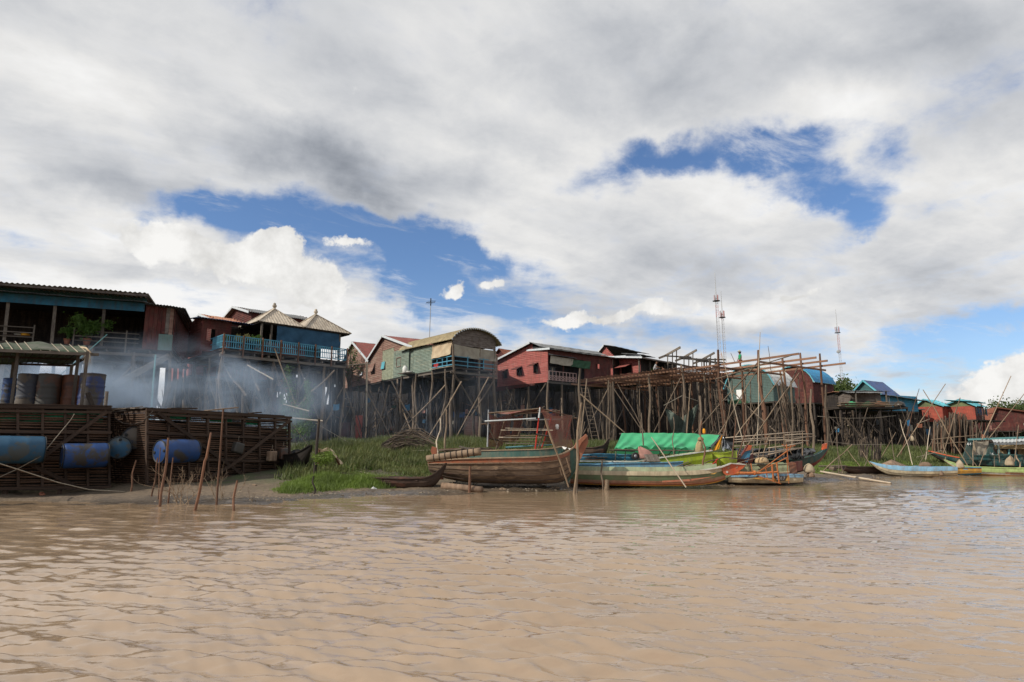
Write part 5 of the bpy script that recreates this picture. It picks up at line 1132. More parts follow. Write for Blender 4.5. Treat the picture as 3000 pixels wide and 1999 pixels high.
# house walls behind the first row, coloured dark as shade under the floors
def rear(label, a, b, depth, zt, zr, rm='tin_grey', wm='dark_board', z0=1.6):
    f = Fr(a, b); L = f.L; r = thing('rear_house', on(f(0, 0, 0)), label, 'house', 'dark houses of the second row')
    wall(r, 'wall', f(0, 0, 0), f(L, 0, 0), z0, zt, wm, board=.3); wall(r, 'side_wall', f(L, 0, 0), f(L, depth, 0), z0, zt, wm, board=.3); wall(r, 'side_wall', f(0, depth, 0), f(0, 0, 0), z0, zt, wm, board=.3)
    tin(r, 'roof_sheet', f(-.4, -.4, zt - .1), f(L + .4, -.4, zt - .1), f(L + .4, depth, zr), f(-.4, depth, zr), rm)
    stilts(r, f, [L * k / 5 for k in range(6)], [-.3], zt - .3, 'pole_dark', r=.1)
def rp(label, x0, x1, top, Y0, Y1, depth=4, z0=1.2, holes=(), wm='dark_board'):
    a, b = P(x0, 1200, Y0), P(x1, 1200, Y1); zt = (P(x0, top, Y0).z + P(x1, top, Y1).z) / 2
    f = Fr(a, b); L = f.L; r = thing('rear_house', on(f(0, 0, 0)), label, 'house', 'dark houses of the second row')
    hs = [(*hole(f, *h)[:4],) for h in holes]
    wall(r, 'wall', f(0, 0, 0), f(L, 0, 0), z0, zt, wm, board=.26, holes=hs); slab(r, 'roof', f, -.2, L + .2, -.3, depth, zt, zt + .12, 'grey_board')
    if not hs: wall(r, 'side_wall', f(L, 0, 0), f(L, depth, 0), z0, zt, wm, board=.3)
    stilts(r, f, [L * k / 5 for k in range(6)], [-.3], zt - .3, 'pole_dark', r=.1)
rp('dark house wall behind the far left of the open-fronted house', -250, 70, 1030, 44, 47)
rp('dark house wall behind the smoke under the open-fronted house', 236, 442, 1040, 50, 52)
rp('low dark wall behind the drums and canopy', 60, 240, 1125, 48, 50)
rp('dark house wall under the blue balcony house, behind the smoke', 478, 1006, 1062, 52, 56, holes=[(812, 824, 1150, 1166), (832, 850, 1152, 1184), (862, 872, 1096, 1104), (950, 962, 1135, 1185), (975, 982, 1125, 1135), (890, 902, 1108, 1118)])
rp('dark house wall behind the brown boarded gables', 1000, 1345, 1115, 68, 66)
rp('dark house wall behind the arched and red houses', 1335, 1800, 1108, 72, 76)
rp('dark house wall behind the slatted deck', 1785, 2135, 1100, 78, 80, wm='shade_board')
rp('dark house wall behind the main platform posts', 2125, 2470, 1172, 80, 78, wm='shade_board')
rp('dark house wall under the navy roofed house', 2440, 2700, 1200, 76, 78, wm='shade_board')
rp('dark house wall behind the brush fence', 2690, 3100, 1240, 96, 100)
rear('low dark shed behind the drums under the left house', P(-120, 1200, 32), P(128, 1200, 33), 3, 4.6, 3.3, z0=1.0)
# loose props and laths tangled under the floors
rr = random.Random(5)
def tangle(label, x0, x1, y0, y1, Y0, Y1, n, m='pole_dark', rmax=.05):
    r = thing('prop_thicket', on(P((x0 + x1) / 2, 1300, (Y0 + Y1) / 2)), label, 'props')
    for i in range(n):
        px = rr.uniform(x0, x1); Y = rr.uniform(Y0, Y1); top = rr.uniform(y0, y1); le = rr.choice((rr.uniform(-8, 8), rr.uniform(-60, 60)))
        a_ = on(P(px + le, 1290, Y)); pole('prop', r, a_, P(px, top, Y + rr.uniform(-.8, .8)), rr.uniform(.02, rmax), m if rr.random() < .6 else 'pole', rr.choice('pps'))
def rags(label, x0, x1, y0, y1, Y0, Y1, n):
    r = thing('clutter_heap', on(P((x0 + x1) / 2, 1300, (Y0 + Y1) / 2)), label, 'clutter')
    for i in range(n):
        px, py, Y = rr.uniform(x0, x1), rr.uniform(y0, y1), rr.uniform(Y0, Y1); c = P(px, py, Y); m = rr.choice(['cloth_blue', 'cloth_grey', 'cloth_pink', 'cloth_black', 'cloth_white', 'clay', 'tin_rust', 'cloth_dark_green', 'tin_blue'])
        if rr.random() < .5: drape(r, 'hanging_rag', c, c + Vector((rr.uniform(.2, .6), 0, rr.uniform(-.1, .1))), (0, 0, -rr.uniform(.2, .6)), m, folds=2, nx=8, ny=5)
        else: beam('plank_end', r, c, c + Vector((rr.uniform(-1.1, 1.1), rr.uniform(-.5, .5), rr.uniform(-.5, .5))), .12, .03, rr.choice(['beam_new', 'beam_grey', 'pole_red', 'bamboo_pale']))
rags('rags and plank ends caught under the balcony house', 700, 1000, 1110, 1230, 39, 47, 26)
rags('rags and plank ends caught under the brown gables', 1010, 1330, 1150, 1270, 50, 60, 26)
rags('rags and plank ends under the red boarded houses', 1350, 1700, 1170, 1230, 56, 66, 18)
rags('rags and plank ends under the far blue house', 2440, 2760, 1215, 1275, 56, 68, 22)
rags('rags and plank ends at the far right edge', 2780, 3040, 1240, 1280, 60, 76, 18)
tangle('thicket of thin props under the blue balcony house', 640, 1010, 1080, 1220, 40, 48, 60)
tangle('thicket of thin props under the brown boarded gables', 1010, 1330, 1110, 1230, 48, 60, 55)
tangle('thicket of thin props under the red boarded houses', 1350, 1700, 1150, 1230, 52, 62, 30)
tangle('thicket of thin props under the slatted deck', 1700, 2120, 1130, 1240, 50, 66, 45)
tangle('thicket of thin props behind the tallest platform post', 2120, 2470, 1160, 1250, 48, 62, 50)
tangle('thicket of thin props under the far blue house', 2440, 2760, 1190, 1270, 54, 66, 60)
tangle('thicket of thin props under the left open-fronted house', 300, 640, 1090, 1200, 36, 46, 35)
tangle('thicket of thin props at the far right edge', 2760, 3040, 1230, 1280, 56, 74, 40)
# boards and cloth scraps caught among them
for k, (px, py, Y, w_, h_, m_) in enumerate(((1052, 1225, 50, .55, 2.2, 'bright_red_board'), (1010, 1240, 52, .9, 1.6, 'dark_red_board'), (1380, 1225, 52, 1.2, 2.2, 'brown_board'), (1530, 1195, 60, .5, .5, 'cloth_pink'), (845, 1195, 45, 1.5, .12, 'beam_new'), (800, 1180, 43, .4, 1.1, 'dark_red_board'), (1345, 1215, 55, 1.1, .5, 'plastic_blue'))):
    mb = MB(); q = P(px, py, Y); mb.box(q, w_, .04, h_, .5); 
    if k < 3: q = on(q); mb = MB(); mb.box(q + Vector((0, 0, h_ / 2 - .1)), w_, .05, h_, .5)
    tag(mb.build('board_panel', m_, None), ['upright bright red board standing under the brown gables', 'dark red board panel left of the bright red one', 'brown board panel under the curved tan roof', 'pinkish rag hanging under the red porch house', 'reddish laths lying across props under the balcony', 'leaning dark red board among props under the balcony', 'blue sheet glimpsed under the curved roof house'][k], 'panel')

# ---------------------------------------------------------------- trees
def tree(label, x, Y, top, w, seed, n, lean=0, m='leaf_tree', size=.22, bare=False):
    base = on(P(x, 1300, Y)); tp = P(x, top, Y); h = tp.z - base.z; r = thing('tree', base, label, 'tree'); rs = random.Random(seed)
    mb = MB(); tr_top = Vector((base.x + lean, base.y, tp.z - w * 1.0)); mb.tube([base - Vector((0, 0, .3)), base.lerp(tr_top, .5) + Vector((.2, 0, 0)), tr_top], .35, 8, .18)
    mb.build('trunk', 'bark', r, smooth=True); mb = MB(); ends = []
    for i in range(16):
        a_ = rs.uniform(0, 6.28); e = rs.uniform(.1, 1.3); q = tr_top.lerp(base, rs.uniform(0, .3)); l_ = w * rs.uniform(.4, .95); en = q + Vector((math.cos(a_) * l_ * math.cos(e), math.sin(a_) * l_ * math.cos(e), l_ * math.sin(e) * .9 + .3)); en.z = min(en.z, tp.z - .2)
        md = q.lerp(en, .5) + Vector((0, 0, .25)); mb.tube([q, md, en], .09, 5, .02); ends.append(en)
    mb.build('branches', 'bark', r, kind='stuff'); c = sum(ends, Vector()) / len(ends); mb = MB(); rsn = np.random.RandomState(seed)
    for i in range(n):
        e = ends[rsn.randint(len(ends))]; rad = w * .34; p = e + Vector(rsn.normal(size=3)) * rad * .5; p.z -= .1
        a = rsn.normal(size=3); a /= np.linalg.norm(a); b = np.cross(a, rsn.normal(size=3)); b /= np.linalg.norm(b); s = size * rsn.uniform(.5, 1.2); a = Vector(a) * s; b = Vector(b) * s * .5; mb.quad(p - a, p - b, p + a, p + b)
    mb.build('crown', m, r, kind='stuff'); return r
tree('round dark green tree behind the blue curved roof', 2455, 84, 1085, 3.7, 4, 6500, size=.25)
tree('thinner open-crowned tree just right of the round dark tree', 2505, 88, 1100, 3.3, 9, 2600, size=.2)
tree('dark tree above the rusty roof at the right edge', 2972, 96, 1163, 3.8, 6, 5000)
tree('second dark tree cut by the right edge of the view', 3030, 98, 1168, 3.8, 16, 4000)
tree('small green tree top showing beyond the grey green arched house', 2125, 90, 1092, 2.2, 21, 1200)
tree('sparse bush rising beside the right end of the balcony house', 1014, 58, 1020, 1.6, 31, 500, size=.13)

# ---------------------------------------------------------------- lattice masts
def mast(label, x0, y0, xt, yt, Y, w, dish=False, rt=.45, mid=False):
    base = on(P(x0, y0 + 100, Y)); tp = P(xt, yt, Y); base.x = P(x0, y0, Y).x; h = tp.z - base.z; n = int(h / 1.6); r = thing('radio_mast', base, label, 'mast'); mb = MB()
    cr = [Vector((w * math.cos(a), w * math.sin(a), 0)) for a in (R(90), R(210), R(330))]
    hh = h * .86
    for c_ in cr: mb.tube([base + c_, base + c_ * .6 + Vector((0, 0, hh))], .07, 4, .05)
    for i in range(n):
        t0 = i / n; t1 = (i + 1) / n; s0 = 1 - .4 * t0; s1 = 1 - .4 * t1
        for k in range(3):
            a_ = base + cr[k] * s0 + Vector((0, 0, hh * t0)); b_ = base + cr[(k + 1) % 3] * s1 + Vector((0, 0, hh * t1)); mb.beam(a_, b_, .045, .045); mb.beam(a_, base + cr[(k + 1) % 3] * s0 + Vector((0, 0, hh * t0)), .045, .045)
    mb.build('lattice', 'steel_grey_red', r, kind='stuff')
    mb = MB(); tz = base + Vector((0, 0, hh))
    mb.tube([tz, tz + Vector((0, 0, h * .14))], .16, 4, .10); mb.build('whip_aerial', 'steel_pale', r)
    for k in range(5):
        a_ = 2 * math.pi * k / 5; q = tz + Vector((math.cos(a_) * rt * 1.6, math.sin(a_) * rt * 1.6, -rt * 1.5)); mb = MB(); mb.box(q, .16, .16, rt * 5.5); mb.beam(q, tz + Vector((0, 0, -rt * 1.5)), .05, .05); mb.build('antenna_panel', 'steel_pale' if k % 2 else 'steel_grey_red', r)
    if mid:
        for k in range(2):
            q = base + Vector(((-1) ** k * 1.2, 0, hh * .52)); mb = MB(); mb.box(q, .2, .2, 3.2); mb.beam(q, base + Vector((0, 0, hh * .52)), .06, .06); mb.build('antenna_panel', 'steel_dark', r)
    mb = MB(); mb.lathe([(w * 1.6, 0), (w * 1.6, .12)], 8, o=tz - Vector((0, 0, rt * 4))); mb.build('platform_ring', 'steel_dark', r)
    if dish: mb = MB(); q = base + Vector((-.6, -.5, hh * .80)); mb.lathe([(.55, -.35), (.75, -.3), (.75, .1), (.6, .15)], 12, axis=(-.4, -1, 0), o=q); mb.beam(q, base + Vector((0, 0, hh * .80)), .08, .08); mb.build('dish', 'steel_pale', r, smooth=True)
mat('steel_grey_red', (.40, .40, .42), (.42, .15, .13), scale=.09, st=(0, 0, 1), var=0, lo=.49, hi=.51, rough=.6)
mast('tallest red and white lattice mast, left of the close pair', 2108, 1050, 2094, 800, 230, .9, rt=.45, mid=True)
mast('shorter lattice mast with grey panels, right of the close pair', 2124, 1065, 2109, 854, 210, .7, rt=.45)
mast('lone slender mast with a round dish rising above the right tree', 2464, 1090, 2446, 907, 260, .75, dish=True, rt=.5)
# ---------------------------------------------------------------- fish cages on the mud, drums, canopy
class Face:                                  # quadrilateral front face of a cage
    def __init__(s, a0, b0, a1, b1): s.a0, s.b0, s.a1, s.b1 = a0, b0, a1, b1; d = (b0 - a0); s.L = d.length; s.u = Vector((d.x, d.y, 0)).normalized(); s.n = Vector((s.u.y, -s.u.x, 0))
    def __call__(s, u, w, out=0.0): return s.a0.lerp(s.b0, u).lerp(s.a1.lerp(s.b1, u), w) + s.n * out
def cage(label, F_, depth, nslat, bays, braces, netbits, seed):
    r = random.Random(seed); root = thing('fish_cage', F_(0, 0), label, 'fish cage', 'stranded floating fish cages'); bk = -F_.n * depth; n = 0
    for i in range(nslat):
        w = (i + .5) / nslat
        for k in range(bays):
            if w > .86 and r.random() < .30: continue
            u0 = k / bays; u1 = (k + 1) / bays; j = r.uniform(-.006, .006)
            pole('bamboo_slat', root, F_(u0, w + j, -.03 + r.uniform(-.01, .01)), F_(u1, w + j + r.uniform(-.004, .004), -.03), 2.35 / nslat * .43 * r.uniform(.8, 1.1), 'cage_slat', 's')
    for k in range(bays + 1): beam('upright', root, F_(k / bays, -.01, .0), F_(k / bays + r.uniform(-.004, .004), 1.0, .0), .09, .06, 'beam_brown', roll=math.atan2(F_.u.y, F_.u.x))
    for w, h in ((.015, .09), (.37, .08), (.70, .08), (.955, .07), (1.01, .08)): beam('rail', root, F_(-.01, w, .06), F_(1.01, w, .06), .05, h, 'beam_brown')
    for (u0, w0, u1, w1) in braces: beam('diagonal_brace', root, F_(u0, w0, .10), F_(u1, w1, .10), .045, .10, 'beam_brown')
    for (u0, u1, w0, w1) in netbits:
        mb = MB(); mb.sheet([[F_(u0 + (u1 - u0) * i / 14, w0 + (w1 - w0) * j / 4, -.10 + .02 * math.sin(i * 2 + j)) for i in range(15)] for j in range(5)]); mb.build('green_net', 'net_bright', root)
    # right end, back, top frame and inner lining
    for k in range(22):
        w = (k + .5) / 22; a_ = F_(1, w, -.05); b_ = F_(0, w, -.05)
        pole('bamboo_slat', root, a_, a_ + bk, .022, 'cage_slat', 's')
    m2 = MB()
    for k in range(nslat):
        w = (k + .5) / nslat; m2.beam(F_(0, w) + bk, F_(1, w) + bk, .03, .04); m2.beam(F_(0, w), F_(0, w) + bk, .03, .04)
    m2.build('rear_slats', 'cage_slat', root, kind='stuff')
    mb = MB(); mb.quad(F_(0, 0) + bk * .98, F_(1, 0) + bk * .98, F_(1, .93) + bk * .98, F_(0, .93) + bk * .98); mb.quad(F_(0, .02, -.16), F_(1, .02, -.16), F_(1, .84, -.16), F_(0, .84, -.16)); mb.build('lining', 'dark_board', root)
    nt = int(depth / .18)
    for i in range(nt + 1):
        o = bk * ((i + .5) / (nt + 1)); jj = r.uniform(-.01, .03); beam('top_plank', root, F_(0 - r.uniform(0, .03), 1.03) + o + Vector((0, 0, jj)), F_(1 + r.uniform(-.06, .03), 1.03) + o + Vector((0, 0, jj)), .15, .03, r.choice(['beam_brown', 'beam_grey', 'beam_brown']))
    for u in (0, .33, .66, 1): beam('top_joist', root, F_(u, .985), F_(u, .985) + bk, .07, .07, 'beam_brown')
    for u in (0, .25, .5, .75, 1): q = F_(u, 0); beam('foot', root, Vector((q.x, q.y, H(q.x, q.y) - .25)), q + Vector((0, 0, .02)), .08, .08, 'beam_brown')
    return root
mat('net_bright', (.02, .17, .09), (.015, .09, .05), scale=5, rough=.8)
K = 1.22
def PK(px, py, Y): return P(px, py, Y * K)
YA, YB = 13.0, 15.7
a0, a1 = PK(-350, 1440, YA), PK(-350, 1188, YA); b0, b1 = PK(320, 1431, YB), PK(320, 1199, YB)
F1 = Face(a0, b0, a1, b1)
cage('dark bamboo fish cage nearest the left edge with drums and canopy on top', F1, 3.0, 30, 9, [(.62, .30, .985, .97), (.55, .38, .82, .04)], [(.30, .97, .83, .955)], 1)
F2 = Face(PK(430, 1424, 15.8), PK(848, 1430, 19.6), PK(430, 1203, 15.8), PK(848, 1226, 19.6))
cage('brown bamboo fish cage with crossed braces standing behind the stakes', F2, 2.6, 34, 8, [(.05, .98, .72, .03), (.30, .04, .53, .30), (.53, .30, .985, .96), (.34, .0, .36, .0)], [(.08, .28, .90, .99), (.40, .56, .90, .99), (.66, .78, .88, .96)], 2)
# posts and loose planks
q = beam('upright_plank', None, F1(.985, 1.0, -.2), F1(.985, 1.0, -.2) + Vector((0, 0, .55)), .05, .10, 'beam_grey'); tag(q, 'short square post rising from the right corner of the left cage', 'post')
q = beam('tilted_plank', None, F1(.93, 1.04, -.5), F1(.91, 1.04, -.5) + Vector((-.08, 0, .42)), .05, .14, 'dark_board'); tag(q, 'dark tilted board behind the last upright drum', 'board')
for k, (u0, u1, o) in enumerate(((.40, .62, -.3), (.15, .32, -.2), (.72, .80, -.3))):
    q = beam('loose_board', None, F2(u0, 1.05, o), F2(u1, 1.12 if k == 0 else 1.07, o), .22, .04, 'log' if k == 0 else 'beam_brown'); tag(q, ['pale thick board lying tilted on top of the brown cage', 'dark board lying on the left end of the brown cage', 'short dark board on the right half of the brown cage'][k], 'board')
# thatch heap between the cages
th = thing('stick_heap', PK(380, 1200, 16.4), 'heap of dark sticks and laths bridging the gap between the two cages', 'sticks')
for k in range(34):
    a_ = PK(322 + rr.uniform(-6, 30), 1203 + rr.uniform(-6, 5), 16.0 + rr.uniform(0, .8)); b_ = PK(400 + rr.uniform(-30, 50), 1201 + rr.uniform(-10, 6), 16.3 + rr.uniform(0, .8)); pole('stick', th, a_, b_, .018, rr.choice(['pole_dark', 'pole', 'cage_slat']), 's')
for k in range(15):
    x_ = 338 + 5.6 * k; pole('lath', th, PK(x_ - 6, 1350 + rr.uniform(-20, 20), 16.4), PK(x_, 1206, 16.4 + .02 * k), .014, 'cage_slat', 's')
mb = MB(); mb.quad(PK(322, 1215, 17.3), PK(432, 1215, 17.3), PK(432, 1425, 17.3), PK(322, 1425, 17.3)); mb.build('dark_backing', 'dark_board', th)  # added dark sheet stands in for the shade in the gap
# drums
def drum(label, c, axis, m, r=.29, h=.9, ribs=(.3, .6), parts='plastic', group=None, spin=0):
    r *= K; h *= K
    c = Vector(c); ax = Vector(axis).normalized(); root = thing('drum', c - ax * (h / 2), label, 'drum', group); mb = MB(); o = c - ax * (h / 2)
    if parts == 'plastic': prof = [(r * .86, 0), (r * .97, .03), (r, .08), (r * 1.0, h * .3), (r * 1.02, h * .33), (r, h * .36), (r, h * .64), (r * 1.02, h * .67), (r, h * .7), (r, h - .08), (r * .97, h - .03), (r * .9, h)]
    else:
        prof = [(r * 1.02, 0), (r * 1.03, .015), (r, .03)]
        for k in range(1, 24):
            z = .03 + (h - .06) * k / 24; bump = .016 if k in (8, 16) else (.006 if (k % 2 and not 6 < k < 18) else 0); prof.append((r + bump, z))
        prof += [(r, h - .03), (r * 1.03, h - .015), (r * 1.02, h)]
    mb.lathe(prof, 26, axis=ax, o=o)
    for v_ in mb.v: w_ = v_ - o; pr_ = w_ - ax * w_.dot(ax); v_ += pr_ * (.022 * math.sin(v_.x * 7 + spin) * math.sin(v_.z * 8 + v_.y * 5 + spin))
    mb.build('shell', m, root, smooth=True)
    for e in (0, 1):
        mb = MB(); oo = o + ax * (h * e); s = 1 if e else -1; mb.lathe([(r * .90, -.02), (r * .93, .012), (r * .99, .012), (r * 1.0, -.01)], 26, axis=ax * s, o=oo); mb.build('rim', 'rubber' if parts == 'plastic' else m, root, smooth=True)
        side = ax.orthogonal().normalized(); side = Quaternion(ax, spin) @ side
        for k in (-1, 1):
            mb = MB(); mb.lathe([(.045, 0), (.045, .022), (.03, .028)], 10, axis=ax * s, o=oo + side * (r * .68 * k)); mb.build('bung', 'rubber' if parts == 'plastic' else 'drum_dark', root)
    return root
def cf(px, py, F_, out):       # point on a cage face plane from a photo pixel
    d = ray(px, py); o = F_.a0 + F_.n * out - Vector((0, 0, EYE)); t = o.dot(F_.n) / d.dot(F_.n); return Vector((0, 0, EYE)) + d * t
g_ = 'drums lashed as floats to the cages'
drum('pale blue plastic drum lying lashed at the far left edge', cf(50, 1318, F1, .42), F1.u, 'plastic_blue_grey', h=.98, r=.30, spin=.3)
drum('mud-stained blue plastic drum lashed to the middle of the left cage', cf(249, 1335, F1, .42), F1.u + Vector((0, 0, .02)), 'plastic_blue', r=.285, spin=1)
drum('deep blue plastic drum lashed to the left part of the brown cage', cf(520, 1322, F2, .42), F2.u + Vector((0, 0, .02)), 'plastic_blue', h=.93, spin=.6)
drum('blue patched drum end facing out between the two cages', PK(350, 1311, 15.9), Vector((.5, -.85, 0)), 'plastic_blue_grey', r=.275, h=.75, spin=.8)
drum('dark grey drum end facing out between the cages, behind the blue patched one', PK(393, 1284, 16.3), Vector((.5, -.85, 0)), 'drum_dark', r=.285, h=.75, spin=2)
drum('dark blue drum end at the right corner of the brown cage', PK(868, 1343, 20.2), Vector((.35, -.92, .02)), 'drum_dark', r=.275, h=.8, spin=1.2)
def jerry(label, c, w, h, d, m, ang):
    root = thing('jerrycan', Vector(c) - Vector((0, 0, h / 2)), label, 'canister'); bm = bmesh.new(); bmesh.ops.create_cube(bm, size=1.0)
    for v in bm.verts: v.co = Vector((v.co.x * w, v.co.y * d, v.co.z * h))
    bmesh.ops.bevel(bm, geom=bm.edges[:], offset=min(w, h) * .16, segments=3, affect='EDGES', profile=.6)
    me = bpy.data.meshes.new('can_body'); bm.to_mesh(me); bm.free(); me.materials.append(M(m)); me.polygons.foreach_set('use_smooth', [True] * len(me.polygons)); o = bpy.data.objects.new('can_body', me); o.parent = root; o.location = (0, 0, h / 2); o.rotation_euler = (0, ang, F2ang); col.objects.link(o)
    mb = MB(); top = Vector(c) + Vector((0, 0, h / 2)); mb.tube([top + Vector((-.06, 0, -.01)), top + Vector((-.05, 0, .06)), top + Vector((.05, 0, .06)), top + Vector((.06, 0, -.01))], .013, 6); mb.build('handle', m, root); mb = MB(); mb.tube([top + Vector((0, 0, .05)), top + Vector((.01, 0, .22))], .008, 4); mb.build('hanging_cord', 'rope', root)
F2ang = math.atan2(F2.u.y, F2.u.x)
jerry('grey plastic canister hanging tilted on the brown cage', cf(697, 1313, F2, .2), .36, .36, .22, 'drum_grey', .25)
jerry('rusty brown canister hung by a cord near the right end of the cage', cf(796, 1337, F2, .2), .33, .36, .22, 'mud_wood', 0)
jerry('dark grey canister hung rightmost on the brown cage', cf(829, 1330, F2, .2), .30, .42, .22, 'drum_grey', 0)
# upright drums on the deck of the left cage
def up(px, Yd, label, m, wob=0, r=.30, style='steel'):
    b_ = PK(px, 1200, Yd); b_.z = F1(.5, 1.03).z + .03; h = .93; drum(label, b_ + Vector((0, 0, h * K / 2)), (0, 0, 1), m, r, h, parts=style, spin=px)
up(262, 16.5, 'rusty steel drum with blue patches, rightmost upright on the cage', 'drum_patch', r=.29)
up(208, 16.9, 'brown rusted steel drum second from the right on the cage', 'drum_rust', r=.27)
up(136, 16.6, 'grey ribbed steel drum in the middle of the cage top', 'drum_grey', r=.265)
up(78, 16.6, 'dull grey blue drum left of the ribbed one', 'drum_dark', r=.27)
up(24, 17.6, 'small dark blue drum farthest left under the canopy', 'plastic_blue', r=.2)
up(170, 17.6, 'dark drum standing behind the ribbed and rusted ones', 'drum_dark', r=.3)
# canopy
cn = thing('netted_canopy', PK(230, 1200, 16.6), 'bamboo canopy covered with sagging green grey netting over the drums', 'canopy')
zt = F1(.5, 1.03).z
for (px, Y, top) in ((54, 16.0, 1030), (230, 16.6, 1040), (257, 15.9, 1030), (211, 17.6, 1068), (-70, 15.5, 1020), (40, 18, 1062)):
    t_ = PK(px, top, Y); b_ = Vector((t_.x, t_.y, zt)); beam('post', cn, b_, t_, .08, .08, 'beam_grey', roll=.4)
fl, fr_, bl, br = PK(-120, 1022, 15.3), PK(268, 1038, 16.2), PK(-100, 1062, 18.0), PK(212, 1072, 18.4)
beam('front_rail', cn, fl, fr_ + Vector((.2, .05, -.01)), .06, .09, 'beam_grey'); beam('rear_rail', cn, bl, br, .05, .07, 'beam_brown'); beam('side_rail', cn, fr_, br, .05, .07, 'beam_brown')
beam('mid_rail', cn, fl.lerp(bl, .45), fr_.lerp(br, .45), .04, .06, 'beam_brown')
for k in range(19): s = k / 18; pole('rafter', cn, fl.lerp(fr_, s) + Vector((0, 0, .03)), bl.lerp(br, s) + Vector((0, 0, .02)), .022, 'pole_dark', 's')
g = []; cl_, cr_ = PK(-130, 996, 15.9), PK(248, 1018, 16.9)
for j in range(9):
    t = j / 8; row = []
    for i in range(61):
        s = i / 60
        p = fl.lerp(fr_, s).lerp(cl_.lerp(cr_, s), min(1, t * 2)) if t <= .5 else cl_.lerp(cr_, s).lerp(bl.lerp(br, s), (t - .5) * 2)
        p = p + Vector((0, 0, .05 + .02 * math.sin(s * 31 + t * 3 + math.sin(s * 17)) * math.sin(math.pi * t) + .035 * math.sin(s * 13) + .02 * math.sin(s * 7 + 2))); row.append(p)
    g.append(row)
mb = MB(); mb.sheet(g, .012)
mat('net_canopy', (.20, .20, .165), (.085, .12, .075), scale=2.5, st=(1, 1, 1), rough=.95, trans=.2, c3=(.06, .10, .06), s3=1.5, l3=.52, h3=.62, bump=.6, bscale=60)
mb.build('netting', 'net_canopy', cn, smooth=True)
for k in range(14): s = (k + .5) / 14; pole('net_batten', cn, fl.lerp(fr_, s) + Vector((0, -.02, .05)), cl_.lerp(cr_, s - .02) + Vector((0, 0, .07)), .012, 'bamboo_pale', 's')
mb = MB(); mb.tube([PK(238, 1018, 16.7), PK(252, 1020, 16.4), PK(266, 1034, 16.1)], .035, 6, .02); mb.build('rolled_edge', 'cloth_cream', cn, smooth=True)
for k in range(26): a_ = PK(257 + rr.uniform(-8, 8), 1038 + rr.uniform(-4, 6), 16.1); pole('frayed_strand', cn, a_, a_ + Vector((rr.uniform(-.08, .08), 0, -rr.uniform(.1, .35))), .006, 'rope', 's')
# ropes
def rope(label, pts, r=.012, m='rope'):
    g = []; 
    for a_, b_ in zip(pts, pts[1:]):
        for k in range(8): g.append(Vector(a_).lerp(Vector(b_), k / 8))
    g.append(Vector(pts[-1])); mb = MB(); mb.tube(g, r, 5); tag(mb.build('rope', m, None, smooth=True), label, 'rope')
rope('taut rope from the top of the left cage down to its lower left', [cf(218, 1213, F1, .16), cf(208, 1230, F1, .2), cf(118, 1338, F1, .72), cf(50, 1375, F1, .5), cf(-60, 1425, F1, .5)])
rope('long slack mooring rope from the left edge to the mud between the cages', [PK(-60, 1340, 12.5), PK(60, 1378, 13.2), PK(170, 1414, 13.8), PK(260, 1435, 14.3), on(PK(365, 1452, 15.0), .02)], .013)
rope('dark rope hanging in a loop between the two cage tops', [PK(335, 1225, 15.9), PK(360, 1240, 15.9), PK(390, 1244, 16), PK(420, 1235, 15.8), PK(448, 1205, 15.7)], .014, 'pole_dark')
rope('rope from the right end of the brown cage to the mud by the canoe', [PK(845, 1228, 19.5), PK(920, 1330, 20.5), PK(1000, 1370, 20.0), on(PK(1105, 1418, 18.9), .02)], .012)
rope('mooring line running across the grass to the wooden boat', [PK(925, 1240, 25), PK(1010, 1290, 25.5), PK(1075, 1325, 25.3), PK(1180, 1322, 25), PK(1290, 1318, 24)], .012)
# stakes standing in the shallows
stk = [((441, 1466), (462, 1341), .035, 'broad upper stake leaning right, leftmost in the shallows'), ((464, 1471), (470, 1312), .022, 'thin stake right of the leftmost one'), ((470, 1485), (493, 1283), .048, 'thickest and tallest stake in front of the blue drum'), ((492, 1476), (507, 1341), .03, 'crooked stake just right of the thickest one'),
       ((635, 1480), (654, 1200), .040, 'very tall thin stake rising above the brown cage'), ((679, 1497), (695, 1408), .045, 'short stout broken stake farthest out in the water'), ((377, 1452), (399, 1349), .038, 'flat stake standing in the gap between the two cages')]
for (b_, t_, r_, lb) in stk:
    g0 = Z(*b_, 0.0); q = pole('mooring_stake', None, g0 + Vector((0, 0, -.25)), P(*t_, g0.y + .1), r_ * .72, 'pole_red', 'p'); tag(q, lb, 'stake', 'stakes driven into the shallows by the cages')
mat('stake_bark', (.26, .13, .075), (.12, .06, .04), scale=3, st=(1, 1, .4), bump=.4)
g0 = Z(571, 1497, 0); mb = MB(); mb.tube([g0 + Vector((-.02, 0, -.25)), g0, P(585, 1440, g0.y), P(600, 1352, g0.y + .1), P(605, 1340, g0.y + .1), P(618, 1268, g0.y + .2)], .036, 8, .022)
tag(mb.build('mooring_stake', 'stake_bark', None, smooth=True), 'long kinked stake leaning right in front of the brown cage', 'stake', 'stakes driven into the shallows by the cages')
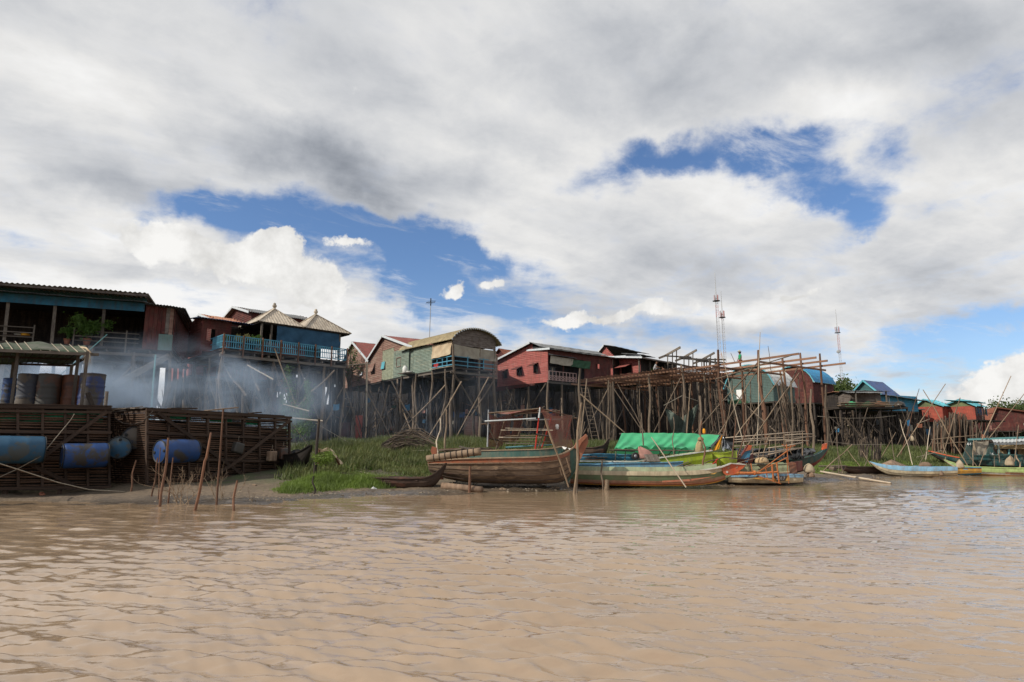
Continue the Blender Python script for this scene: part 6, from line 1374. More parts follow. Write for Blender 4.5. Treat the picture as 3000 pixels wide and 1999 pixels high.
# dead branches
def deadbush(label, base, h, spread, seed, n=7, m='bamboo'):
    r = random.Random(seed); root = thing('dead_branch', base, label, 'branch'); base = Vector(base); mb = MB()
    def grow(p, d, l, rad, lev):
        pts = [p]; q = p.copy(); dd = d.copy()
        for k in range(4): dd = (dd + Vector((r.uniform(-.3, .3), r.uniform(-.2, .2), r.uniform(-.12, .25)))).normalized(); q = q + dd * l / 4; pts.append(q.copy())
        mb.tube(pts, rad, 5, rad * .4)
        if lev < 3:
            for k in range(r.randint(2, 3)): s = pts[r.randint(1, 4)]; grow(s, (dd + Vector((r.uniform(-.9, .9), r.uniform(-.4, .4), r.uniform(-.2, .6)))).normalized(), l * r.uniform(.4, .7), rad * .55, lev + 1)
    for k in range(n): grow(base + Vector((r.uniform(-spread, spread), r.uniform(-.1, .1), -.05)), Vector((r.uniform(-.8, .8), r.uniform(-.2, .2), 1)).normalized(), h * r.uniform(.5, 1), .012, 0)
    mb.build('twigs', m, root, kind='stuff')
deadbush('dead bare branch with curling twigs between the stakes', Z(535, 1478, 0), .95, .22, 3, 7)
deadbush('smaller dead branch with curved twigs behind the tall thin stake', Z(650, 1470, 0), .75, .15, 8, 5)
deadbush('little forked twig sticking from the water left of the stakes', Z(340, 1462, 0), .18, .03, 9, 2)
deadbush('little pale twig sticking from the water right of the stakes', Z(745, 1476, 0), .28, .02, 12, 2)
# ---------------------------------------------------------------- boats
class Hull:
    def __init__(s, A, B, prof, z0=0.0, pw=.75, qw=1.1, tilt=0.0):
        s.A = Vector((A[0], A[1], z0)); d = Vector((B[0] - A[0], B[1] - A[1], 0)); s.L = d.length; s.u = d.normalized(); s.s = Vector((s.u.y, -s.u.x, 0))
        s.t = [p[0] for p in prof]; s.b = [p[1] for p in prof]; s.sh = [p[2] for p in prof]; s.k = [p[3] for p in prof]; s.pw, s.qw = pw, qw
        n = 41; s.ts = np.linspace(s.t[0], s.t[-1], n)
        def smooth(v):
            w = np.interp(s.ts, s.t, v)
            for _ in range(3): w[1:-1] = (w[:-2] + 2 * w[1:-1] + w[2:]) / 4
            return w
        s.B_, s.S_, s.K_ = smooth(s.b), smooth(s.sh), smooth(s.k)
    def pt(s, t, a, side=1, off=0.0):
        b, sh, k = (float(np.interp(t, s.ts, q)) for q in (s.B_, s.S_, s.K_)); f = a * math.pi / 2; y = (b + off) * max(0, math.cos(f)) ** s.pw; z = sh - (sh - k + off) * math.sin(f) ** s.qw
        return s.A + s.u * (t * s.L) + s.s * (y * side) + Vector((0, 0, z))
    def band(s, root, name, a0, a1, m, off=0.0, th=.025, t0=None, t1=None, sides=(1, -1), n=3):
        ts = [t for t in s.ts if (t0 is None or t >= t0) and (t1 is None or t <= t1)]
        for sd in sides:
            mb = MB(); g = [[s.pt(t, a0 + (a1 - a0) * j / (n - 1), sd, off) for t in ts] for j in range(n)]
            if sd < 0: g = [r_[::-1] for r_ in g]
            g = g[::-1]; w = len(g[0]); base = 0
            mb.v = [p for r_ in g for p in r_] + [p for j in range(n) for p in [s.pt(t, (a0 + (a1 - a0) * (n - 1 - j) / (n - 1)), sd, off - th) for t in (ts if sd > 0 else ts[::-1])]]
            h = n; o = h * w
            for i in range(h - 1):
                for j in range(w - 1): a = i * w + j; mb.f.append((a, a + 1, a + w + 1, a + w)); a += o; mb.f.append((a, a + w, a + w + 1, a + 1))
            for idx in ([j for j in range(w)], [(h - 1) * w + j for j in range(w)][::-1]):
                for p, q in zip(idx, idx[1:]): mb.f.append((p, o + p, o + q, q))
            for r0 in (0, w - 1):
                for i in range(h - 1): p, q = i * w + r0, (i + 1) * w + r0; mb.f.append((p, q, o + q, o + p) if r0 == 0 else (q, p, o + p, o + q))
            mb.build(name, m, root)
    def rail(s, root, name, a, m, w=.05, h=.03, off=.01, t0=None, t1=None, sides=(1, -1)):
        ts = [t for t in s.ts if (t0 is None or t >= t0) and (t1 is None or t <= t1)]
        for sd in sides:
            mb = MB()
            for p, q in zip(ts, ts[1:]): mb.beam(s.pt(p, a, sd, off), s.pt(q, a, sd, off), w, h)
            mb.build(name, m, root)
    def end(s, root, name, t, m, rows=8):
        mb = MB(); g = [[s.pt(t, i / rows, sd) for i in range(rows + 1)] for sd in (1, -1)]
        for i in range(rows): mb.quad(g[0][i], g[0][i + 1], g[1][i + 1], g[1][i])
        mb.build(name, m, root)
    def floor(s, root, a, m, t0, t1, name='floor_board', n=3):
        ts = [t for t in s.ts if t0 <= t <= t1]
        for k in range(n):
            mb = MB(); 
            def q(t, f): l, r = s.pt(t, a, 1, -.03), s.pt(t, a, -1, -.03); return l.lerp(r, f)
            mb.sheet([[q(t, (k + .02) / n) for t in ts], [q(t, (k + .98) / n) for t in ts]], .02); mb.build(name, m, root)
    def thwart(s, root, t, m, a=.12, w=.2, name='thwart'): beam(name, root, s.pt(t, a, 1), s.pt(t, a, -1), w, .03, m)
def fin(root, name, pts, th, m, parent=None):        # thick flat piece: outline in 3d, given thickness
    pts = [Vector(p) for p in pts]; n = (pts[1] - pts[0]).cross(pts[2] - pts[0]).normalized() * (th / 2); mb = MB(); k = len(pts); mb.v = [p + n for p in pts] + [p - n for p in pts]; mb.f = [tuple(range(k)), tuple(range(2 * k - 1, k - 1, -1))] + [(i, i + k, (i + 1) % k + k, (i + 1) % k) for i in range(k)]
    return mb.build(name, m, root)
def gxy(px, py, z=0.0): p = Z(px, py, z); return p

# --- big weathered plank boat
paint('p_salmon_dark', (.26, .10, .06)); mat('bamboo_rail', (.42, .35, .27), (.25, .2, .15), scale=4, var=.12)
mat('canoe_dark', (.085, .055, .04), (.045, .03, .024), scale=1.5, st=(1, 1, 4), rough=.6, bump=.3, c3=(.14, .065, .045), s3=1.5, var=.1)
mat('hull_wood', (.215, .15, .105), (.12, .085, .06), scale=1.3, st=(1, 1, 4), rough=.75, bump=.5, var=.07, c3=(.36, .25, .16), s3=2.5, l3=.5, h3=.7)
A = P(1268, 1400, 21.9); B = P(1722, 1400, 20.9); zb = H(*P(1560, 1415, 20.9).xy) - .02
bb = thing('plank_boat', Vector((A.x, A.y, zb)), 'big weathered wooden boat with teal gunwale and orange upturned prow', 'boat')
S = 21.0 / FPX
def zz(py, Y=21.3): return P(1500, py, Y).z
hb_ = Hull(A, B, [(0.0, .55, zz(1352), zz(1385)), (.09, .80, zz(1347), zz(1402)), (.25, .95, zz(1343), zz(1415)), (.5, 1.0, zz(1340), zz(1418)), (.72, .9, zz(1338), zz(1418)), (.84, .62, zz(1333), zz(1414)), (.90, .36, zz(1322), zz(1398)), (.955, .14, zz(1298), zz(1355)), (1.0, .05, zz(1277), zz(1290))], 0, pw=.62, qw=1.0)
ed = [0, .11, .27, .43, .60, .78, 1.0]
for k in range(6): hb_.band(bb, 'plank', ed[k], ed[k + 1] + (.012 if k < 5 else 0), 'p_orange' if k == 0 else 'hull_wood', off=.006 * (6 - k) * .5, t1=.90 if k else None)
for e_ in ed[1:6]: hb_.rail(bb, 'plank_seam', e_ + .01, 'canoe_dark', .012, .016, .022, t1=.90, sides=(1,))
hb_.band(bb, 'bow_plank', .0, .5, 'p_dark_green', off=.03, t0=.90, t1=.99); hb_.band(bb, 'bow_plank', .5, 1.0, 'p_dark_green', off=.02, t0=.90, t1=.99)
hb_.end(bb, 'stern_board', 0.0, 'hull_wood')
# raised teal washboard, gunwale, prow
ts = [t for t in hb_.ts if .27 < t < .86]
for sd in (1, -1):
    g = [[hb_.pt(t, 0, sd, .02) for t in ts], [hb_.pt(t, 0, sd, -.02) + Vector((0, 0, .24)) for t in ts]]; mb = MB(); mb.sheet(g if sd > 0 else [r_[::-1] for r_ in g], .03); mb.build('washboard', 'p_dark_green', bb)
    mb = MB(); [mb.beam(p_, q_, .07, .03) for p_, q_ in zip(g[1], g[1][1:])]; mb.build('gunwale', 'p_tan', bb)
hb_.rail(bb, 'rubbing_strake', .0, 'p_tan', .05, .04, .045); hb_.rail(bb, 'rubbing_strake', .115, 'mud_wood', .03, .03, .05, t1=.92)
hb_.floor(bb, .35, 'mud_wood', .05, .85)
for t in (.3, .45, .6, .75): hb_.thwart(bb, t, 'mud_wood', .02)
t0_ = P(1694, 1296, 20.85); fin(bb, 'prow', [P(1688, 1300, 20.8), P(1716, 1275, 20.8), P(1722, 1283, 20.8), P(1723, 1297, 20.8), P(1702, 1342, 20.8), P(1690, 1362, 20.85), P(1692, 1330, 20.85)], .16, 'p_orange')
fin(bb, 'prow_cap', [P(1681, 1312, 20.75), P(1688, 1297, 20.75), P(1716, 1272, 20.75), P(1720, 1279, 20.75), P(1702, 1298, 20.75), P(1692, 1318, 20.75)], .24, 'p_orange')
fin(bb, 'stem_post', [P(1692, 1320, 20.85), P(1703, 1335, 20.85), P(1682, 1385, 20.9), P(1664, 1414, 20.95), P(1652, 1414, 20.95), P(1672, 1380, 20.9)], .10, 'p_dark_green')
fin(bb, 'stern_post', [P(1262, 1322, 21.9), P(1266, 1308, 21.9), P(1280, 1312, 21.9), P(1281, 1345, 21.9), P(1300, 1405, 21.9), P(1286, 1405, 21.9), P(1272, 1345, 21.9)], .12, 'p_orange')
fin(bb, 'stern_panel', [P(1283, 1326, 21.95), P(1330, 1324, 21.95), P(1330, 1350, 21.95), P(1285, 1352, 21.95)], .05, 'p_dark_green')
beam('rib_batten', bb, P(1660, 1342, 20.4), P(1672, 1384, 20.5), .04, .03, 'mud_wood'); beam('rib_batten', bb, P(1641, 1372, 20.25), P(1646, 1392, 20.3), .04, .03, 'mud_wood')
mb = MB(); q = P(1646, 1316, 20.8); mb.sheet([[q + Vector((.045 * i - .3, .06 * j, .05 + .05 * math.sin(i * 1.3 + j) - .012 * abs(i - 7))) for i in range(15)] for j in range(6)]); tag(mb.build('white_sack', 'plastic_white', None, smooth=True), 'crumpled white sheet lying on the foredeck of the wooden boat', 'sheet')
# thatch mat and lashed log on the stern
mt = thing('stick_mat', P(1330, 1320, 21.6), 'mat of dark brushwood laid across the stern of the wooden boat', 'mat')
for k in range(60): y_ = rr.uniform(-.6, .9); x0 = rr.uniform(1281, 1360); pole('stick', mt, P(x0, 1321 + rr.uniform(-4, 2), 21.4 + y_), P(x0 + rr.uniform(40, 110), 1316 + rr.uniform(-4, 3), 21.3 + y_), .016, rr.choice(['pole_dark', 'pole', 'cage_slat']), 's')
q = beam('old_board', None, P(1346, 1308, 20.8), P(1392, 1321, 20.7), .16, .04, 'beam_grey'); tag(q, 'dark weathered board sticking up on the brushwood mat', 'board')
lg = thing('log_float', P(1330, 1337, 20.1), 'long tapering bamboo bundle bound with hoops lying across the stern', 'float')
mb = MB(); l0, l1 = P(1250, 1344, 20.2), P(1408, 1323, 20.0); mb.tube([l0, l0.lerp(l1, .08), l0.lerp(l1, .5), l0.lerp(l1, .93), l1], .095, 12, .125); mb.build('bundle', 'log', lg, smooth=True)
for k in range(8): c_ = l0.lerp(l1, .14 + .105 * k); d_ = (l1 - l0).normalized(); rr_ = .098 + .03 * (.14 + .105 * k); mb = MB(); mb.lathe([(rr_, -.015), (rr_ + .014, -.008), (rr_ + .014, .008), (rr_, .015)], 12, axis=d_, o=c_); mb.build('hoop', 'pole_dark', lg, smooth=True)
# scaffold with net over the boat
sc = thing('net_shelter', P(1520, 1320, 22.4), 'bamboo pole shelter with reddish torn net over the wooden boat', 'shelter'); Y1, Y2 = 21.3, 24.0
def sp(p0, p1, Ya, Yb, r_, m_, nm='pole', st='s'): pole(nm, sc, P(*p0, Ya), P(*p1, Yb), r_, m_, st)
for a_ in (((1428, 1310), (1431, 1201), Y1, Y1, .028, 'steel_pale'), ((1568, 1318), (1582, 1193), Y1, Y1, .03, 'paint_red_bar'), ((1579, 1225), (1582, 1194), Y1 - .03, Y1 - .03, .034, 'paint_white_bar'), ((1622, 1318), (1630, 1200), Y2, Y2, .035, 'pole'), ((1684, 1300), (1675, 1220), Y2, Y2, .03, 'pole'), ((1456, 1315), (1480, 1228), Y2, Y2, .025, 'pole'), ((1468, 1302), (1487, 1195), Y2, Y2, .025, 'pole_dark'),
           ((1430, 1211), (1582, 1197), Y1, Y1, .026, 'bamboo'), ((1500, 1215), (1640, 1204), Y2, Y2, .024, 'bamboo'), ((1582, 1198), (1675, 1220), Y1, Y2, .03, 'pole_red'), ((1575, 1205), (1596, 1190), Y1, Y1, .02, 'pole'), ((1600, 1200), (1692, 1226), Y2, Y2, .026, 'pole'),
           ((1420, 1235), (1570, 1226), Y1 - .05, Y1 - .05, .03, 'paint_white_bar'), ((1545, 1231), (1644, 1229), Y1, Y2, .03, 'paint_white_bar'), ((1644, 1229), (1688, 1226), Y2, Y2, .03, 'pole_red'), ((1410, 1243), (1460, 1238), Y1, Y2, .022, 'bamboo'),
           ((1480, 1255), (1607, 1258), Y1 + .6, Y1 + .4, .018, 'bamboo_pale'), ((1467, 1261), (1620, 1261), Y1 + .3, Y1 + .3, .022, 'bamboo_pale'), ((1480, 1278), (1570, 1276), Y1 + .5, Y1 + .5, .018, 'bamboo'), ((1461, 1282), (1586, 1283), Y1 + .3, Y1 + .3, .022, 'bamboo_pale'), ((1462, 1292), (1612, 1294), Y1 + .4, Y1 + .4, .02, 'bamboo'), ((1480, 1299), (1590, 1301), Y1 + .4, Y1 + .4, .018, 'bamboo_pale'),
           ((1482, 1312), (1625, 1303), Y1 + .1, Y1 + 1, .035, 'tin_teal'), ((1570, 1272), (1610, 1279), Y1, Y1, .035, 'pole_dark'), ((1600, 1240), (1575, 1318), Y1 + .6, Y1 + .2, .03, 'pole_red'), ((1615, 1225), (1585, 1318), Y1 + 1, Y1 + .5, .028, 'paint_red_bar'), ((1532, 1235), (1505, 1310), Y2, Y1 + .5, .018, 'bamboo'), ((1452, 1318), (1477, 1235), Y1 + .4, Y1 + .8, .022, 'bamboo'), ((1673, 1228), (1657, 1290), Y2, Y2, .03, 'paint_red_bar'),
           ((1425, 1240), (1464, 1318), Y1, Y1 + .1, .024, 'pole'), ((1428, 1284), (1490, 1296), Y1 + .4, Y1 + .6, .022, 'pole_dark')): sp(a_[0], a_[1], *a_[2:5], a_[5]) if a_[5] != 'tin_teal' else sp(a_[0], a_[1], *a_[2:5], 'paint_teal_pole')
mm = bpy.data.materials.new('see_through_net'); mm.use_nodes = True; t_ = mm.node_tree; t_.nodes.clear(); b_ = NB(t_); co_ = b_.new('ShaderNodeTexCoord').outputs['Object']; nn_ = b_.noise(co_, 2.2, 5, .6).outputs[0]
pr_ = b_.new('ShaderNodeBsdfPrincipled', inp={'Base Color': b_.mix(b_.mr(nn_, .35, .65), (.30, .085, .06), (.20, .11, .075)), 'Roughness': .95}); trn = b_.new('ShaderNodeBsdfTransparent'); mx_ = b_.new('ShaderNodeMixShader', inp={0: b_.mr(nn_, .35, .6, .50, .86), 1: trn.outputs[0], 2: pr_.outputs[0]}); b_.new('ShaderNodeOutputMaterial', inp={0: mx_.outputs[0]}); MATS['red_net'] = mm
def netsheet(corners, name='net', wav=.08):
    a_, b_, c_, d_ = [Vector(x) for x in corners]; g = []
    for j in range(9):
        t = j / 8; row = []
        for i in range(17): s = i / 16; p = a_.lerp(b_, s).lerp(d_.lerp(c_, s), t); p = p + Vector((wav * math.sin(s * 9 + t * 4), wav * math.sin(s * 7 + t * 5), -.10 * math.sin(math.pi * s) * (1 - t) - .05 * math.sin(t * 6 + s * 5))); row.append(p)
        g.append(row)
    mb = MB(); mb.sheet(g); mb.build(name, 'red_net', sc, smooth=True)
netsheet((P(1582, 1196, Y1), P(1675, 1220, Y2), P(1680, 1316, Y2), P(1628, 1330, Y1 + .8)))
netsheet((P(1431, 1205, Y1 + .1), P(1582, 1196, Y1 + .1), P(1640, 1203, Y2), P(1480, 1212, Y2)), 'roof_net')
netsheet((P(1431, 1212, Y1 + .1), P(1500, 1214, Y2), P(1500, 1296, Y2), P(1430, 1310, Y1 + .2)))
netsheet((P(1500, 1214, Y2), P(1530, 1215, Y2), P(1535, 1262, Y2), P(1500, 1300, Y2)))
netsheet((P(1590, 1202, Y2), P(1640, 1205, Y2), P(1640, 1300, Y2), P(1600, 1300, Y2)))
# props and rollers under and in front of it
for k, (p0, p1, Y, r_, lb) in enumerate((((1297, 1404), (1412, 1412), 20.0, .105, 'thick peeled log lying under the stern of the wooden boat'),)):
    a_ = on(P(*p0, Y + .4), .10); b_2 = on(P(*p1, Y - .3), .09); mb = MB(); mb.tube([a_, a_.lerp(b_2, .5), b_2], r_, 14, r_ * .95); tag(mb.build('log', 'mud_wood', None, smooth=True), lb, 'log')
q = pole('post', None, on(P(1376, 1418, 19.7), -.3), P(1377, 1366, 19.7), .055, 'pole_red', 's'); tag(q, 'short square post standing in the mud before the log', 'post')
for k, (p0, p1, Y, r_, m_, st_, lb) in enumerate((((1597, 1226), (1666, 1428), 20.0, .038, 'bamboo', 'p', 'bent bamboo pole leaning on the bow of the wooden boat'), ((1678, 1441), (1704, 1180), 18.9, .045, 'bamboo', 'p', 'tall crooked pole standing in the water before the upturned prow'), ((1688, 1436), (1691, 1394), 19.2, .035, 'pole', 's', 'short stake beside the foot of the tall crooked pole'),
        ((1281, 1345), (1290, 1226), 22.6, .03, 'bamboo_pale', 'c', 'pale crooked stick rising behind the stern of the wooden boat'), ((1304, 1330), (1308, 1200), 24.5, .045, 'bamboo', 'p', 'straight bare pole behind the brushwood mat'), ((1765, 1413), (1764, 1350), 20.6, .035, 'pole', 'p', 'slim brown stake standing before the striped boat'),
        ((2010, 1428), (1908, 1281), 20.4, .022, 'bamboo_pale', 's', 'thin pale pole slanting across the striped boat'), ((2060, 1372), (2056, 1235), 21.2, .032, 'pole_red', 'c', 'reddish stick standing up through the striped boat'), ((1885, 1305), (1879, 1210), 23.2, .026, 'pole', 's', 'thin upright stick through the green tarpaulin'), ((1974, 1333), (1973, 1222), 23.0, .02, 'pole', 'c', 'very thin stick right of the middle of the green tarpaulin'),
        ((2145, 1340), (2157, 1222), 23.4, .022, 'pole_red', 's', 'thin dark rod right of the yellow cloth'), ((2160, 1342), (2196, 1228), 23.3, .022, 'pole_red', 's', 'thin dark rod leaning right of the blue prow'), ((2221, 1340), (2234, 1262), 23.6, .018, 'pole', 's', 'slim rod leaning on the bamboo railing'))):
    b3 = P(*p0, Y); q = pole('leaning_pole' if k != 5 else 'stake', None, b3 if k not in (1, 2, 5) else on(b3, -.2), P(*p1, Y + .3), r_, m_, st_); tag(q, lb, 'pole')
for k, (p0, p1, w_, lb) in enumerate((((1506, 1408), (1600, 1427), .03, 'long bare driftwood stick lying below the wooden boat'), ((1440, 1418), (1482, 1421), .028, 'short driftwood stick below the hull, left one'), ((1485, 1419), (1512, 1423), .022, 'short driftwood stick below the hull, middle one'), ((1323, 1428), (1338, 1415), .035, 'stub of wood tilted in the mud near the log'), ((1376, 1431), (1395, 1419), .028, 'thin stick on the mud right of the tilted stub'), ((1160, 1414), (1195, 1421), .02, 'pale twig on the mud below the dark canoe'))):
    a_, b_2 = G(*p0), G(*p1); tag(pole('driftwood', None, a_ + Vector((0, 0, .03)), b_2 + Vector((0, 0, .03 if k not in (3,) else .10)), w_, 'bamboo_pale' if k != 3 else 'bamboo', 'p'), lb, 'driftwood')
# --- stump post in the water
s0 = Z(1775, 1437, 0); st = tag(pole('stump_post', None, s0 + Vector((0, 0, -.3)), P(1779, 1406, s0.y), .105, 'bamboo', 's'), 'thick sawn-off stump post in the shallows before the striped boat', 'post')

# --- long dark canoe on the grass, left of the wooden boat
def canoe(label, A, B, prof, m, inner, z0, rail=None, rail_m=None, cat='canoe', name='canoe', pw=.7, qw=.9, bands=None, nth=3):
    r = thing(name, Vector((A.x, A.y, z0)), label, cat); h = Hull(A, B, prof, z0, pw, qw)
    for (a0, a1, m_, nm, of) in (bands or [(0, .5, m, 'hull_side', 0), (.5, 1, m, 'hull_bottom', 0)]): h.band(r, nm, a0, a1, m_, off=of)
    h.rail(r, 'gunwale', 0, rail_m or m, .05, .035, .015); h.floor(r, .55, inner, .12, .9)
    for k in range(nth): h.thwart(r, .25 + .5 * k / max(1, nth - 1), inner)
    return r, h
c0 = P(1000, 1385, 21.5); c1 = P(1306, 1385, 20.6); zc = H(*P(1200, 1400, 20.6).xy) - .06
canoe('long dark brown dugout canoe beached on the grass', c0, c1, [(0, .06, .50, .30), (.12, .30, .44, .14), (.35, .42, .38, .02), (.65, .42, .36, 0), (.85, .28, .38, .03), (.93, .14, .52, .16), (1.0, .03, .84, .70)], 'canoe_dark', 'canoe_dark', zc)
# dark canoe end behind the brown cage
mat('canoe_black', (.03, .024, .02), (.015, .012, .01), scale=1.5, rough=.6)
c0 = P(790, 1410, 25.0); c1 = P(905, 1410, 22.6)
canoe('black dugout canoe end poking out beside the brown cage', c0, c1, [(0, .4, .60, .0), (.5, .48, .60, 0), (.75, .34, .64, .04), (.9, .18, .78, .30), (1.0, .03, .98, .86)], 'canoe_black', 'beam_brown', H(*P(880, 1420, 22.6).xy) - .05, nth=3)
# broken arch of canvas in the weeds
ca = thing('canvas_arch', G(940, 1395), 'torn pale canvas draped over a rotten arch frame in the weeds', 'canvas'); Ya = 21.3
for a_ in (((933, 1360), (934, 1316)), ((995, 1362), (985, 1340))): beam('frame_post', ca, P(*a_[0], Ya), P(*a_[1], Ya), .08, .08, 'pole_red')
g = []
for j in range(7):
    row = []
    for i in range(17):
        s = i / 16; px = 930 + 68 * s; py = 1314 + 4 * math.sin(9 * s) + 44 * s ** 2.2 ; row.append(P(px + j * 1.2, py - 5 * math.sin(math.pi * s) + 1.5 * j * (1 - s), Ya - .25 + .15 * j) + Vector((0, 0, .03 * math.sin(i + j * 2))))
    g.append(row)
mb = MB(); mb.sheet(g); mb.build('canvas', 'cloth_cream', ca, smooth=True)
vr = thing('climbing_weed', G(950, 1385), 'leafy green weed growing through the torn canvas arch', 'plant'); leaves('foliage', vr, P(957, 1340, Ya - .2), .38, .32, 1500, .035, 'grass_bright', 71); mb = MB(); mb.tube([G(950, 1385), P(957, 1340, Ya - .2)], .015, 5); mb.build('stem', 'bark', vr)
q = pole('dark_post', None, on(P(922, 1365, 21.0), -.2), P(935, 1228, 21.0), .06, 'pole_dark', 's'); tag(q, 'dark post standing in the grass left of the torn canvas', 'post')
q = pole('stub', None, on(P(921, 1436, 18), -.1), P(919, 1395, 18), .03, 'pole_dark', 'p'); tag(q, 'small dark stake in the mud by the bright grass patch', 'stake')
# brush heap
bh = thing('brush_heap', G(1200, 1315), 'rounded heap of cut brushwood piled on the grass slope', 'brushwood'); cx_ = P(1205, 1275, 31.5)
for k in range(280):
    t = rr.uniform(-1, 1); y_ = rr.uniform(-1, 1); top = math.sqrt(max(0, 1 - t * t)) * math.sqrt(max(0, 1 - y_ * y_ * .9)); zq_ = H(cx_.x + t, cx_.y + y_) + top * rr.uniform(.15, 1) * 1.35; c_ = Vector((cx_.x + t * 1.25, cx_.y + y_ * .9, zq_)); d_ = Vector((1, rr.uniform(-.4, .4), -t * .85 + rr.uniform(-.1, .1))).normalized() * rr.uniform(.35, .7); pole('stick', bh, c_ - d_, c_ + d_, rr.uniform(.010, .020), rr.choice(['pole', 'pole_dark', 'pole']), 'p')
# --- striped boat with fish-head prow
A = P(1672, 1415, 22.2); B = P(2172, 1400, 21.5); zz2 = lambda py: P(1900, py, 21.7).z
sb = thing('striped_boat', Vector((A.x, A.y, 0)), 'long striped boat in green, cream and orange with a red fish-head bow', 'boat')
hs_ = Hull(A, B, [(0, .45, zz2(1378), zz2(1420)), (.2, .62, zz2(1379), zz2(1424)), (.5, .66, zz2(1380), zz2(1425)), (.72, .6, zz2(1377), zz2(1424)), (.86, .42, zz2(1370), zz2(1414)), (.94, .24, zz2(1361), zz2(1396)), (1.0, .10, zz2(1356), zz2(1370))], 0, pw=.45, qw=1.0)
for (a0, a1, m_, of, nm) in ((0, .16, 'p_cream', .05, 'gunwale_plank'), (.16, .40, 'p_green', .02, 'plank'), (.40, .55, 'p_salmon', .02, 'plank'), (.55, .64, 'p_orange', .03, 'stripe'), (.64, .72, 'p_yellow', .03, 'stripe'), (.72, 1.0, 'p_green', .0, 'plank')): hs_.band(sb, nm, a0, a1, m_, off=of, t1=.90 if m_ not in ('p_cream', 'p_green') else None)
ts = [t for t in hs_.ts if t < .86]
for sd in (1, -1): g = [[hs_.pt(t, 0, sd, .0) for t in ts], [hs_.pt(t, 0, sd, -.03) + Vector((0, 0, .14)) for t in ts]]; mb = MB(); mb.sheet(g if sd > 0 else [r_[::-1] for r_ in g], .03); mb.build('washboard', 'p_pale_green', sb)
hs_.end(sb, 'stern_board', 0, 'p_green'); hs_.floor(sb, .4, 'p_maroon', .05, .86)
for t in (.2, .4, .6, .75): hs_.thwart(sb, t, 'p_maroon', .02)
Yh = 21.15
fin(sb, 'fish_head', [P(2114, 1372, Yh), P(2141, 1359, Yh), P(2183, 1363, Yh), P(2176, 1372, Yh), P(2148, 1391, Yh), P(2128, 1393, Yh), P(2119, 1387, Yh)], .07, 'p_redorange')
def disc(root, name, c, r_, m_, n=14, off=.045):
    mb = MB(); mb.lathe([(r_ * .6, -.006), (r_, -.006), (r_, .008), (r_ * .6, .008)], n, axis=(0, -1, 0), o=c + Vector((0, -off, 0))); mb.build(name, m_, root)
disc(sb, 'painted_eye', P(2129, 1383, Yh), .035, 'p_white'); fin(sb, 'painted_mark', [P(2130, 1371, Yh - .04), P(2138, 1368, Yh - .04), P(2134, 1375, Yh - .04)], .01, 'p_salmon'); fin(sb, 'painted_mark', [P(2155, 1372, Yh - .04), P(2162, 1365, Yh - .04), P(2160, 1372, Yh - .04)], .01, 'p_salmon')
mb = MB(); ps = [P(2050, 1378, 21.15), P(2090, 1373, 21.1), P(2115, 1368, 21.1), P(2141, 1358, 21.1), P(2183, 1361, 21.15)]; [mb.beam(p_, q_, .10, .035) for p_, q_ in zip(ps, ps[1:])]; mb.build('bow_rail', 'p_white', sb)
fin(sb, 'flash_stripe', [P(1940, 1409, 21.02), P(2020, 1404, 20.98), P(2096, 1396, 20.95), P(2020, 1410, 20.95), P(1940, 1414, 21.0)], .012, 'p_orange')
fin(sb, 'flash_stripe', [P(2080, 1389, 20.98), P(2100, 1385, 21.0), P(2092, 1390, 20.98)], .012, 'p_yellow')
# clutter in the boats
def text(name, s, a, right, up, size, m, root, th=.004):
    cu = bpy.data.curves.new(name, 'FONT'); cu.body = s; cu.size = size; cu.extrude = th; cu.align_x = 'CENTER'; cu.align_y = 'CENTER'; tmp = bpy.data.objects.new(name, cu); me = bpy.data.meshes.new_from_object(tmp); bpy.data.objects.remove(tmp)
    rt = Vector(right).normalized(); n = rt.cross(Vector(up)).normalized(); upv = n.cross(rt); mt_ = Matrix((rt, upv, n)).transposed().to_4x4(); o = bpy.data.objects.new(name, me); me.materials.append(M(m)); o.matrix_local = Matrix.Translation(Vector(a) - base_of(root)) @ mt_; o.parent = root; col.objects.link(o); return o
# --- sky blue boat with the lettered strip
A = P(1660, 1400, 23.0); B = P(1996, 1395, 22.7); z3 = lambda py: P(1850, py, 22.5).z
sk_ = thing('blue_boat', Vector((A.x, A.y, 0)), 'sky blue square-ended boat with lettered darker strip', 'boat'); h_ = Hull(A, B, [(0, .5, z3(1362), z3(1405)), (.3, .55, z3(1360), z3(1406)), (.45, .55, z3(1357), z3(1406)), (.9, .5, z3(1354), z3(1400)), (1, .45, z3(1352), z3(1396))], 0, pw=.3, qw=1.0)
h_.band(sk_, 'upper_plank', 0, .33, 'p_sky'); h_.band(sk_, 'lower_strip', .33, .55, 'p_strip', off=.01, t1=.66); h_.band(sk_, 'upper_plank', .33, .55, 'p_sky', t0=.66); h_.band(sk_, 'hull_bottom', .55, 1, 'p_blue'); h_.rail(sk_, 'gunwale', 0, 'p_sky', .06, .03); h_.end(sk_, 'transom', 1.0, 'p_blue'); h_.end(sk_, 'transom', 0, 'p_blue'); h_.floor(sk_, .5, 'p_blue', .05, .95)
c_ = h_.pt(.40, .42, 1, .045); text('lettering', 'CMC', c_, h_.u, (0, 0, 1), .17, 'paper_white', sk_); mb = MB(); 
for k in range(3): mb.beam(h_.pt(.48, .34 + .05 * k, 1, .03), h_.pt(.57, .34 + .05 * k, 1, .03), .006, .02)
mb.build('small_print_bars', 'paper_white', sk_)
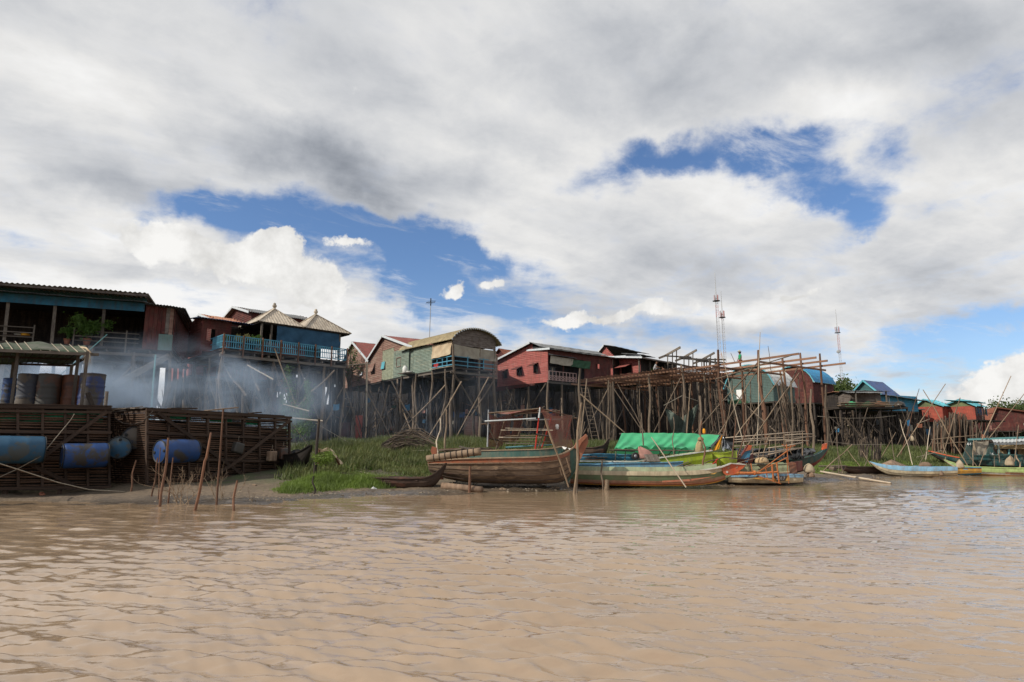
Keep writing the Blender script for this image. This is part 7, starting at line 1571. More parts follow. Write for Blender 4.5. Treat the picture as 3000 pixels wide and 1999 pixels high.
# --- lime boats
A = P(1690, 1380, 24.2); B = P(2084, 1370, 23.4); z4 = lambda py: P(1850, py, 23.8).z
lb_ = thing('lime_boat', Vector((A.x, A.y, 0)), 'lime green boat with white gunwale rising to its square bow', 'boat'); h_ = Hull(A, B, [(0, .45, z4(1352), z4(1385)), (.45, .6, z4(1352), z4(1390)), (.6, .6, z4(1342), z4(1390)), (.8, .55, z4(1331), z4(1383)), (1, .42, z4(1320), z4(1366))], 0, pw=.4)
h_.band(lb_, 'hull_side', 0, .62, 'p_lime'); h_.band(lb_, 'hull_bottom', .62, 1, 'p_cream'); h_.rail(lb_, 'gunwale', 0, 'p_white', .06, .035, .02); h_.rail(lb_, 'lower_rail', .62, 'p_white', .04, .03, .02); h_.end(lb_, 'bow_board', 1, 'p_lime'); h_.end(lb_, 'stern_board', 0, 'p_lime'); h_.floor(lb_, .45, 'p_sky', .05, .95)
mb = MB(); mb.tube([P(2081, 1318, 23.3) , P(2086, 1330, 23.2), P(2080, 1342, 23.2)], .03, 6); mb.build('bow_ring', 'p_redorange', lb_, smooth=True)
A = P(2060, 1375, 24.6); B = P(2160, 1372, 24.0); h_r = thing('lime_boat', Vector((A.x, A.y, 0)), 'rounded lime green boat end between the lime bow and the blue prow', 'boat'); h_ = Hull(A, B, [(0, .5, z4(1331) + .05, z4(1385)), (.7, .5, z4(1328), z4(1382)), (.95, .3, z4(1322), z4(1372)), (1, .12, z4(1322), z4(1352))], 0, pw=.4)
h_.band(h_r, 'hull_side', 0, 1, 'p_lime', n=8); h_.rail(h_r, 'gunwale', 0, 'p_lime', .05, .03); h_.floor(h_r, .4, 'p_maroon', .05, .9)
# blue canoe tops behind (left)
canoe('small dark grey canoe with upturned end behind the prow of the wooden boat', P(1708, 1345, 26.5), P(1786, 1345, 26.0), [(0, .3, .42, 0), (.5, .35, .42, 0), (.85, .2, .5, .12), (1, .03, .78, .6)], 'canoe_dark', 'canoe_dark', P(1745, 1342, 26).z, nth=1)
canoe('old blue canoe with brown boards in it, behind the lime boat', P(1700, 1352, 25.4), P(1880, 1352, 25.0), [(0, .3, .30, 0), (.3, .4, .34, 0), (.9, .35, .30, 0), (1, .2, .32, .1)], 'p_blue', 'p_sky', P(1745, 1356, 25).z, nth=4)
for k, (x0, y0, x1, y1) in enumerate(((1712, 1342, 1778, 1340), (1715, 1346, 1772, 1347), (1708, 1338, 1750, 1338))): tag(beam('loose_plank', None, P(x0, y0, 24.9), P(x1, y1, 24.8), .12, .03, 'beam_new' if k else 'beam_grey'), ['upper loose plank lying on the old blue canoe', 'reddish loose plank in the middle of the old blue canoe', 'greyish short plank at the left end of the old blue canoe'][k], 'plank')
# slatted box lid, engine, wheel, sacks
pal = thing('slatted_crate', P(1900, 1345, 22.2), 'greyish slatted wooden pallet leaning on the sky blue boat', 'pallet')
for k in range(6): f = k / 5; beam('slat', pal, P(1890 + 31 * f, 1332, 22.5), P(1902 + 29 * f, 1353, 22.2), .10, .02, 'beam_grey')
for y_ in (1335, 1350): beam('cross_bar', pal, P(1889 + (y_ - 1332) * .6, y_, 22.55), P(1921 + (y_ - 1332) * .5, y_, 22.5), .05, .03, 'beam_grey')
for k in range(3): beam('slat', pal, P(1895 - 3 * k, 1345, 22.6), P(1884 + 5 * k, 1354, 22.4), .08, .02, 'beam_grey')
wh = thing('wheel', P(1860, 1338, 23.0), 'black engine flywheel with rings beside the pink covered engine', 'wheel'); wc = P(1861, 1337, 22.9)
mb = MB(); mb.lathe([(.10, -.04), (.13, -.05), (.135, .05), (.10, .05)], 20, axis=(.2, -1, .1), o=wc); mb.build('tyre', 'rubber', wh, smooth=True); mb = MB(); mb.lathe([(.02, -.05), (.055, -.05), (.06, .05), (.02, .06)], 14, axis=(.2, -1, .1), o=wc); mb.build('hub', 'steel_pale', wh, smooth=True)
def sack(label, c, rx, ry, rz, m, seed, lean=0, top=1.0, name='covered_engine', cat='sack'):
    rx *= .85; ry *= .85; rz *= .92
    rs = random.Random(seed); mb = MB(); n = 22; k = 12; base = Vector(c)
    for i in range(k):
        t = i / (k - 1); f = float(np.interp(t, [0, .08, .3, .55, .75, .88, 1], [.82, .96, 1.0, .90, .72, .52, .12]))
        f *= (1 - (1 - top) * t)
        for j in range(n): a_ = 2 * math.pi * j / n; w_ = f * (1 + .13 * math.sin(3 * a_ + seed + 3 * t) + .10 * math.sin(6 * a_ + seed * 2 + 2 * t) * (.3 + t) + rs.uniform(-.05, .05)); mb.v.append(base + Vector((rx * w_ * math.cos(a_) + lean * t * t, ry * w_ * math.sin(a_), rz * t + .03 * math.sin(2 * a_ + seed) * t)))
    for i in range(k - 1):
        for j in range(n): a0 = i * n + j; a1 = i * n + (j + 1) % n; mb.f.append((a0, a1, a1 + n, a0 + n))
    mb.f.append(tuple(range(n))[::-1]); mb.f.append(tuple((k - 1) * n + j for j in range(n)))
    return tag(mb.build(name, m, None, smooth=True), label, cat)
sack('engine wrapped in stained pink cloth on the sky blue boat', P(1893, 1345, 22.9), .33, .25, .46, 'cloth_pink', 1, lean=-.22, top=.7)
sack('tall bundle wrapped in khaki cloth with a domed top before the green tarpaulin', P(2048, 1327, 23.9), .19, .18, .52, 'cloth_khaki', 2, lean=.06, top=.75)
mb = MB(); mb.lathe([(.11, 0), (.12, .03), (.10, .10), (.05, .13)], 12, o=P(2053, 1291, 23.9)); tag(mb.build('cloth_cap', 'cloth_khaki', None, smooth=True), 'domed khaki cap tied over the tall wrapped bundle', 'cap')
sack('white cloth wrapped over an outboard motor beside the rudder board', P(2371, 1385, 24.9), .24, .2, .36, 'cloth_white', 3, top=.9); sack('dark muddy motor hanging below the white wrapped cover', P(2376, 1398, 24.85), .17, .15, .22, 'mud_wood', 4, name='motor', cat='motor')
# --- green tarpaulin shelter
gt = thing('tarpaulin_shelter', P(1950, 1320, 24.8), 'bright green tarpaulin stretched over a pole shelter on the boats', 'tarpaulin'); rd_, lo = [], []
TOPS = [(1821, 1270), (1870, 1269), (1960, 1269), (2040, 1270), (2051, 1274), (2108, 1274)]; LOW = [(1797, 1315), (1850, 1314), (1885, 1306), (1915, 1311), (1925, 1309), (1990, 1311), (2004, 1318), (2034, 1318), (2072, 1313), (2079, 1311)]
def ipx(L_, s): xs_ = [p[0] for p in L_]; x = xs_[0] + (xs_[-1] - xs_[0]) * s; return x, float(np.interp(x, xs_, [p[1] for p in L_]))
g = []; NX = 90
for j in range(13):
    t = j / 12; row = []
    for i in range(NX + 1):
        s = i / NX; a_ = P(*ipx(TOPS, s), 25.3); b_2 = P(*ipx(LOW, s), 24.1); p = a_.lerp(b_2, t); fold = math.sin(s * 52 + t * 5 + 2 * math.sin(s * 11)) * .035 + .03 * math.sin(s * 23 - t * 9)
        p += Vector((0, -fold * (.3 + t), fold * .7 * (.3 + t))); p.z -= .07 * math.sin(math.pi * t)
        if t == 1: p.z += .05 * math.sin(s * 61) * math.sin(s * 17 + 1)
        row.append(p)
    g.append(row)
mb = MB(); mb.sheet(g); mb.build('tarpaulin', 'cloth_green', gt, smooth=True)
mb = MB(); mb.sheet([[g[0][i] + Vector((0, 1.0 * j, -.42 * j)) for i in range(0, NX + 1, 6)] for j in range(3)]); mb.build('tarpaulin_back', 'cloth_green', gt, smooth=True)
beam('ridge_pole', gt, P(1815, 1271, 25.35), P(2122, 1274, 25.35), .05, .05, 'beam_grey'); 
for (p0, p1, Y) in (((1800, 1318), (2080, 1322), 24.1), ((1785, 1319), (1860, 1323), 24.4), ((1850, 1338), (2078, 1332), 25.0)): pole('side_pole', gt, P(*p0, Y), P(*p1, Y), .03, 'pole', 's')
for px in (1802, 1830, 1870, 1930, 1975, 2030, 2078): pole('shelter_post', gt, P(px, 1356, 24.3), P(px + 4, 1312, 24.3), .025, 'pole', 's')
for k in range(5): pole('lattice_pole', gt, P(1930 + 25 * k, 1336, 24.6), P(1950 + 25 * k, 1314, 24.6), .018, 'pole', 's')
g = [[P(2114 - 26 * t - 0 * s + (4 + 14 * t) * s, 1276 + 46 * t - 6 * s * t, 24.8 - .5 * t + .05 * math.sin(s * 9)) for s in [i / 8 for i in range(9)]] for t in [j / 10 for j in range(11)]]; mb = MB(); mb.sheet(g); mb.build('yellow_flap', 'cloth_yellow', gt, smooth=True)
g = [[P(2116 + 26 * s * t + 3 * s, 1280 + 38 * t + 4 * math.sin(9 * s), 24.7 - .3 * t + .08 * math.sin(s * 14 + t * 9)) for s in [i / 12 for i in range(13)]] for t in [j / 10 for j in range(11)]]; mb = MB(); mb.sheet(g); mb.build('foil_flap', 'foil', gt)
g = [[P(2112 - 38 * t + (5 + 4 * t) * s, 1276 + 38 * t, 25.0 - .8 * t) for s in (0, 1)] for t in (0, .5, 1)]; mb = MB(); mb.sheet(g); mb.build('black_edge', 'cloth_black', gt)
g = [[P(2118 + 30 * s, 1277 + 8 * s + (40 - 6 * s) * t, 25.2 + .1 * math.sin(6 * t)) for s in (0, .3, .6, 1)] for t in (0, .3, .6, 1)]; mb = MB(); mb.sheet(g); mb.build('black_back', 'cloth_black', gt)
mb = MB(); mb.lathe([(.03, 0), (.05, .03), (.05, .12), (.02, .17)], 8, o=P(2063, 1271, 21.2)); tag(mb.build('yellow_bottle', 'cloth_yellow', None), 'small yellow bottle stuck on the tip of the reddish stick', 'bottle')
mb = MB(); mb.lathe([(.02, 0), (.06, .02), (.05, .07), (.07, .10), (.055, .17), (.02, .19)], 10, o=P(1632, 1259, 22.5)); tag(mb.build('hanging_jug', 'plastic_white', None, smooth=True), 'pale plastic jug hanging in the net shelter', 'jug')
# --- blue-red prow boat and black tarps behind the bamboo rail
A = P(2085, 1370, 25.6); B = P(2208, 1360, 25.0); bp_ = thing('blue_prow_boat', Vector((A.x, A.y, 0)), 'dark boat with blue and red upturned prow in the crowded group', 'boat'); z5 = lambda py: P(2200, py, 25).z
h_ = Hull(A, B, [(0, .5, z5(1345), z5(1380)), (.6, .5, z5(1348), z5(1382)), (.85, .25, z5(1345), z5(1375)), (1, .06, z5(1330), z5(1350))], 0); h_.band(bp_, 'hull_side', 0, 1, 'p_maroon', n=6); h_.rail(bp_, 'gunwale', 0, 'p_maroon')
fin(bp_, 'prow', [P(2160, 1352, 24.9), P(2182, 1322, 24.9), P(2198, 1314, 24.9), P(2196, 1335, 24.9), P(2188, 1355, 24.9)], .10, 'p_blue'); fin(bp_, 'prow_tip', [P(2181, 1323, 24.87), P(2190, 1304, 24.87), P(2201, 1305, 24.87), P(2198, 1318, 24.87)], .14, 'p_redorange')
mb = MB(); ps = [P(2158, 1354, 24.85), P(2180, 1322, 24.85), P(2190, 1304, 24.85)]; [mb.beam(p_, q_, .10, .05) for p_, q_ in zip(ps, ps[1:])]; mb.build('prow_edge', 'p_maroon', bp_)
A = P(2140, 1370, 27.4); B = P(2428, 1360, 26.2); z6 = lambda py: P(2300, py, 26.8).z; tb = thing('teal_boat', Vector((A.x, A.y, 0)), 'dark teal boat with orange-tipped bow under black tarpaulins', 'boat')
h_ = Hull(A, B, [(0, .6, z6(1345), z6(1385)), (.5, .75, z6(1348), z6(1390)), (.7, .7, z6(1345), z6(1385)), (.85, .45, z6(1336), z6(1368)), (.95, .2, z6(1322), z6(1345)), (1, .05, z6(1308), z6(1322))], 0); h_.band(tb, 'upper_plank', 0, .4, 'p_teal', off=.02); h_.band(tb, 'lower_plank', .4, 1, 'p_maroon'); h_.rail(tb, 'gunwale', 0, 'p_teal')
fin(tb, 'prow', [P(2400, 1330, 26.2), P(2420, 1310, 26.2), P(2419, 1322, 26.2), P(2402, 1345, 26.2)], .12, 'p_teal'); fin(tb, 'prow_tip', [P(2408, 1318, 26.15), P(2411, 1302, 26.15), P(2421, 1299, 26.15), P(2420, 1314, 26.15)], .15, 'p_redorange')
for k in range(15):
    x0 = 2150 + 15.5 * k; g = []
    for j in range(8):
        t = j / 7; g.append([P(x0 + 20 * s + rr.uniform(-1, 1), 1312 + rr.uniform(0, 3) + (32 if k < 13 else 22) * t, 26.2 - .5 * t + .12 * math.sin(s * 6 + k)) + Vector((0, .1 * math.sin(t * 8 + k), 0)) for s in (0, .25, .5, .75, 1)])
    mb = MB(); mb.sheet(g); tag(mb.build('black_tarp_fold', 'cloth_black', tb), None)
# the bamboo railing
br_ = thing('bamboo_railing', P(2250, 1340, 25.6), 'curved rack of split bamboo rails standing over the black tarpaulins', 'rack'); 
rails = [((2125, 1283), (2250, 1273), (2357, 1264)), ((2252, 1291), (2320, 1288), (2362, 1281)), ((2133, 1297), (2220, 1291), (2280, 1286)), ((2145, 1308), (2200, 1306), (2250, 1300)), ((2200, 1330), (2260, 1324), (2352, 1311)), ((2250, 1313), (2310, 1305), (2353, 1297)), ((2250, 1332), (2300, 1322), (2353, 1312)), ((2140, 1289), (2250, 1284), (2390, 1279)), ((2300, 1275), (2350, 1272), (2385, 1272)), ((2130, 1334), (2200, 1332), (2250, 1338)), ((2370, 1292), (2340, 1291), (2300, 1293))]
for k, rl_ in enumerate(rails):
    Y = 25.2 + (.7 if k in (2, 7, 8, 10) else 0); mb = MB(); mb.tube([P(*rl_[0], Y), P(*rl_[1], Y), P(*rl_[2], Y)], .022, 6); mb.build('rail', 'bamboo_rail', br_, smooth=True)
for (p0, p1, Y) in (((2165, 1336), (2178, 1286), 25.4), ((2205, 1330), (2211, 1278), 25.4), ((2235, 1335), (2252, 1277), 25.4), ((2253, 1340), (2256, 1275), 25.3), ((2273, 1338), (2271, 1268), 25.2), ((2297, 1336), (2297, 1265), 25.2), ((2351, 1335), (2351, 1262), 25.2), ((2320, 1332), (2300, 1290), 25.3), ((2180, 1325), (2163, 1345), 25.1)): pole('post', br_, P(*p0, Y), P(*p1, Y), .022, 'bamboo', 's')
# --- low boat with number, green box hull above
A = P(2128, 1412, 23.9); B = P(2345, 1412, 23.5); nb_ = thing('numbered_boat', Vector((A.x, A.y, 0)), 'low boat painted with orange and black wedges and the number 2017', 'boat'); z7 = lambda py: P(2240, py, 23.6).z
h_ = Hull(A, B, [(0, .5, z7(1388), z7(1417)), (.5, .55, z7(1388), z7(1419)), (.9, .5, z7(1388), z7(1417)), (1, .4, z7(1390), z7(1414))], 0, pw=.25)
h_.band(nb_, 'top_stripe', 0, .22, 'p_lightblue', off=.02); h_.band(nb_, 'side_panel', .22, .66, 'p_cream'); h_.band(nb_, 'hull_bottom', .66, 1, 'p_black'); h_.end(nb_, 'end_board', 1, 'p_teal'); h_.floor(nb_, .3, 'p_maroon', .03, .97); h_.rail(nb_, 'gunwale', 0, 'p_lightblue')
def onside(px, py, off=.0):
    n = h_.s; d = ray(px, py); o = h_.A + h_.s * (.55 + off) - Vector((0, 0, EYE)); t = o.dot(n) / d.dot(n); return Vector((0, 0, EYE)) + d * t
fin(nb_, 'number_panel', [onside(2262, 1395, .035), onside(2308, 1395, .035), onside(2300, 1409, .035), onside(2276, 1409, .035)], .012, 'p_black')
for (pts, m_) in ((((2262, 1394), (2269, 1394), (2283, 1409), (2262, 1409)), 'p_yellow'), (((2305, 1394), (2313, 1394), (2313, 1409), (2294, 1409)), 'p_yellow'), (((2160, 1399), (2185, 1397), (2210, 1400), (2185, 1403)), 'p_black'), (((2200, 1401), (2230, 1399), (2255, 1403), (2230, 1406)), 'p_yellow'), (((2190, 1397), (2215, 1396), (2235, 1398), (2212, 1399)), 'p_black')): fin(nb_, 'painted_wedge', [onside(*p_, .03) for p_ in pts], .012, m_)
text('number', '2017', onside(2287, 1402, .055), h_.u, (0, 0, 1), .155, 'paper_white', nb_)
fin(nb_, 'rudder_board', [P(2309, 1357, 23.2), P(2320, 1353, 23.2), P(2331, 1357, 23.2), P(2337, 1402, 23.2), P(2318, 1402, 23.2)], .05, 'p_salmon_dark'); fin(nb_, 'rudder_foot', [P(2318, 1402, 23.25), P(2340, 1402, 23.25), P(2350, 1411, 23.3), P(2320, 1411, 23.3)], .06, 'p_teal')
A = P(2150, 1392, 24.7); B = P(2305, 1385, 24.3); gb = thing('green_boat', Vector((A.x, A.y, 0)), 'pale green and cream boat side behind the rusty frame', 'boat'); z8_ = lambda py: P(2240, py, 24.2).z
h2_ = Hull(A, B, [(0, .4, z8_(1364), z8_(1396)), (.5, .5, z8_(1361), z8_(1396)), (1, .5, z8_(1357), z8_(1392))], 0, pw=.3); h2_.band(gb, 'upper_plank', 0, .5, 'p_pale_green'); h2_.band(gb, 'lower_plank', .5, .68, 'p_cream', off=.02); h2_.band(gb, 'hull_bottom', .68, 1, 'p_orange'); h2_.end(gb, 'end_board', 1, 'p_black'); h2_.rail(gb, 'gunwale', 0, 'p_pale_green'); h2_.floor(gb, .3, 'p_maroon', .05, .95)
fin(gb, 'dark_side', [P(2304, 1357, 24.4), P(2350, 1350, 24.8), P(2350, 1378, 24.8), P(2304, 1385, 24.4)], .03, 'p_maroon')
# basket, rusty frame
mb = MB(); mb.lathe([(.24, 0), (.25, .06), (.23, .14), (.17, .21), (.09, .235), (.02, .24)], 20, o=P(2232, 1358, 23.9)); tag(mb.build('basket', 'straw', None, smooth=True), 'domed straw basket turned over on the pale green boat', 'basket')
tag(beam('basket_board', None, P(2203, 1358, 23.8), P(2240, 1360, 23.7), .3, .02, 'steel_dark'), 'dark flat sheet under the straw basket', 'sheet')
fr = thing('pipe_rack', P(2280, 1400, 22.8), 'rust orange frame of pipes and rods standing in front of the numbered boat', 'frame')
for (p0, p1, r_) in (((2141, 1388), (2220, 1386), .07), ((2215, 1387), (2280, 1383), .045), ((2262, 1360), (2266, 1412), .04), ((2275, 1355), (2283, 1415), .035), ((2243, 1370), (2248, 1400), .022), ((2304, 1302), (2310, 1358), .022), ((2318, 1305), (2312, 1320), .02), ((2305, 1340), (2311, 1417), .018), ((2309, 1320), (2224, 1382), .022), ((2304, 1342), (2218, 1384), .02), ((2220, 1395), (2288, 1418), .02), ((2200, 1358), (2204, 1382), .02), ((2290, 1302), (2308, 1312), .02), ((2300, 1315), (2330, 1305), .018), ((2150, 1360), (2310, 1318), .016), ((2187, 1357), (2190, 1390), .008), ((2194, 1357), (2196, 1390), .008), ((2135, 1345), (2186, 1346), .012)): pole('pipe' if r_ > .03 else 'rod', fr, P(*p0, 22.9), P(*p1, 22.9), r_, 'paint_orange_bar' if r_ > .017 else 'bamboo', 's')
for (x, y) in ((2160, 1386), (2210, 1386)): mb = MB(); mb.lathe([(.085, -.03), (.085, .03)], 12, axis=(1, 0, 0), o=P(x, y, 22.9)); mb.build('collar', 'paint_orange_bar', fr)
rf = thing('metal_trestle', P(2090, 1370, 22.0), 'bright red painted angle frame lying in the striped boat', 'frame')
for (p0, p1) in (((2078, 1371), (2102, 1347)), ((2098, 1348), (2099, 1370)), ((2086, 1371), (2104, 1369)), ((2098, 1349), (2104, 1345))): pole('bar', rf, P(*p0, 21.7), P(*p1, 21.7), .022, 'paint_red_bar', 's')
tw = thing('twisted_branch', P(2120, 1350, 21.8), 'knotty twisted branch lying over the striped boat bow', 'branch'); mb = MB(); mb.tube([P(2062, 1358, 21.8), P(2082, 1350, 21.8), P(2095, 1348, 21.8), P(2110, 1343, 21.8), P(2124, 1340, 21.8), P(2150, 1343, 21.8), P(2188, 1347, 21.8)], .02, 6); mb.tube([P(2100, 1340, 21.8), P(2108, 1346, 21.8), P(2110, 1362, 21.8)], .012, 5); mb.build('limb', 'bark', tw, smooth=True, kind='stuff')
for k in range(6): tag(pole('bamboo_offcut', None, P(1962 + 4 * k, 1376, 21.8), P(2018 + 7 * k, 1353 + 4 * k, 21.9), .022, 'beam_brown' if k % 2 else 'bamboo', 's'), 'reddish brown lath lying in the heap inside the striped boat', 'lath', 'laths heaped in the striped boat')
mb = MB(); mb.box(P(2045, 1372, 21.7), .34, .3, .12); tag(mb.build('white_box', 'plastic_white', None), 'low whitish box in the striped boat near its bow', 'box')
# --- right hand canoes
def zr_(py, Y): return P(2700, py, Y).z
A = P(2800, 1390, 29.6); B = P(2552, 1390, 30.6); 
bc = thing('blue_cream_canoe', Vector((A.x, A.y, 0)), 'slim canoe with sky blue top and cream sides on the muddy shore', 'canoe'); h_ = Hull(A, B, [(0, .30, .52, .12), (.3, .42, .50, .04), (.6, .42, .52, .03), (.8, .34, .58, .10), (.93, .2, .66, .38), (1, .10, .74, .66)], H(*P(2680, 1392, 30).xy) - .08, pw=.45)
h_.band(bc, 'top_plank', 0, .28, 'p_lightblue', off=.02); h_.band(bc, 'side_plank', .28, .5, 'p_cream', off=.01); h_.band(bc, 'dark_line', .5, .56, 'mud_wood'); h_.band(bc, 'side_plank', .56, .8, 'p_cream'); h_.band(bc, 'hull_bottom', .8, 1, 'mud_wood'); h_.end(bc, 'stern_board', 0, 'p_tan'); h_.floor(bc, .02, 'p_lightblue', .84, 1.0, 'bow_deck'); h_.floor(bc, .4, 'p_lightblue', .03, .85)
for t in (.1, .3, .5, .7): h_.thwart(bc, t, 'p_lightblue', .02)
A = P(2868, 1380, 31.5); B = P(2680, 1378, 32.3); canoe('yellow and blue canoe mostly hidden behind the cream one', A, B, [(0, .35, .44, .1), (.4, .4, .44, 0), (.8, .35, .46, .05), (1, .1, .5, .35)], 'p_blue', 'p_sky', H(*A.xy) - .05, bands=[(0, .5, 'p_yellow', 'hull_side', 0), (.5, 1, 'p_blue', 'hull_bottom', 0)])
A = P(3090, 1380, 31.0); B = P(2772, 1378, 32.0); canoe('yellow green canoe with pointed pale bow at the right edge', A, B, [(0, .4, .48, .05), (.4, .45, .46, 0), (.8, .35, .52, .08), (.93, .18, .68, .4), (1, .05, .84, .76)], 'p_yellowgreen', 'p_yellowgreen', H(*P(2900, 1385, 31).xy) - .08, bands=[(0, .3, 'p_yellowgreen', 'top_plank', .02), (.3, .5, 'p_white', 'pale_line', .0), (.5, .7, 'p_yellow', 'stripe', 0), (.7, 1, 'p_green', 'hull_bottom', 0)], rail_m='p_yellowgreen')
A = P(2470, 1378, 30.6); B = P(2620, 1375, 31.6); canoe('old brown canoe with boards half sunk in the grass', A, B, [(0, .15, .40, .2), (.2, .35, .36, 0), (.8, .35, .34, 0), (1, .2, .36, .1)], 'canoe_dark', 'beam_brown', H(*P(2540, 1378, 31).xy) - .02, nth=4)
tag(pole('shore_pole', None, G(2405, 1386) + Vector((0, 0, .06)), Z(2610, 1416, .02), .05, 'bamboo_pale', 's'), 'long pale pole lying from the mud into the water', 'pole')
for k, (p0, p1, lb) in enumerate((((2425, 1376), (2575, 1374), 'thin log lying on the bright grass before the brown canoe'), ((2400, 1372), (2480, 1370), 'second thin log on the grass left of the brown canoe'))): a_, b_2 = G(*p0), G(*p1); tag(pole('log_rail', None, on(a_, .08), on(b_2, .08), .06, 'pole', 's'), lb, 'log')
mb = MB(); q = G(2441, 1380); mb.lathe([(.11, -.15), (.11, .15)], 12, axis=(.3, -1, 0), o=on(q, .10)); tag(mb.build('sawn_log', 'pole', None), 'short sawn log end facing the water on the grass', 'log')
mb = MB(); q = P(2712, 1369, 31); mb.lathe([(.28, 0), (.29, .05), (.24, .16), (.12, .24), (.02, .25)], 16, o=q); tag(mb.build('basket', 'mud_wood', None, smooth=True), 'brown round basket in the canoe at the foot of the crossed poles', 'basket')
sack('cream cloth wrapped motor at the stern of the cream canoe', P(2815, 1372, 29.9), .20, .18, .42, 'cloth_white', 5, lean=-.03, top=.85); sack('pale cloth wrapped motor in front of the teal tour boat', P(2960, 1364, 31), .24, .2, .50, 'cloth_white', 6, lean=.06, top=.9)
sack('small dark sacking lump at the stern tip of the cream canoe', P(2759, 1393, 29.4), .12, .1, .22, 'mud_wood', 7, top=.6, name='sacking')
tag(beam('rusty_box', None, P(2953, 1387, 29.5), P(2992, 1388, 29.5), .3, .10, 'pole_red'), 'flat rusty box lying on the mud at the right edge', 'box')
g = [[P(2580 + 90 * s, 1347 + 22 * abs(s - .35) ** .9 * 1.6 + 20 * t * (1 - .2 * s), 32.5 - .8 * t + .1 * math.sin(8 * s)) for s in [i / 14 for i in range(15)]] for t in (0, .5, 1)]; mb = MB(); mb.sheet(g, .02); tag(mb.build('woven_mat', 'mud_wood', None), 'brown woven mat draped behind the bow of the cream canoe', 'mat')
# --- teal tour boat
A = P(3140, 1365, 34.5); B = P(2726, 1358, 37.0); zt_ = lambda py, px=2850: P(px, py, 36).z
tt_ = thing('tour_boat', Vector((A.x, A.y, 0)), 'dark teal roofed passenger boat with beige curtains at the right edge', 'boat'); h_ = Hull(A, B, [(0, 1.0, zt_(1345), zt_(1385)), (.5, 1.0, zt_(1348), zt_(1385)), (.75, .8, zt_(1345), zt_(1380)), (.88, .5, zt_(1335), zt_(1362)), (1, .10, zt_(1322), zt_(1330))], 0)
h_.band(tt_, 'upper_plank', 0, .3, 'p_teal', off=.02); h_.band(tt_, 'lower_plank', .3, 1, 'p_black'); h_.rail(tt_, 'gunwale', 0, 'p_redorange', .08, .06, t0=.8); h_.rail(tt_, 'gunwale', 0, 'p_teal', .06, .04, t1=.8); h_.floor(tt_, .05, 'p_tan', .8, .98, 'bow_deck'); h_.floor(tt_, .3, 'p_maroon', .02, .8)
Yt = 35.2
fin(tt_, 'cabin_post', [P(2820, 1340, Yt), P(2838, 1290, Yt), P(2853, 1290, Yt), P(2846, 1345, Yt)], .06, 'p_teal'); fin(tt_, 'cabin_post', [P(2886, 1347, Yt), P(2898, 1300, Yt), P(2918, 1298, Yt), P(2908, 1315, Yt), P(2930, 1350, Yt)], .06, 'p_teal'); fin(tt_, 'side_panel', [P(2826, 1336, Yt), P(2940, 1332, Yt - .2), P(3040, 1335, Yt - .6), P(3040, 1356, Yt - .6), P(2940, 1350, Yt - .2), P(2826, 1347, Yt)], .05, 'p_teal')
beam('roof_rail', tt_, P(2836, 1288, Yt), P(3060, 1280, Yt - 1.0), .10, .10, 'paint_teal_pole'); tin(tt_, 'roof_sheet', P(2912, 1297, Yt), P(3080, 1291, Yt - 1), P(3080, 1283, Yt + 1.5), P(2905, 1288, Yt + 1.6), 'tin_white')
beam('roof_rail', tt_, P(2912, 1301, Yt - .1), P(3060, 1297, Yt - .8), .08, .12, 'paint_white_bar')
drape(tt_, 'curtain', P(2852, 1292, Yt + .1), P(2896, 1292, Yt + .1), P(2850, 1337, Yt) - P(2852, 1292, Yt), 'cloth_grey', folds=2, wav=.05); drape(tt_, 'curtain', P(2914, 1302, Yt + .1), P(3040, 1299, Yt - .6), (0, 0, -.25), 'cloth_khaki', folds=5, wav=.08); drape(tt_, 'curtain', P(2925, 1318, Yt + .4), P(2948, 1318, Yt + .4), (0, 0, -.4), 'cloth_khaki', folds=2); drape(tt_, 'curtain', P(2980, 1310, Yt + .4), P(3010, 1310, Yt + .3), (0, 0, -.5), 'cloth_khaki', folds=2)
for px in (2926, 2956, 2975): beam('roof_post', tt_, P(px, 1345, Yt), P(px, 1300, Yt), .06, .06, 'paint_teal_pole')
mb = MB(); mb.quad(P(2852, 1296, Yt + 1.3), P(3060, 1290, Yt + .8), P(3060, 1345, Yt + .8), P(2852, 1345, Yt + 1.3)); mb.build('cabin_back', 'dark_board', tt_)
mb = MB(); mb.lathe([(.20, 0), (.20, .05), (.15, .06), (.14, .01)], 20, axis=(0, -1, 0), o=P(2931, 1337, Yt - .2)); mb.build('round_port', 'p_teal', tt_, smooth=True)
text('number', '44', P(2839, 1302, Yt - .06), (1, -.1, 0), (0, 0, 1), .22, 'paper_white', tt_, .01); text('number', '26', P(2906, 1331, Yt - .16), (1, -.1, 0), (0, 0, 1), .20, 'paper_white', tt_, .01)
tag(drape(None, 'white_rag', P(2850, 1296, Yt - .15), P(2856, 1296, Yt - .15), (0, 0, -.5), 'cloth_white', folds=1, nx=8), 'white rag hanging on the cabin post of the teal boat', 'rag')
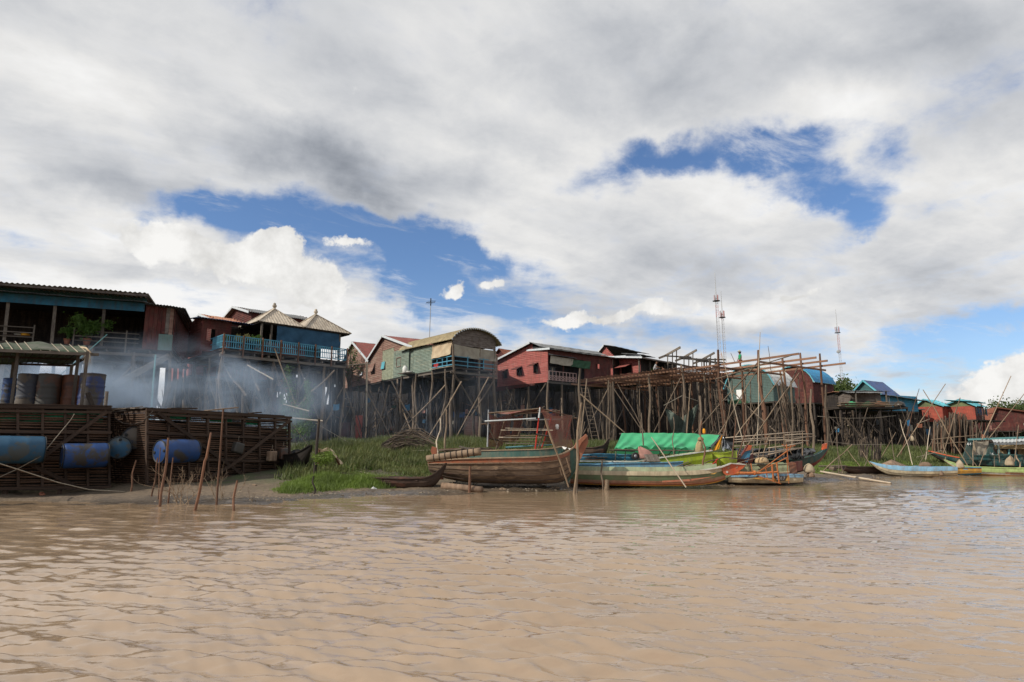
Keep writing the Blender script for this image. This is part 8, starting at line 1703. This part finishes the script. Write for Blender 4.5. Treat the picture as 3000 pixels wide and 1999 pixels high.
# ---------------------------------------------------------------- brush fence, crossed sticks, vines, litter
bf = thing('brush_fence', G(2790, 1330), 'dense upright fence of bundled brown sticks behind the crossed poles', 'fence')
for k in range(230):
    px = rr.uniform(2733, 2852); f = (px - 2733) / 119; top = 1245 - 16 * math.sin(f * 3) + rr.uniform(-14, 18) - (10 if 2780 < px < 2830 else 0); Y = 44 + rr.uniform(-1, 1)
    pole('stick', bf, on(P(px + rr.uniform(-5, 5), 1330, Y), -.1), P(px, top, Y), rr.uniform(.025, .05), rr.choice(['pole', 'pole', 'pole_dark', 'pole_red']), 'p')
for (x0, y0, x1, y1) in ((2728, 1289, 2860, 1275), (2740, 1299, 2850, 1296)): pole('fence_rail', bf, P(x0, y0, 42.6), P(x1, y1, 42.6), .035, 'bamboo', 'p')
for (x0, n, lb) in ((2527, 26, 'small dark clump of upright sticks in the grass, left one'), (2565, 26, 'small dark clump of upright sticks in the grass, right one')):
    r_ = thing('stick_clump', G(x0, 1340), lb, 'sticks')
    for k in range(n): px = x0 + rr.uniform(-11, 13); pole('stick', r_, on(P(px, 1338, 36)), P(px + rr.uniform(-10, 14), rr.uniform(1278, 1305), 36), .028, rr.choice(['pole', 'pole_dark']), 'p')
STK = [((2584, 1351), (2477, 1225), .055, 'pole', 'c', 'thick bent dark branch leaning left of the crossed poles'), ((2691, 1338), (2622, 1147), .03, 'pole', 's', 'thin dark rod tipping left over the blue house'), ((2637, 1338), (2693, 1139), .04, 'pole_red', 'p', 'reddish pole rising right across the blue house end'),
       ((2622, 1346), (2770, 1125), .045, 'bamboo', 'p', 'long bamboo rising right across the teal roof'), ((2836, 1364), (2704, 1142), .045, 'bamboo', 'p', 'long bamboo tipping left that crosses the teal roof'), ((2762, 1328), (2813, 1166), .05, 'bamboo', 'p', 'pole rising before the brush fence to the red house roof'),
       ((2877, 1285), (2962, 1102), .04, 'bamboo', 's', 'tall thin pole above the teal boat, left of the last two'), ((2897, 1282), (3004, 1150), .04, 'bamboo', 's', 'tall thin pole above the teal boat running off the right edge'), ((2675, 1365), (2637, 1230), .04, 'bamboo_pale', 'p', 'pale pole leaning left behind the cream canoe bow'),
       ((2709, 1360), (2725, 1251), .04, 'bamboo_pale', 'p', 'pale pole nearly upright right of the crossed poles'), ((2457, 1389), (2451, 1254), .035, 'pole', 'p', 'slim upright stick in the mud left of the brown canoe'), ((2405, 1384), (2496, 1303), .045, 'bamboo', 'p', 'bent stick rising right from the white wrapped motor'),
       ((2527, 1376), (2482, 1317), .03, 'bamboo', 'p', 'short stick leaning left onto the brown canoe'), ((2531, 1376), (2544, 1306), .03, 'pole', 'c', 'crooked short stick at the right end of the thin log'), ((2573, 1354), (2624, 1267), .035, 'bamboo', 'p', 'stick rising right out of the grass by the stick clumps'),
       ((2624, 1360), (2605, 1254), .035, 'pole', 'c', 'wavy stick standing behind the bow of the cream canoe'), ((2556, 1370), (2526, 1322), .03, 'bamboo', 's', 'short stick leaning left behind the thin log'), ((2688, 1368), (2732, 1290), .03, 'pole', 's', 'short stick leaning right at the mat behind the canoe'),
       ((2862, 1364), (2813, 1300), .03, 'bamboo', 's', 'stick leaning left before the teal cabin post'), ((2868, 1364), (2889, 1312), .03, 'bamboo', 's', 'stick leaning right across the beige curtain'), ((2850, 1362), (2852, 1290), .03, 'bamboo', 'p', 'upright stick beside the white rag'), ((2770, 1348), (2766, 1300), .03, 'bamboo', 'c', 'short stick standing on the dark bow of the teal boat'),
       ((2928, 1352), (2926, 1294), .035, 'pole', 'p', 'stick standing before the round port of the teal boat'), ((2972, 1350), (2984, 1245), .03, 'bamboo', 's', 'pole rising before the teal boat roof, near the edge'), ((2913, 1365), (2913, 1338), .03, 'pole', 's', 'short stake before the number on the teal boat'), ((2990, 1372), (2978, 1335), .06, 'bamboo', 'p', 'thick curved stump leaning at the right edge'),
       ((2470, 1389), (2459, 1340), .03, 'bamboo', 'p', 'short stick right of the slim upright one'), ((2712, 1350), (2672, 1262), .03, 'pole', 's', 'dark short pole under the hanging white bag')]
for (b_, t_, r_, m_, st_, lb) in STK:
    g_ = G(*b_) if b_[0] < 2750 else P(*b_, 33.5); q = pole('leaning_stick', None, g_ - Vector((0, 0, .05)), P(*t_, g_.y + .5), r_ * .66, m_, st_); tag(q, lb, 'stick')
mb = MB(); q = P(2673, 1286, 36); mb.lathe([(.05, 0), (.12, .05), (.10, .2), (.04, .3), (.01, .32)], 9, o=q - Vector((0, 0, .15))); tag(mb.build('hanging_bag', 'cloth_white', None, smooth=True), 'small white bag hanging where the poles cross', 'bag')
rope('thin line stretched across the dark underside by the last platform post', [P(2395, 1220, 42), P(2477, 1226, 42), P(2560, 1225, 43), P(2625, 1218, 45)], .012)
rope('rope running low over the grass from the teal bow to the boats', [P(2395, 1290, 32), P(2500, 1303, 33), P(2595, 1303, 34)], .012)
rope('pale line from the grass up to the teal boat bow', [P(2685, 1340, 36), P(2725, 1330, 36), P(2760, 1320, 36)], .012)
# vines on the props under the balcony
for k, (pts, n, lb) in enumerate((([(898, 1260), (888, 1215), (905, 1170), (898, 1118)], 1500, 'bright vine climbing a thin prop under the balcony house'), ([(872, 1270), (862, 1200), (848, 1120), (843, 1075)], 1000, 'darker vine climbing to the balcony left of the bright one'), ([(830, 1262), (835, 1215), (828, 1160)], 800, 'sparse vine low under the balcony props'))):
    Y = 34 + k; pp = [P(x, y, Y) for x, y in pts]; r_ = thing('climbing_vine', pp[0], lb, 'vine'); mb = MB(); mb.tube(pp, .02, 5); mb.build('stem', 'bark', r_); mb = MB(); rs = np.random.RandomState(50 + k)
    for i in range(n):
        s = rs.rand() ** 1.4 * (len(pp) - 1); j = int(s); c_ = pp[j].lerp(pp[min(j + 1, len(pp) - 1)], s - j); w_ = .34 * (1 - s / len(pp)) + .10; p = c_ + Vector(rs.normal(size=3)) * w_ * .5; a = rs.normal(size=3); a /= np.linalg.norm(a); b = np.cross(a, rs.normal(size=3)); b /= np.linalg.norm(b); sz_ = .05 * rs.uniform(.6, 1.3); a = Vector(a) * sz_; b = Vector(b) * sz_ * .6; mb.quad(p - a, p - b, p + a, p + b)
    mb.build('foliage', 'leaf_shrub', r_, kind='stuff')
for k, (p0, p1, Y, m_, lb) in enumerate((((800, 1112), (725, 1070), 36, 'bamboo_pale', 'white bamboo slanting down under the balcony'), ((865, 1185), (805, 1022), 35, 'bamboo', 'long thin pole leaning left over the balcony rail'), ((905, 1205), (830, 1185), 33, 'bamboo_pale', 'pale pole end pointing right under the balcony'), ((945, 1234), (840, 1224), 32, 'bamboo_pale', 'pale horizontal pole low under the balcony'), ((1085, 1065), (1000, 1072), 46, 'bamboo_pale', 'white pipe running along the pinkish brown wall'), ((1075, 1066), (1073, 1250), 46, 'bamboo_pale', 'pale downpipe standing before the brown gables'))):
    tag(pole('thin_pole', None, P(*p0, Y), P(*p1, Y), .05 if k != 5 else .08, m_, 's'), lb, 'pole')
for k, (p0, p1, Y) in enumerate((((1012, 1142), (1060, 1255), 50), ((1070, 1140), (1150, 1250), 46), ((1148, 1118), (1245, 1268), 41), ((1305, 1128), (1150, 1252), 44), ((1352, 1118), (1250, 1270), 42), ((1140, 1128), (1100, 1190), 46), ((1432, 1105), (1330, 1272), 45))): tag(pole('diagonal_brace', None, P(*p0, Y), on(P(*p1, Y - .5), .1), .05, 'bamboo' if k != 2 else 'pole', 'p' if k != 2 else 'c'), 'diagonal brace pole in the row under the brown gabled houses', 'pole', 'diagonal braces under the brown gabled houses')
# litter along the mud
lt = MB(); rs = random.Random(21)
for k in range(1500):
    x = rs.uniform(-9, 24); d = abs(rs.gauss(0, 1.0)) + .15; y = float(np.interp(x, SHX, SHY)) + d; p = Vector((x, y, H(x, y) + .01)); a_ = rs.uniform(0, 3.14); s = rs.uniform(.012, .05)
    if rs.random() < .35: e = Vector((math.cos(a_), math.sin(a_) * .8, rs.uniform(-.1, .2))) * rs.uniform(.06, .22); lt.beam(p, p + e, .012, .012)
    else: lt.hexa([p + Vector((s * math.cos(a_ + t_) * (1 if z_ < 0 else .7), s * math.sin(a_ + t_) * (.8 if z_ < 0 else .6), z_ * s * .25)) for z_ in (-1, 1) for t_ in (0, 1.6, 3.1, 4.7)])
mat('litter', (.34, .28, .21), (.13, .10, .075), scale=3.5, var=0); o = lt.build('shore_litter', 'litter', None, kind='stuff'); o['label'] = 'twigs, shells and chips littering the muddy shore'
q = G(1094, 1434); sack('whitish plastic bottle lying on the mud below the dark canoe', q, .13, .07, .06, 'plastic_white', 11, name='bottle', cat='bottle')
q = G(122, 1452); sack('reddish stone at the water edge below the left cage', q, .09, .08, .08, 'clay', 12, name='stone', cat='stone')
for k, (px, py, w, lb) in enumerate(((1012, 1413, .18, 'pale flat stone at the foot of the bright grass'), (1118, 1418, .12, 'tan stone on the mud right of the bright grass'), (1472, 1436, .14, 'pale stone in the mud below the wooden boat'), (1624, 1432, .2, 'flat tan block in the mud near the prow'), (745, 1424, .1, 'small pale stone beside the canoe end'))): sack(lb, G(px, py), w, w * .6, w * .35, 'log', 30 + k, name='stone', cat='stone')
# ---------------------------------------------------------------- smoke drifting under the left houses
def smoke(name, c, rad, dens, seed, sc_=.35, lo=.42, hi=.72):
    bm = bmesh.new(); bmesh.ops.create_icosphere(bm, subdivisions=3, radius=1.0); me = bpy.data.meshes.new(name); bm.to_mesh(me); bm.free(); o = bpy.data.objects.new(name, me); o.location = c; o.scale = rad; col.objects.link(o); o['kind'] = 'stuff'; o['label'] = 'pale blue smoke drifting under the left stilt houses'
    m = bpy.data.materials.new('smoke_' + str(seed)); m.use_nodes = True; t = m.node_tree; t.nodes.clear(); b = NB(t); co = b.new('ShaderNodeTexCoord').outputs['Object']; ln = b.new('ShaderNodeVectorMath', operation='LENGTH', inp={0: co}).outputs['Value']
    ge = b.new('ShaderNodeNewGeometry').outputs['Position']; mp = b.new('ShaderNodeMapping', inp={0: ge, 1: (seed * 7, 3, 1), 3: (1, 1, 1.4)}).outputs[0]; n = b.noise(mp, sc_, 4, .55, .8).outputs[0]
    d = b.m('MULTIPLY', b.mr(n, lo, hi, .0, 1, True), b.mr(ln, .35, 1.0, 1, 0, True)); d = b.m('MULTIPLY', d, dens)
    v = b.new('ShaderNodeVolumePrincipled', inp={'Color': (.62, .78, 1, 1), 'Density': d, 'Anisotropy': 0.0}); b.new('ShaderNodeOutputMaterial', inp={1: v.outputs[0]}); me.materials.append(m); o.data.materials[0].cycles.homogeneous_volume = False
smoke('smoke', P(470, 1190, 29), (10.5, 4.5, 3.6), .36, 1, .36, .46, .66)
smoke('smoke', P(170, 1150, 26.5), (4.5, 3.0, 2.0), .5, 2, .4, .3, .6)
smoke('smoke', P(1180, 1190, 36), (15.5, 4.5, 3.8), .028, 3, .25, .4, .75)
